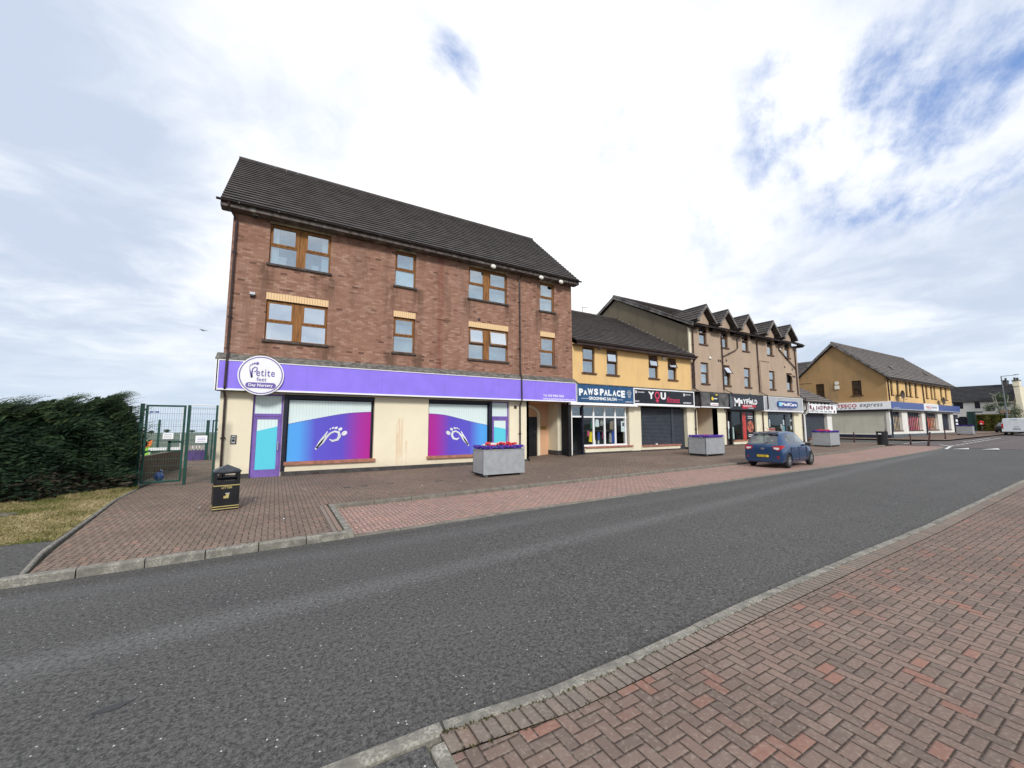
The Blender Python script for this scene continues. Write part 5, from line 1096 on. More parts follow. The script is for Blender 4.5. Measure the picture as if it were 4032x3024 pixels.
for x, z_ in ((50.0, 4.25), (61.9, 4.02)):
    d = thing('satellite_dish', 'dark satellite dish on the yellow wall above the %s of the blue fascia' % ('left end' if x < 55 else 'right half'), 'satellite dish', (x, 13.95, z_), 'satellite dishes on the yellow front wall')
    q = MB(); n = 20; vs = [(x + .52*(j/4)*math.cos(2*PI*i/n), 13.55 + .16*(1-(j/4)**2) - .0, z_ + .30 + .40*(j/4)*math.sin(2*PI*i/n)) for j in range(1, 5) for i in range(n)]
    q.add(vs, [(j*n+i, j*n+(i+1) % n, (j+1)*n+(i+1) % n, (j+1)*n+i) for j in range(3) for i in range(n)] + [tuple(range(n))]); q.build('dish', 'dish', d, True); q = MB(); q.tube([(x, 13.7, z_+.3), (x, 13.98, z_+.2)], .03, 6); q.tube([(x, 13.66, z_), (x, 13.1, z_+.1)], .018, 5); q.build('arm', 'steel', d)
for x, z_ in ((50.9, 3.87+.25), (62.6, 4.08)):
    d = MB(); d.box(x-.9, x+.9, 13.75, 13.79, z_+.02, z_+.05); d.box(x-.02, x+.02, 13.75, 13.79, z_-.28, z_+.03); tag(d.build('aerial', 'pipe'), 'flat brown aerial bar on the yellow wall near the %s dish' % ('left' if x < 55 else 'right'), 'aerial')
# ground floor of the supermarket
PW = [(48.0, 50.85), (52.3, 56.25), (57.4, 61.3), (62.65, 65.6)]
b = MB(); wall_grid(b, XT, 66.65, .3, 3.1, YT-.004, [(a, c, 1.22, 2.98) for a, c in PW], .35); b.build('shop_wall', 'white_wall', tk)
b = MB(); b.poly([(XT, 14, .2), (XT, 21.6, .2), (XT, 21.6, 3.2), (XT, 14, 3.2)], (.1, 0, 0)); b.build('side_render', 'stone_wall', tk); b = MB(); b.box(XT-.06, XT+.0, 14.0, 14.22, .85, 3.15); b.box(XT-.03, XT, 14.2, 21.6, .85, .93); b.build('corner_trim', 'white_wall', tk)
b = MB(); b.box(XT-.04, XT-.001, 14.0, 21.6, .2, .85); b.build('side_plinth', 'navy_plinth', tk); b = MB(); b.box(XT-.04, 66.68, YT-.05, YT-.001, .2, .90); b.build('plinth', 'plinth_grey', tk)
for k_, (a, c) in enumerate(PW):
    q = MB(); q.quad((a, YT+.25, 1.2), (c, YT+.25, 1.2), (c, YT+.25, 2.62), (a, YT+.25, 2.62)); f = q.build('window_poster', 'food', tk)
    q = MB(); q.quad((a, YT+.25, 2.6), (c, YT+.25, 2.6), (c, YT+.25, 3.0), (a, YT+.25, 3.0)); q.build('poster_header', 'navy', f)
    q = MB(); n = 8
    for i in range(1, n): x = a+(c-a)*i/n; q.box(x-.025, x+.025, YT+.12, YT+.16, 1.22, 2.98)
    q.box(a, c, YT+.10, YT+.16, 2.58, 2.63); q.build('window_bars', 'navy', tk)
    q = MB(); q.box(a-.02, c+.02, YT-.06, YT+.2, 1.16, 1.23); q.build('shop_sill', 'sill_brown', tk)
pipe_run(tk, [(48.1, 13.9, 3.1), (47.95, 13.93, .6)], 'navy', .06); pipe_run(tk, [(57.3, 13.9, 3.1), (57.25, 13.93, .7)], 'navy', .06)
b = MB(); b.box(XT-.2, 68.2, 13.72, 14, 3.06, 3.14); b.box(XT-.22, XT, 14, 21.3, 3.0, 3.17); b.build('fascia_soffit', 'navy', tk)
b = MB(); b.box(XT-.3, 68.3, 13.66, 14, 3.14, 3.22); b.build('fascia_trim', 'silver', tk)
s8 = thing('fascia_sign', 'white side fascia reading TESCO express on the ochre gable', 'sign', (47.55, 17.8, 3.2))
b = MB(); b.box(XT-.25, XT-.005, 13.75, 19.8, 3.17, 3.88); b.build('sign_board', 'bright_white', s8)
fit(s8, 'sign_lettering', 'TESCO', 17.76, 16.22, 3.40, 3.72, XT-.251, 'red', bold=.03, face='S', space=1.1); fit(s8, 'sign_lettering', 'express', 15.98, 14.32, 3.30, 3.70, XT-.251, 'room', shear=.28, face='S', space=1.1)
q = MB()
for i in range(5): ya = 17.92-.34*i; q.poly([(XT-.25, ya, 3.27), (XT-.25, ya-.2, 3.27), (XT-.25, ya-.27, 3.33), (XT-.25, ya-.07, 3.33)], (-.008, 0, 0))
q.build('sign_dashes', 'room', s8)
s9 = thing('fascia_sign', 'long royal blue fascia over the supermarket windows with a white centre panel', 'sign', (47.6, 13.7, 3.2))
b = MB(); b.box(XT-.22, 68.2, 13.72, 13.99, 3.22, 3.86); b.build('sign_board', 'tesco_blue', s9); b = MB(); b.box(56.0, 60.4, 13.68, 13.72, 3.16, 3.88); b.build('sign_panel', 'white', s9)
fit(s9, 'sign_lettering', 'TESCO', 56.5, 58.2, 3.40, 3.62, 13.679, 'red', bold=.03); fit(s9, 'sign_lettering', 'express', 58.35, 59.9, 3.35, 3.62, 13.679, 'blue_text', shear=.28); b = MB(); b.box(56.5, 60.0, 13.672, 13.68, 3.72, 3.75); b.box(56.6, 58.2, 13.672, 13.68, 3.28, 3.32); b.box(48.1, 49.5, 13.712, 13.72, 3.3, 3.34); b.build('sign_rule', 'silver', s9)
# alley notices right of the supermarket
nb = thing('cash_machine', 'dark cash machine panel with white notices at the supermarket end wall', 'cash machine', (66.75, 13.9, .7))
q = MB(); q.box(66.7, 67.9, 13.9, 14.3, .8, 2.9); q.build('panel', 'navy', nb); q = MB(); q.box(66.9, 67.6, 13.87, 13.9, 2.1, 2.35); q.box(66.9, 67.6, 13.87, 13.9, 1.75, 1.95); q.box(67.0, 67.6, 13.87, 13.9, 1.2, 1.6); q.build('screen', 'paper', nb)

# aerial on yellow ridge
b = MB(); b.tube([(18.3, 21.3, 9.5), (18.3, 21.3, 10.1)], .02, 6); b.tube([(18.2, 21.2, 9.95), (18.85, 21.3, 10.15)], .012, 5)
for k in range(5): b.tube([(18.3+.12*k, 21.15, 9.99+.03*k), (18.3+.12*k, 21.4, 9.99+.03*k)], .007, 4)
tag(b.build('aerial', 'steel'), 'thin television aerial above the yellow building ridge', 'aerial')

# ------------------------------------------------------------------ STREET FURNITURE
def planter_at(proto, cx, cy, rz, lab, sx=1., sy=1.):
    o = proto if proto.location.length == 0 else copy_tree(proto)
    o.location = (cx, cy, .10+rise(cx, cy)); o.rotation_euler = (0, 0, rz); o['label'] = lab; o.scale = (sx, sy, 1); return o
pl = local(thing('planter', '', 'planter', (0, 0, 0), 'grey metal planters along the pavement'))
b = MB(); w_, d_ = .765, .385
b.poly([(-w_, -d_, .075), (w_, -d_, .075), (w_, d_, .075), (-w_, d_, .075)], (0, 0, .03))
for (xa, ya, xb, yb2) in ((-w_, -d_, w_, -d_), (w_, -d_, w_, d_), (w_, d_, -w_, d_), (-w_, d_, -w_, -d_)):
    dxn, dyn = (xb-xa), (yb2-ya); L = math.hypot(dxn, dyn); nx, ny = dyn/L*.02, -dxn/L*.02
    b.poly([(xa, ya, .075), (xb, yb2, .075), (xb-nx, yb2-ny, .075), (xa-nx, ya-ny, .075)], (0, 0, .775))
for s_ in (-1, 1):
    b.box(-w_-.004, w_+.004, s_*d_-.012, s_*d_+.012, .835, .858); b.box(s_*w_-.012, s_*w_+.012, -d_+.012, d_-.012, .835, .858)
b.build('box', 'planter', pl); b = MB(); b.box(-w_+.02, w_-.02, -d_+.02, d_-.02, .70, .80); b.build('soil', 'soil', pl)
for s_ in (-1, 1):
    b = MB(); b.box(s_*(w_-.12)-.05, s_*(w_-.12)+.05, -d_+.01, d_-.01, 0, .074); b.build('foot', 'foot', pl)
def petals(b, cx, cy, cz, n, r, s, R):
    for _ in range(n):
        a, e = R.uniform(0, 2*PI), R.uniform(-.2, 1); p = Vector((cx + r*math.cos(a)*R.random(), cy + r*math.sin(a)*R.random(), cz + r*.5*e))
        u = Vector((R.gauss(0, 1), R.gauss(0, 1), R.gauss(0, .6))).normalized()*s; v = u.orthogonal().normalized()*s*.7
        b.add([p-u, p+v, p+u, p-v], [(0, 1, 2, 3)])
def flowers(cx, cy, rz, lab, kinds, seed, w_=.74, d_=.36):
    R = random.Random(seed); z = .10 + rise(cx, cy) + .80; o = thing('flower_bedding', lab, 'flowers', (cx, cy, z), 'flowers planted in the grey planters'); ORG[o.name] = (0, 0, 0)
    b = MB()
    for _ in range(900): petals(b, R.uniform(-w_, w_), R.uniform(-d_, d_), .0, 1, .03, .03, R)
    b.build('leaves', 'leafy', o); b = MB()
    for _ in range(420):
        e = R.random()
        if e < .7: x, y_ = R.uniform(-w_, w_), R.choice((-1, 1))*R.uniform(d_-.12, d_+.05)
        else: x, y_ = R.choice((-1, 1))*R.uniform(w_-.2, w_+.03), R.uniform(-d_, d_)
        petals(b, x, y_, .09+R.uniform(-.02, .07), 9, .05, .022, R)
    b.build('violet_blooms', 'violet', o)
    for nm, m_, cnt, h in kinds:
        b = MB()
        for _ in range(cnt):
            x, y_ = R.uniform(-w_*.75, w_*.75), R.uniform(-d_*.5, d_*.5); hh = h+R.uniform(-.05, .06)
            petals(b, x, y_, hh, 34, .075, .032, R)
        b.build(nm, m_, o)
    o.rotation_euler = (0, 0, rz); return o
for i, (cx, cy, rz, lab, lab2, sx_, sy_, kinds) in enumerate((
    (6.45, 11.82, 0, 'nearest grey metal planter, standing in front of the second purple nursery window', 'violet, red and white flowers in the nearest planter', 1, 1, [('red_blooms', 'redp', 22, .18), ('white_blooms', 'whitep', 13, .18)]),
    (18.1, 12.15, .02, 'grey metal planter standing in front of the gym shutter, left of the blue car', 'violet flowers with a few dark red blooms in the planter by the gym shutter', 1, 1.2, [('red_blooms', 'redp', 9, .10)]),
    (29.8, 11.85, .05, 'grey metal planter standing beyond the blue car in front of the takeaway', 'violet flowers with bright red tops in the planter beyond the blue car', 1, 1.2, [('red_blooms', 'redp', 24, .17)]),
    (59.4, 11.75, PI/2, 'farthest grey planter, at the right end of the supermarket front', 'dark flowers in the farthest planter by the supermarket end', 0.72, 1, [('white_blooms', 'whitep', 3, .08)]))):
    p_ = planter_at(pl, cx, cy, rz, lab, sx_, sy_); f = flowers(cx, cy, rz, lab2, kinds, 11+i, .74*sx_, .36*sy_)
# litter bins
def litter_bin():
    o = local(thing('litter_bin', 'black square litter bin with gold bands and pyramid lid on the brown paving', 'litter bin', (0, 0, 0))); h = .215
    b = MB(); b.box(-h, h, -h, h, 0, .50); b.box(-h, -h+.05, -h, h, .5, .74); b.box(h-.05, h, -h, h, .5, .74); b.box(-h+.05, h-.05, -h+.02, h-.02, .5, .56)
    b.box(-h+.05, h-.05, -h, -h+.02, .5, .575); b.box(-h+.05, h-.05, -h, -h+.02, .71, .74); b.box(-h+.05, h-.05, -h+.005, -h+.02, .640, .655); b.box(-.07, -.04, -h, -h+.02, .655, .71)
    b.box(-h+.05, h-.05, h-.02, h, .5, .60); b.box(-h+.05, h-.05, h-.02, h, .69, .74); b.box(-.07, -.04, h-.02, h, .6, .69); b.box(-h+.05, h-.05, -h+.02, h-.02, .735, .74); b.build('body', 'black', o)
    b = MB(); r = h+.015; b.box(-r, r, -r, r, .74, .765); b.add([(-r, -r, .765), (r, -r, .765), (r, r, .765), (-r, r, .765), (0, 0, .885)], [(0, 1, 4), (1, 2, 4), (2, 3, 4), (3, 0, 4)]); b.build('lid', 'lid', o)
    b = MB()
    for z_ in (.478, .03, .075): e = h+.003; b.box(-e, e, -e, e, z_, z_+.016)
    b.build('gold_band', 'gold', o)
    text(o, 'lettering', 'LITTER', (0, -h-.001, .425), .058, 'gold', align='CENTER', ex=.002, bold=.001)
    b = MB(); b.box(-.02, .05, -h-.004, -h, .325, .335, 1); b.poly([(-.045, -h, .235), (.035, -h, .235), (.045, -h, .315), (.0, -h, .315), (-.02, -h, .28), (-.045, -h, .285)], (0, -.004, 0)); b.build('emblem', ['gold', 'white'], o)
    o.location = (-.80, 10.14, .10); o.rotation_euler = (0, 0, math.radians(9)); return o
litter_bin()
fb = thing('litter_bin', 'black drum litter bin with a bottle on top near the supermarket corner', 'litter bin', (34.3, 10.9, .4))
b = MB(); zb_ = .10+rise(34.3, 10.8)
b.tube([(34.3, 10.5, zb_), (34.3, 10.5, zb_+.55)], .28, 20); b.build('body', 'black', fb); b = MB(); b.tube([(34.3, 10.5, zb_+.56), (34.3, 10.5, zb_+.84)], .295, 20); b.build('hood', 'black', fb); b = MB(); b.box(33.98, 34.01, 10.45, 10.6, zb_+.68, zb_+.76); b.build('label_plate', 'paper', fb); b = MB(); b.tube([(34.3, 10.5, zb_+.84), (34.3, 10.5, zb_+.87)], .30, 20); b.build('rim', 'trim', fb)
b = MB(); b.tube([(34.3, 10.32, zb_+.87), (34.3, 10.32, zb_+.95), (34.3, 10.32, zb_+1.02)], .035, 8, 0, .015); tag(b.build('bottle', 'trim'), 'dark drink bottle standing on the black drum bin', 'bottle')
# bollards
bo_ = local(thing('bollard', '', 'bollard', (0, 0, 0), 'dark bollards at the side road corner'))
b = MB(); b.tube([(0, 0, 0), (0, 0, .10), (0, 0, .12), (0, 0, .66), (0, 0, .68)], .036, 10); b.build('post', 'pipe', bo_); b = MB(); b.tube([(0, 0, .68), (0, 0, .71), (0, 0, .76)], .05, 10, 0, .025); b.build('cap', 'pipe', bo_); b = MB(); b.tube([(0, 0, .53), (0, 0, .56)], .041, 10); b.build('band', 'maroon', bo_); b = MB(); b.tube([(0, 0, 0), (0, 0, .16)], .052, 10); b.build('base', 'pipe', bo_)
for i, (x, y_, ang, lab, s_) in enumerate(((36.6, 12.8, 0, 'upright bollard in front of the grey supermarket side wall', 1), (37.3, 9.95, 0, 'red banded bollard between the drum bin and the leaning bollard', 1), (36.45, 8.9, .17, 'leaning dark bollard with a white band beside the white give way line', 1.2), (47.3, 10.5, -.03, 'farthest bollard, before the right supermarket windows', 1))):
    o = bo_ if i == 0 else copy_tree(bo_); o.location = (x, y_, .10+rise(x, y_)-(.08 if i in (1, 2) else 0)); o.rotation_euler = (0, 0, 0) if i != 2 else (math.radians(9), 0, 0); o['label'] = lab; o.scale = (s_, s_, s_)
# lamp column
lc = thing('street_lamp', 'tall grey street lamp with a long slanting arm in front of the white house', 'street lamp', (74.5, 11.3, 1))
b = MB(); zz = .1+rise(74, 11); b.tube([(74.9, 11.3, zz-.2), (74.9, 11.3, zz+1.4)], .11, 10); b.tube([(74.9, 11.3, zz+1.4), (74.2, 11.3, 7.5)], .085, 10, 0, .05); b.build('column', 'steel', lc); b = MB(); b.tube([(74.2, 11.3, 7.48), (79.0, 10.9, 7.9)], .045, 8, 0, .035); b.build('arm', 'steel', lc); b = MB(); b.poly([(78.9, 10.8, 7.88), (80.6, 10.8, 8.02), (80.7, 10.98, 8.03), (78.9, 11.0, 7.88)], (0, 0, .1)); b.build('lantern', 'steel', lc)

# ------------------------------------------------------------------ VEHICLES
def catmull(vals, n):
    out = []
    for i in range(len(vals)-1):
        p0, p1, p2, p3 = vals[max(i-1, 0)], vals[i], vals[i+1], vals[min(i+2, len(vals)-1)]
        for k in range(n):
            t_ = k/n; out.append(tuple(.5*((2*b_)+(-a+c)*t_+(2*a-5*b_+4*c-d)*t_*t_+(-a+3*b_-3*c+d)*t_**3) for a, b_, c, d in zip(p0, p1, p2, p3)))
    return out + [vals[-1]]
def car_body(root, st, glass_side, arches, ra, paint, wl=.62, rearglass=None, frontglass=None, pil=()):
    S = catmull(st, 5); ring = []
    for (x, zb, wm, zbelt, wb, zt, wt) in S:
        h = [(0, zb), (wm*.6, zb), (wm*.90, zb+.01), (wm*.985, zb+.10), (wm, zb+(zbelt-zb)*.35), (wm*.995, zb+(zbelt-zb)*.65), (wb*1.005, zbelt-.06), (wb, zbelt)]
        for k in (.12, .35, .65, .88): h.append((wb+(wt-wb)*k**1.15, zbelt+(zt-.045-zbelt)*k))
        h += [(wt, zt-.04), (wt*.93, zt-.012), (wt*.6, zt), (0, zt+.008)]
        ring.append([(x, y, z) for y, z in h] + [(x, -y, z) for y, z in h[-2:0:-1]])
    n = len(ring[0]); nh = 16
    bm = bmesh.new(); V = [[bm.verts.new(p) for p in r] for r in ring]
    G = {}
    for i in range(len(ring)-1):
        for j in range(n):
            f = bm.faces.new((V[i][j], V[i][(j+1) % n], V[i+1][(j+1) % n], V[i+1][j])); f.smooth = True
            jj = j if j < nh-1 else n-1-j; xm = (S[i][0]+S[i+1][0])/2
            if 8 <= jj <= 10 and glass_side[0] < xm < glass_side[1] and not any(abs(xm-p) < .045 for p in pil): f.material_index = 1
            if jj >= 13 and rearglass and rearglass[0] < xm < rearglass[1]: f.material_index = 1
            if jj >= 13 and frontglass and frontglass[0] < xm < frontglass[1]: f.material_index = 1
    bm.faces.new(V[0][::-1]); bm.faces.new(V[-1]); bmesh.ops.recalc_face_normals(bm, faces=bm.faces)
    me = bpy.data.meshes.new('body'); bm.to_mesh(me); bm.free(); me.materials.append(M[paint]); me.materials.append(M['carglass']); me.materials.append(M['trim'])
    o = bpy.data.objects.new('body', me); C.objects.link(o); tmp = []
    for ax in arches:
        cm = MB(); cm.tube([(ax, -2, wl/2), (ax, 2, wl/2)], ra, 28); co = cm.build('cut', 'trim'); tmp.append(co)
        md = o.modifiers.new('b', 'BOOLEAN'); md.object = co; md.operation = 'DIFFERENCE'; md.solver = 'EXACT'
    dg = bpy.context.evaluated_depsgraph_get(); dg.update(); nm = bpy.data.meshes.new_from_object(o.evaluated_get(dg))
    bpy.data.objects.remove(o)
    for k in tmp: bpy.data.objects.remove(k)
    # split body and glass
    for part, idx, mt in (('body', 0, paint), ('glass', 1, 'carglass')):
        bm = bmesh.new(); bm.from_mesh(nm); dele = [f for f in bm.faces if (f.material_index == 1) != (idx == 1)]
        bmesh.ops.delete(bm, geom=dele, context='FACES'); m2 = bpy.data.meshes.new(part); bm.to_mesh(m2); bm.free(); m2.materials.clear(); m2.materials.append(M[mt])
        for p in m2.polygons: p.material_index = 0
        ob = bpy.data.objects.new(part, m2); C.objects.link(ob); ob.parent = root
        for e in m2.edges: pass
        try: m2.set_sharp_from_angle(angle=math.radians(40))
        except Exception: pass
    # dark interior tub
    b = MB(); x0, x1 = S[4][0]+.1, S[-8][0]; b.box(x0, x1, -.45, .45, .35, .62); b.build('interior', 'trim', root)
def wheel(root, x, y, r, w, side):
    b = MB(); n = 28; prof = [(r*.62, -w/2), (r*.9, -w/2), (r, -w/2+.03), (r, w/2-.03), (r*.9, w/2), (r*.62, w/2)]
    vs = [(x + pr*math.cos(2*PI*i/n), y+py_, r + pr*math.sin(2*PI*i/n)) for pr, py_ in prof for i in range(n)]
    b.add(vs, [(j*n+i, j*n+(i+1) % n, (j+1)*n+(i+1) % n, (j+1)*n+i) for j in range(5) for i in range(n)]); b.disc((x, y, r), r*.6, (0, 1, 0), w*.7, 24)
    wh = b.build('wheel', 'tyre', root); ys = y + side*w*.36
    b = MB()
    for i in range(8):
        a = 2*PI*i/8; d = Vector((math.cos(a), 0, math.sin(a))); b.beam(Vector((x, ys, r))+d*.04, Vector((x, ys, r))+d*r*.62, .03, .065, (0, 1, 0))
    for i in range(24):
        a0, a1 = 2*PI*i/24, 2*PI*(i+1)/24; b.poly([(x+q*math.cos(a), ys-.01, r+q*math.sin(a)) for a, q in ((a0, r*.65), (a1, r*.65), (a1, r*.58), (a0, r*.58))], (0, .03, 0))
    b.disc((x, ys, r), .055, (0, 1, 0), .04, 12); b.build('rim', 'rim', wh)
def hatchback():
    o = local(thing('parked_car', 'metallic blue hatchback parked in the brick bay', 'car', (0, 0, 0)))
    st = [(-1.80, .34, .62, .60, .60, .66, .52), (-1.79, .25, .77, .84, .74, .90, .64), (-1.74, .22, .81, .93, .765, .985, .65), (-1.62, .21, .822, .95, .78, 1.20, .61), (-1.45, .20, .828, .95, .79, 1.37, .585), (-1.22, .19, .83, .94, .80, 1.46, .565), (-.7, .18, .835, .91, .815, 1.505, .57), (0, .18, .835, .88, .815, 1.485, .56), (.42, .18, .83, .87, .81, 1.38, .56), (.80, .19, .825, .865, .80, 1.12, .62), (1.02, .195, .82, .85, .785, .975, .66), (1.3, .2, .805, .80, .75, .88, .63), (1.58, .22, .76, .70, .69, .77, .58), (1.76, .26, .66, .60, .60, .65, .5), (1.83, .32, .50, .50, .46, .54, .38)]
    car_body(o, st, (-1.12, .86), (-1.18, 1.20), .335, 'car', .60, (-1.735, -1.40), (.42, .98), (-.14, .60))
    for x in (-1.18, 1.20):
        for s_ in (-1, 1): wheel(o, x, s_*.735, .30, .19, s_)
    for s_ in (-1, 1):
        b = MB(); b.add([(-1.825, s_*.42, .90), (-1.825, s_*.45, .78), (-1.815, s_*.66, .73), (-1.79, s_*.78, .80), (-1.55, s_*.842, .93), (-1.78, s_*.76, .95), (-1.70, s_*.42, .90), (-1.70, s_*.45, .78), (-1.66, s_*.62, .73), (-1.62, s_*.70, .80), (-1.5, s_*.79, .93), (-1.62, s_*.70, .95)], [(0, 1, 2, 3, 5), (3, 4, 5), (6, 7, 1, 0), (7, 8, 2, 1), (8, 9, 3, 2), (9, 10, 4, 3), (10, 11, 5, 4), (11, 6, 0, 5)]); b.build('tail_light', 'lens_red', o)
        b = MB(); b.poly([(-1.828, s_*.47, .865), (-1.828, s_*.49, .80), (-1.82, s_*.64, .765), (-1.812, s_*.70, .82), (-1.815, s_*.70, .86)], (-.012, 0, 0)); b.build('tail_light_lens', 'lens_white', o)
        b = MB(); b.box(-1.80, -1.785, s_*.62-.05, s_*.62+.05, .42, .50); b.build('reflector', 'lens_red', o)
        b = MB(); b.add([(.70, s_*.80, .88), (.78, s_*1.0, .86), (.66, s_*1.0, .86), (.62, s_*.80, .88), (.70, s_*.80, .98), (.76, s_*.98, 1.0), (.66, s_*.98, 1.0), (.62, s_*.80, .96)], [(0, 1, 2, 3), (4, 5, 6, 7), (0, 1, 5, 4), (1, 2, 6, 5), (2, 3, 7, 6), (3, 0, 4, 7)]); b.build('wing_mirror', 'trim', o)
        for hx in (-.72, .12):
            b = MB(); b.box(hx-.08, hx+.08, s_*.822, s_*.84, .80, .83); b.build('door_handle', 'car', o)
        b = MB()
        for lx in (-.93, -.14, .72): b.box(lx-.006, lx+.006, s_*.822, s_*.838, .32, .86)
        b.box(-.93, .72, s_*.815, s_*.838, .30, .315); b.build('door_seam', 'trim', o)
    b = MB(); b.box(-1.815, -1.79, -.26, .26, .44, .545); b.build('bumper_recess', 'trim', o)
    b = MB(); b.box(-1.825, -1.812, -.245, .245, .45, .54); p_ = b.build('number_plate', 'yellow_plate', o)
    tx = text(p_, 'plate_lettering', 'UCZ 7638', (-1.826, .225, .465), .082, 'trim', 'S', bold=.002, ex=.001, sx=1.05)
    b = MB(); b.box(-1.785, -1.70, -.60, .60, .22, .30); b.build('lower_bumper', 'trim', o)
    b = MB(); ell_pts = [(-1.795, .085*math.cos(a), .80+.042*math.sin(a)) for a in [2*PI*i/18 for i in range(18)]]; b.poly(ell_pts, (-.012, 0, 0)); b.build('badge', 'chrome', o)
    b = MB(); b.tube([(-1.77, 0, .96), (-1.70, -.22, 1.07)], .01, 5); b.build('rear_wiper', 'trim', o)
    b = MB(); b.tube([(-1.1, 0, 1.49), (-1.25, 0, 1.68)], .008, 5); b.build('aerial', 'trim', o)
    b = MB(); b.poly([(-1.36, -.54, 1.455), (-1.36, .54, 1.455), (-1.50, .52, 1.43), (-1.50, -.52, 1.43)], (0, 0, .02)); b.build('spoiler', 'car', o)
    for yy in (-.30, .30):
        b = MB(); b.box(-.55, -.42, yy-.2, yy+.2, .6, 1.05); b.box(-.52, -.45, yy-.1, yy+.1, 1.07, 1.24); b.build('seat', 'room_mid', o)
        b = MB(); b.box(.30, .42, yy-.2, yy+.2, .6, 1.0); b.box(.33, .40, yy-.1, yy+.1, 1.02, 1.20); b.build('seat', 'room_mid', o)
    o.scale = (.80, .83, .885); return o
hc = hatchback(); hc.location = (17.35, 8.46, .022+rise(17.5, 8.5)); hc.rotation_euler = (0, math.radians(-.66), math.radians(3.0))
def van():
    o = local(thing('parked_van', 'white panel van seen from behind at the far right of the street', 'van', (0, 0, 0)))
    st = [(-2.3, .45, .88, 1.05, .92, 1.86, .78), (-2.26, .38, .93, 1.1, .95, 1.93, .84), (-1.6, .35, .95, 1.1, .96, 1.97, .85), (0, .33, .95, 1.1, .96, 1.98, .85), (.9, .33, .95, 1.08, .95, 1.93, .83), (1.5, .33, .94, 1.03, .92, 1.35, .78), (2.0, .34, .90, .95, .85, 1.08, .75), (2.35, .4, .8, .7, .7, .78, .6)]
    car_body(o, st, (.4, 1.3), (-1.35, 1.5), .37, 'van', .66, None, (1.0, 1.5), ())
    for x in (-1.35, 1.5):
        for s_ in (-1, 1): wheel(o, x, s_*.82, .33, .2, s_)
    b = MB(); b.box(-2.34, -2.30, -.80, .80, .62, 1.82); d = b.build('tailgate', 'van', o); q = MB(); q.box(-2.352, -2.34, -.25, .25, 1.76, 1.80); q.box(-2.36, -2.34, -.35, .05, .95, .99); q.build('tailgate_trim', 'room_mid', d)
    for s_ in (-1, 1): b = MB(); b.box(-2.345, -2.25, s_*.87-.06, s_*.87+.06, .8, 1.35); b.build('tail_light', 'lens_red', o)
    b = MB(); b.box(-2.40, -2.25, -.93, .93, .42, .60); b.build('bumper', 'van', o); b = MB(); b.box(-2.39, -2.28, -.85, .85, .30, .42); b.build('lower_bumper', 'trim', o)
    b = MB(); b.box(-2.356, -2.34, -.42, .12, .66, .78); b.build('number_plate', 'room_mid', o)
    return o
v_ = van(); v_.location = (64.3, 9.02, .03+rise(64, 9)); v_.rotation_euler = (0, 0, math.radians(1)); v_.scale = (1, .87, .84)
dc = local(thing('parked_car', 'black car parked on the pavement side just in front of the white van', 'car', (0, 0, 0)))
st = [(-1.8, .3, .62, .60, .58, .64, .5), (-1.7, .25, .82, .85, .80, .95, .62), (-1.2, .2, .85, .88, .81, 1.38, .58), (-.4, .2, .86, .88, .82, 1.44, .58), (.4, .2, .86, .87, .81, 1.35, .56), (1.0, .22, .84, .82, .77, .92, .66), (1.6, .24, .78, .70, .68, .76, .55), (1.8, .32, .5, .5, .46, .55, .4)]
car_body(dc, st, (-1.3, .8), (-1.15, 1.15), .34, 'black', .6, (-1.68, -1.25), (.5, 1.0), (-.2,))
for x in (-1.15, 1.15):
    for s_ in (-1, 1): wheel(dc, x, s_*.75, .3, .19, s_)
for s_ in (-1, 1): b = MB(); b.box(-1.76, -1.72, s_*.7-.08, s_*.7+.08, .7, .82); b.build('tail_light', 'lens_red', dc)
dc.location = (71.0, 10.8, .05+rise(71, 10.8)); dc.scale = (.9, .85, .8)

# ------------------------------------------------------------------ LEFT: GATE, FENCES, HEDGE, YARD
YG = 14.65
def mesh_panel(b, x0, x1, z0, z1, y, dxw=.05, rails=()):
    n = int((x1-x0)/dxw)
    for i in range(n+1): x = x0+(x1-x0)*i/n; b.box(x-.0022, x+.0022, y-.0022, y+.0022, z0, z1)
    for z in rails: b.box(x0, x1, y-.0085, y-.0025, z-.003, z+.003)
fn = thing('mesh_fence', 'green wire mesh fence between the hedge, gate and nursery corner', 'fence', (-3.4, YG, .1))
rl = [z for z in (.3, .48, .66, .84, 1.02, 1.2, 1.38, 1.56, 1.74, 1.92, 2.10, 2.24, 2.27)]
b = MB(); mesh_panel(b, -3.37, -3.19, .12, 2.27, YG, .05, rl); b.build('mesh_panel', 'wire', fn)
b = MB(); mesh_panel(b, -2.10, -1.51, .12, 2.30, YG, .05, rl); b.build('mesh_panel', 'wire', fn); b = MB(); mesh_panel(b, -6.2, -3.43, .12, 2.18, YG, .05, rl[:-2]); b.build('mesh_panel', 'wire', fn)
for x, h, w_ in ((-3.40, 2.30, .055), (-1.495, 2.36, .05), (-6.2, 2.25, .05)):
    b = MB(); b.box(x-w_/2, x+w_/2, YG-.03, YG+.03, .08, h); b.build('post', 'green_metal', fn)
gt = thing('metal_gate', 'green metal framed mesh gate between two thick posts', 'gate', (-3.1, YG, .1))
for x0, x1, h in ((-3.20, -3.12, 2.37), (-2.175, -2.11, 2.35)):
    b = MB(); b.box(x0, x1, YG-.04, YG+.04, .08, h); b.build('gate_post', 'green_metal', gt)
b = MB(); a, c = -3.085, -2.215
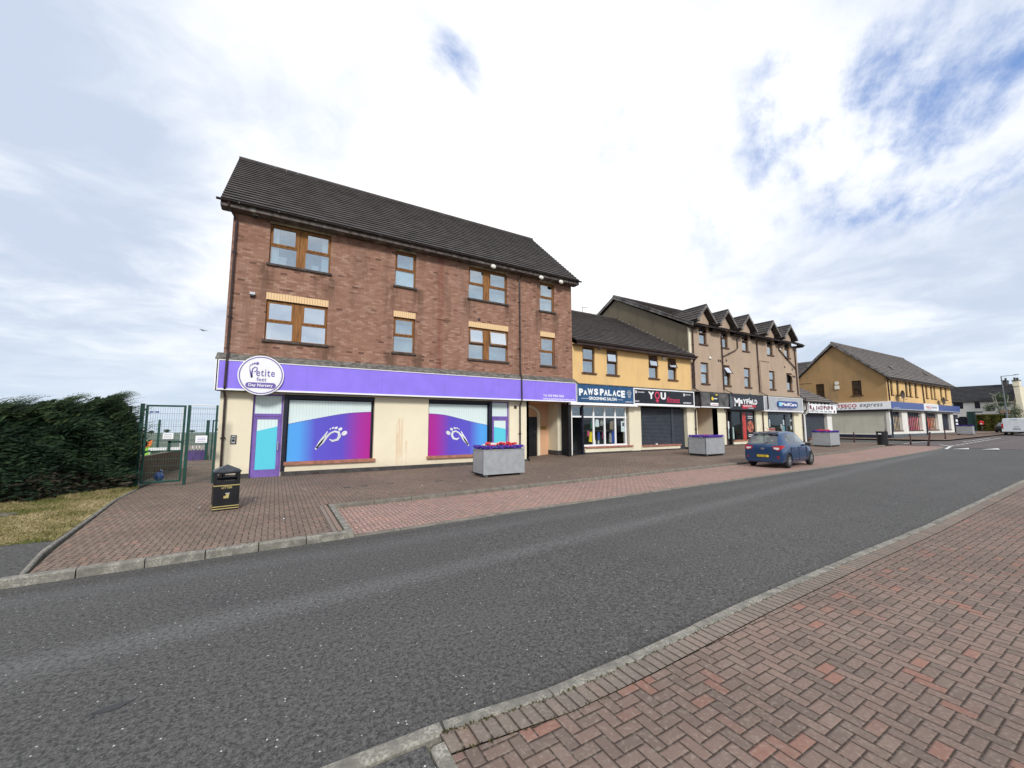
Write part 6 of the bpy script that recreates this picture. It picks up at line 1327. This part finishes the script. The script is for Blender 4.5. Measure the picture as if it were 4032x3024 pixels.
b.box(a, a+.05, YG-.025, YG+.025, .20, 2.34); b.box(c-.05, c, YG-.025, YG+.025, .20, 2.34); b.box(a+.05, c-.05, YG-.025, YG+.025, 2.29, 2.34); b.box(a+.05, c-.05, YG-.025, YG+.025, .20, .25); b.box(a+.05, c-.05, YG-.02, YG+.02, 1.04, 1.08); b.build('gate_frame', 'green_metal', gt)
b = MB(); mesh_panel(b, a+.05, c-.05, .25, 2.28, YG+.01, .05, rl[:11]); b.build('mesh_panel', 'wire', gt)
b = MB(); b.box(-2.55, -2.22, YG-.06, YG-.03, 1.28, 1.34); b.box(-2.55, -2.49, YG-.06, YG-.03, 1.06, 1.34); b.build('gate_latch', 'green_metal', gt)
for z_ in (.5, 1.7, 2.2): b = MB(); b.box(-3.13, -3.06, YG-.035, YG-.025, z_-.02, z_+.02); b.build('hinge', 'green_metal', gt)
b = MB(); b.box(-2.68, -2.45, YG-.04, YG-.03, 1.39, 1.56)
for k in range(3): b.box(-2.65, -2.48, YG-.043, YG-.04, 1.42+.045*k, 1.432+.045*k, 1)
tag(b.build('notice_board', ['paper', 'room_mid']), 'white gridded notice fixed to the middle of the green gate', 'sign')
b = MB(); b.box(-1.95, -1.68, YG-.04, YG-.03, 1.27, 1.475)
for k in range(3): b.box(-1.91, -1.72, YG-.043, YG-.04, 1.31+.045*k, 1.322+.045*k, 1)
tag(b.build('notice_board', ['paper', 'logo_purple']), 'white notice with purple writing on the mesh beside the nursery corner', 'sign')
b = MB(); b.box(-3.0, -2.80, YG-.04, YG-.03, 2.12, 2.16); b.box(-2.93, -2.87, YG-.043, YG-.04, 2.13, 2.145, 1); tag(b.build('name_plate', ['tesco_blue', 'paper']), 'small blue plate near the top of the green gate', 'sign')
def board_fence(pts, h, m, name, lab, cap=None, wd=.10, gap=.006):
    o = thing(name, lab, 'fence', (*pts[0][:2], pts[0][2])); b = MB()
    for p, q in zip(pts, pts[1:]):
        p, q = Vector(p), Vector(q); L = (q-p).length; n = max(1, int(L/wd))
        for i in range(n):
            a_, c_ = p.lerp(q, (i)/n), p.lerp(q, (i+1)/n - gap/L); hh = h + random.uniform(-.006, .006)
            b.beam(a_+Vector((0, 0, hh/2)), c_+Vector((0, 0, hh/2)), .02, hh)
    b.build('boards', m, o)
    if cap:
        b = MB()
        for p, q in zip(pts, pts[1:]): b.beam(Vector(p)+Vector((0, 0, h+.012)), Vector(q)+Vector((0, 0, h+.012)), .07, .024)
        b.build('top_rail', cap, o)
    return o
board_fence([(-3.62, 15.6, .05), (-3.43, 16.8, .05), (-3.06, 20.0, .05), (-3.0, 24.0, .05)][:3], .76, 'fence_wood', 'timber_fence', 'weathered brown close boarded timber fence running back from the gate', 'fence_pale')
board_fence([(-7.6, 27.8, -.15), (-4.3, 27.8, .05)], .45, 'fence_pale', 'picket_fence', 'pale grey picket fence beyond the brown boarded fence', None, .14, .02)
board_fence([(-3.55, 24.2, .08), (-2.83, 24.2, .08)], .50, 'fence_purple', 'purple_fence', 'purple painted low fence at the end of the yard path', None, .1)
board_fence([(-3.75, 24.6, .08), (-2.4, 24.6, .08)], .72, 'fence_pale', 'picket_fence', 'row of pale pickets standing behind the purple fence', None, .13, .035)
yg = thing('inner_fence', 'second green mesh fence and posts standing deeper in the nursery yard', 'fence', (-2.8, 24.2, .1))
b = MB(); b.box(-2.85, -2.73, 24.2, 24.3, .1, 2.0); b.build('post', 'green_metal', yg); b = MB(); b.box(-2.62, -2.56, 24.2, 24.26, .1, 2.0); b.box(-2.62, -1.6, 24.2, 24.26, 1.95, 2.0); b.build('post', 'green_metal', yg)
b = MB(); b.box(-5.36, -5.27, 28, 28.08, -.2, 2.05); b.build('post', 'green_metal', yg); b = MB(); mesh_panel(b, -7.5, -2.9, .2, 1.95, 28.05, .07, (.3, .6, .9, 1.2, 1.5, 1.8, 1.95)); b.build('mesh_panel', 'wire', yg)
b = MB(); n = 16; z_ = .10; R = random.Random(5); vs = []
for j in range(8):
    a_ = PI*j/7
    for i in range(n):
        th = 2*PI*i/n; r_ = .115*math.sin(a_)*(1+.16*math.sin(5*th+j)+R.uniform(-.08, .08)); vs.append((-2.93+r_*math.cos(th), 15.95+r_*math.sin(th), z_+.13-.13*math.cos(a_)*(1.0)))
b.add(vs, [(j*n+i, j*n+(i+1) % n, (j+1)*n+(i+1) % n, (j+1)*n+i) for j in range(7) for i in range(n)]); b.tube([(-2.93, 15.95, .34), (-2.91, 15.95, .38), (-2.88, 15.95, .42)], .02, 6, 0, .05); tag(b.build('rubbish_bag', 'bag'), 'crumpled blue rubbish bag lying inside the green gate', 'bag')
ty = thing('toy_playhouse', 'lime green and orange plastic play slide beyond the boarded fence', 'toy', (-6, 27.2, 0))
b = MB(); b.poly([(-6.3, 27.2, .62), (-5.75, 27.2, .86), (-5.75, 27.2, .5), (-6.3, 27.2, .45)], (0, .4, 0)); b.box(-6.25, -6.2, 27.2, 27.5, -.3, .5); b.build('slide', 'lime', ty); b = MB(); b.box(-5.70, -5.45, 27.15, 27.6, -.3, .95); b.build('tower', 'lime', ty); b = MB(); b.poly([(-5.62, 27.12, .62), (-5.40, 27.12, .70), (-5.36, 27.12, 1.0), (-5.60, 27.12, .92)], (0, .05, 0)); b.build('panel', 'orange', ty)
for x0, x1, z0, z1, lab in ((-5.38, -4.7, .40, .62, 'white low play table at the left beyond the yard fence'), (-4.55, -4.0, .38, .62, 'white play box right of the low table beyond the yard fence'), (-3.75, -3.2, .52, .68, 'white bench above the purple fence in the yard')):
    b = MB(); b.box(x0, x1, 26.6, 26.9, z1-.14, z1)
    for x in (x0+.03, x1-.07): b.box(x, x+.04, 26.6, 26.64, -.3, z1-.14)
    tag(b.build('play_table', 'white'), lab, 'table')
b = MB(); b.tube([(-4.15, 26.5, -.2), (-4.15, 26.5, 2.6), (-4.0, 26.5, 2.78), (-3.3, 26.5, 2.82), (-2.6, 26.5, 2.75), (-2.45, 26.5, 2.6), (-2.45, 26.5, 0)], .022, 6); tag(b.build('shelter_hoop', 'white'), 'thin white hoop of a shelter rising above the mesh by the nursery corner', 'shelter')
b = MB(); b.poly([(-2.7, 26, 1.55), (-1.3, 26, 2.3), (-1.3, 26, 2.2), (-2.7, 26, 1.45)], (0, 2, 0)); b.box(-2.5, -1.4, 26.1, 28, 0, 1.5, 1); tag(b.build('yard_shed', ['tile', 'fence_wood']), 'small dark roofed shed behind the nursery corner post', 'shed')
# hedge
def hedge():
    o = thing('conifer_hedge', 'tall dark green windswept conifer hedge along the verge', 'hedge', (-4.5, 14, .1)); R = random.Random(9)
    def front(x): return lin([(-12, 9.0), (-6, 12.65), (-5, 13.25), (-4.4, 13.5), (-4.0, 13.95), (-3.3, 14.35)], x)
    def topz(x): return lin([(-12, 2.1), (-5.6, 2.12), (-5.25, 2.20), (-5.05, 2.10), (-4.9, 2.02), (-4.72, 2.22), (-4.56, 2.30), (-4.44, 2.08), (-4.25, 2.02), (-4.12, 2.16), (-3.98, 2.40), (-3.84, 2.34), (-3.72, 2.08), (-3.6, 2.0), (-3.5, 1.9), (-3.4, 1.65), (-3.2, 1.2)], x)
    b, bt, bd = MB(), MB(), MB()
    for k in range(52000):
        x = R.uniform(-8.5, -3.22) if k % 3 else R.uniform(-5.6, -3.22); f = front(x); dep = 1.9 if x < -3.6 else 1.0; tz = topz(x)
        e = R.random()
        z = .14 + (tz-.14)*(e**.85); y = f + .16*math.sin(z*7+x*5) + .2*math.sin(x*3.1+z*2.2) + .09*math.sin(x*13+z*9) + R.random()**2.2*.6
        if R.random() < .3: y = f + R.uniform(0, dep); z = tz - R.random()**2*.35 + .05*math.sin(x*9)
        if z > tz-.25: y += .12
        if z < .45 and R.random() < .55: y += .15
        s = R.uniform(.02, .06); up = .25 + .5*R.random() if z > tz-.4 else R.uniform(-.5, .5)
        d = Vector((1 + R.gauss(0, .35), R.gauss(0, .5)-.25, up)).normalized(); u = d*s*1.9; v = d.cross(Vector((R.gauss(0, .5), 1, R.gauss(0, .5)))).normalized()*s*.42
        p = Vector((x + R.gauss(0, .05), y, z + R.gauss(0, .03)))
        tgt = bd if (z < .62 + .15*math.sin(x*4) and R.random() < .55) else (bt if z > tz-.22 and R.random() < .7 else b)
        tgt.add([p-u-v*.4, p-v+u*.2, p+u, p+v+u*.2, p-u+v*.4], [(0, 1, 2, 3, 4)])
    # long wind blown leaders
    for k in range(760):
        x = R.choice((R.uniform(-6.5, -3.5), R.gauss(-4.55, .1), R.gauss(-3.92, .1), R.gauss(-5.1, .15), R.uniform(-4.2, -3.3))); tz = topz(x); p = Vector((x, front(x)+R.uniform(.0, .7), tz-.10)); L = R.uniform(.2, .62)
        for i in range(16):
            t0 = i/16; q = p + Vector((L*1.1*t0, 0, L*1.15*t0 - L*.5*t0*t0)); s = .05*(1-t0*.7); d = Vector((1, R.gauss(0, .5), R.gauss(0.2, .5))).normalized(); v = d.orthogonal().normalized()*s*.28
            (bt if k % 3 else b).add([q, q+d*s-v, q+d*s*2, q+d*s+v], [(0, 1, 2, 3)])
    b.build('foliage', 'hedge', o); bt.build('tips', 'hedge_top', o); bd.build('dead_foliage', 'deadleaf', o)
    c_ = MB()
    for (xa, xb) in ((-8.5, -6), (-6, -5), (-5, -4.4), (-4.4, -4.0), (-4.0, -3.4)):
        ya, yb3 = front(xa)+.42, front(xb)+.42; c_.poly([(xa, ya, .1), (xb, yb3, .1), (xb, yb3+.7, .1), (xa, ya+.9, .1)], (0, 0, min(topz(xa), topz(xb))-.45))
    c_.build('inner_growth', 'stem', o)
    return o
hedge()
b = MB(); R = random.Random(2)
for k in range(500):
    x = R.uniform(-4.2, -3.05); y_ = lin([(-4.2, 13.5), (-3.05, 14.45)], x)-.12+R.gauss(0, .06); a_ = R.uniform(0, 2*PI); h = R.uniform(.03, .12); b.add([(x-.01, y_, .1), (x+.01, y_, .1), (x+.05*math.cos(a_), y_+.05*math.sin(a_), .1+h)], [(0, 1, 2)])
tag(b.build('dry_grass', 'grass', kind='stuff'), 'dry grass tufts at the foot of the hedge by the gate', 'grass')

# ------------------------------------------------------------------ FAR RIGHT: houses, tree, hedge, fence, post box
def cottage():
    o = thing('white_house', 'long white rendered house with dark slate roof and chimneys beyond the van', 'house', (82, 14, 1))
    X0, y0, y1, ze, zr = 82, 11.75, 24, 4.95, 7.2
    b = MB(); b.box(X0, X0+6, y0, y1, .3, ze); b.poly([(X0, y0, ze), (X0+6, y0, ze), (X0+3, y0, zr-.1)], (0, .2, 0)); b.poly([(X0, y1-.2, ze), (X0+6, y1-.2, ze), (X0+3, y1-.2, zr-.1)], (0, .2, 0)); b.build('wall', 'white_wall', o)
    b = MB(); courses(b, (X0-.3, y1+.1, ze-.1), (X0-.3, y0-.1, ze-.1), (X0+3, y0-.1, zr), (X0+3, y1+.1, zr), 12, .04); courses(b, (X0+6.3, y0-.1, ze-.1), (X0+6.3, y1+.1, ze-.1), (X0+3, y1+.1, zr), (X0+3, y0-.1, zr), 12, .04); rf = b.build('roof', 'tile3', o)
    for y_, w_, h_ in ((12.62, .2, 7.62),):
        q = MB(); q.box(X0+2.2, X0+3.6, y_-w_, y_+w_, zr-1.6, h_); q.box(X0+2.1, X0+3.7, y_-w_-.05, y_+w_+.05, h_, h_+.08, 1)
        for k in (-.05,): q.tube([(X0+2.9, y_+k, h_+.08), (X0+2.9, y_+k, h_+.42)], .1, 8, 2)
        q.build('chimney', ['plinth', 'plinth', 'plinth'], rf)
    for y_, z0, z1, w_ in ((16.62, 3.95, 4.78, .46), (14.84, 3.95, 4.78, .24), (16.3, 2.0, 2.85, .35), (18.9, 3.9, 4.7, .5), (12.3, 4.1, 4.4, .12)):
        q = MB(); q.box(X0-.02, X0+.02, y_-w_, y_+w_, z0, z1); q.build('window', 'navy', o); 
    return o
cottage()
o = thing('white_gable_house', 'tall cream gable end with a chimney at the right edge behind the van', 'house', (80, 11, 1))
b = MB(); b.poly([(80.2, 11.5, .5), (80.2, 10.55, .5), (80.2, 10.8, 4.8), (80.2, 10.85, 6.6), (80.2, 11.33, 6.6), (80.2, 11.25, 4.8), (80.2, 11.42, 3.2)], (4, 0, 0)); b.build('wall', 'cream2', o); b = MB(); b.box(80.1, 81.2, 10.82, 11.36, 6.6, 7.28); b.box(80.0, 81.3, 10.78, 11.40, 7.28, 7.36, 1); b.tube([(80.7, 11.0, 7.36), (80.7, 11.0, 7.68)], .1, 8, 1); b.tube([(80.7, 11.22, 7.36), (80.7, 11.22, 7.72)], .1, 8, 1); b.build('chimney', ['cream2', 'plinth'], o)
o = thing('brick_house', 'dark red brick house partly seen at the right edge of the street', 'house', (84, 8, 1)); b = MB(); b.box(84, 92, 9.3, 10.6, .5, 5.6); b.build('wall', 'brick', o); b = MB(); courses(b, (83.7, 10.8, 5.5), (83.7, 9.1, 5.5), (88, 9.1, 7.6), (88, 10.8, 7.6), 9, .04); b.build('roof', 'tile3', o)
def bush(parent, name, m, c, r, n, s, seed, flat=1.0):
    R = random.Random(seed); b = MB()
    for _ in range(n):
        u = Vector((R.gauss(0, 1), R.gauss(0, 1), R.gauss(0, 1))).normalized()*(R.random()**.35); k = 1 + .22*math.sin(u.x*6+u.y*5)+.15*math.sin(u.z*9)
        p = Vector((c[0]+u.x*r[0]*k, c[1]+u.y*r[1]*k, c[2]+u.z*r[2]*(k if flat == 1 else 1))); d = Vector((R.gauss(0, 1), R.gauss(0, 1), R.gauss(0, 1))).normalized(); v = d.orthogonal().normalized()
        b.add([p-d*s, p+v*s*.5, p+d*s, p-v*s*.5], [(0, 1, 2, 3)])
    return b.build(name, m, parent)
o = thing('garden_hedge', 'yellow green clipped hedge in front of the white houses, left of the van', 'hedge', (77, 13.4, 1)); R = random.Random(4)
b = MB()
for _ in range(9000):
    y_ = R.uniform(11.4, 14.9); x = 76.6 + R.random()**2*1.2; z = R.uniform(.9, 3.0); z = 3.0 - R.random()**3*.2 if R.random() < .3 else z
    p = Vector((x+.1*math.sin(y_*6), y_, z - .18*max(0, 12.4-y_))); d = Vector((R.gauss(0, 1), R.gauss(0, 1), R.gauss(0, 1))).normalized()*.09; v = d.orthogonal().normalized()*.05; b.add([p-d, p+v, p+d, p-v], [(0, 1, 2, 3)])
b.build('foliage', 'ohedge', o); b = MB(); b.box(77.0, 77.9, 11.6, 14.8, .8, 2.75); b.build('inner_growth', 'stem', o)
o = thing('garden_tree', 'loose green tree with pale branches in front of the white house', 'tree', (79, 12.6, 1))
b = MB(); b.tube([(79, 12.6, .9), (79, 12.5, 3), (79, 12.3, 4.2)], .16, 8, 0, .09); b.tube([(79, 12.4, 3.2), (78.8, 12.8, 4.6), (78.7, 12.9, 5.4)], .08, 6, 0, .04); b.tube([(79, 12.3, 3.4), (78.8, 11.8, 4.3), (78.7, 11.6, 5.3)], .08, 6, 0, .04)
for (ax, ay, az, bx_, by, bz) in ((78.2, 12.5, 4.2, 78.1, 12.6, 5.4), (78.1, 12.6, 5.4, 78.1, 13.0, 5.75), (78.1, 12.6, 5.4, 78.1, 12.15, 5.8), (78.0, 12.1, 3.0, 78.0, 12.2, 3.9), (78.0, 12.2, 3.9, 78, 12.6, 4.2), (78, 12.2, 3.9, 78, 11.6, 4.15)): b.tube([(ax, ay, az), (bx_, by, bz)], .06, 5, 0, .03)
b.build('trunk', 'bark', o)
for i, (c, r, n_) in enumerate((((79.3, 12.3, 5.2), (.7, .8, .45), 620), ((79, 12.2, 4.3), (.7, .75, .4), 420), ((79, 13.3, 3.9), (.6, .6, .5), 420), ((79, 12.1, 3.3), (.6, .7, .35), 260))): bush(o, 'crown', 'tleaf', c, r, n_, .09, 20+i)
o = thing('garden_shrub', 'pale grey green shrub behind the roof of the white van', 'shrub', (78, 10.9, 1)); bush(o, 'foliage', 'tleaf', (78, 11.1, 3.2), (.5, .6, .9), 900, .07, 41); b = MB(); b.tube([(78, 11.1, .9), (78, 11.1, 3)], .05, 6); b.build('stem', 'bark', o)
o = thing('site_fence', 'dark green panel fence beside the clipped hedge', 'fence', (76, 14.5, 1)); b = MB(); b.box(76, 76.1, 14.15, 14.75, .8, 3.3); b.box(75.95, 76.15, 13.4, 14.75, 3.25, 3.4); b.build('panel', 'dark_teal', o); b = MB(); b.box(75.9, 76.0, 14.0, 14.1, .8, 3.4); b.build('post', 'dark_teal', o)
o = thing('navy_screen', 'dark navy hoarding standing behind the farthest planter', 'hoarding', (72, 14.6, 1)); b = MB(); b.box(72, 72.1, 13.95, 15.2, .8, 2.6); b.build('panel', 'navy', o); b = MB(); b.box(71.95, 72.0, 13.95, 14.05, .7, 2.65); b.build('post', 'navy', o)
o = thing('post_box', 'red pedestal post box with a white label in front of the clipped hedge', 'post box', (74.5, 13.3, 1)); b = MB(); b.box(74.4, 74.7, 13.15, 13.5, 1.78, 2.15); b.add([(74.4, 13.15, 2.15), (74.7, 13.15, 2.15), (74.7, 13.5, 2.15), (74.4, 13.5, 2.15), (74.55, 13.33, 2.25)], [(0, 1, 4), (1, 2, 4), (2, 3, 4), (3, 0, 4)]); b.build('box', 'brightred', o); b = MB(); b.box(74.39, 74.4, 13.25, 13.4, 1.8, 1.95); b.build('label', 'paper', o); b = MB(); b.tube([(74.55, 13.33, .9), (74.55, 13.33, 1.75)], .06, 8); b.build('post', 'stem', o)
o = thing('road_sign', 'thin post with a small red and brown plate in front of the white gable', 'sign', (74, 11.7, 1)); b = MB(); b.tube([(76, 11.55, 1), (76, 11.55, 3.4)], .04, 6); b.build('post', 'steel', o); b = MB(); b.box(75.95, 76.0, 11.2, 12.0, 3.2, 3.42); b.build('plate', 'brick', o)
# distant tree clumps on the skyline
for i, (x, y_, z, r, lab) in enumerate(((-89, 500, -4.4, (2.4, 2, 1.4), 'left dome shaped tree on the far skyline beyond the gate'), (-70, 500, -4.8, (3, 2, 1.0), 'right flat tree clump on the far skyline beyond the mesh fence'), (-96, 480, -5.0, (2, 2, 1.0), 'small far tree clump left of the dome shaped one'))):
    o = thing('far_tree', lab, 'tree', (x, y_, z-1.5), 'trees on the far skyline'); bush(o, 'crown', 'far_wood', (x, y_, z), r, 900, .28, 60+i); b = MB(); b.tube([(x, y_, z-2.5), (x, y_, z)], .3, 6); b.build('trunk', 'stem', o)
# gull
gs_ = .55; g_ = MB(); P0 = Vector((-4.97, 37.1, 8.79))
body = [P0+Vector((-.28, 0, -.02)), P0+Vector((-.12, 0, 0)), P0+Vector((.1, 0, .01)), P0+Vector((.25, 0, .0))]
vs = []; n = 8
for p, r in zip(body, (.02, .075, .07, .015)): vs += [p + Vector((0, math.cos(2*PI*i/n)*r, math.sin(2*PI*i/n)*r)) for i in range(n)]
g_.add(vs, [(j*n+i, j*n+(i+1) % n, (j+1)*n+(i+1) % n, (j+1)*n+i) for j in range(3) for i in range(n)] + [tuple(range(n)), tuple(range(3*n, 4*n))])
for s_ in (-1, 1): g_.poly([P0+Vector((-.08, 0, .03)), P0+Vector((.06, 0, .03)), P0+Vector((s_*.22+.02, s_*.2, .12)), P0+Vector((s_*.48, s_*.35, .02)), P0+Vector((s_*.22-.08, s_*.2, .12))], (0, 0, .012))
g_.v = [tuple(P0 + (Vector(v)-P0)*gs_) for v in g_.v]
tag(g_.build('seagull', 'steel', smooth=False), 'gull gliding in the grey sky left of the brick building', 'bird')
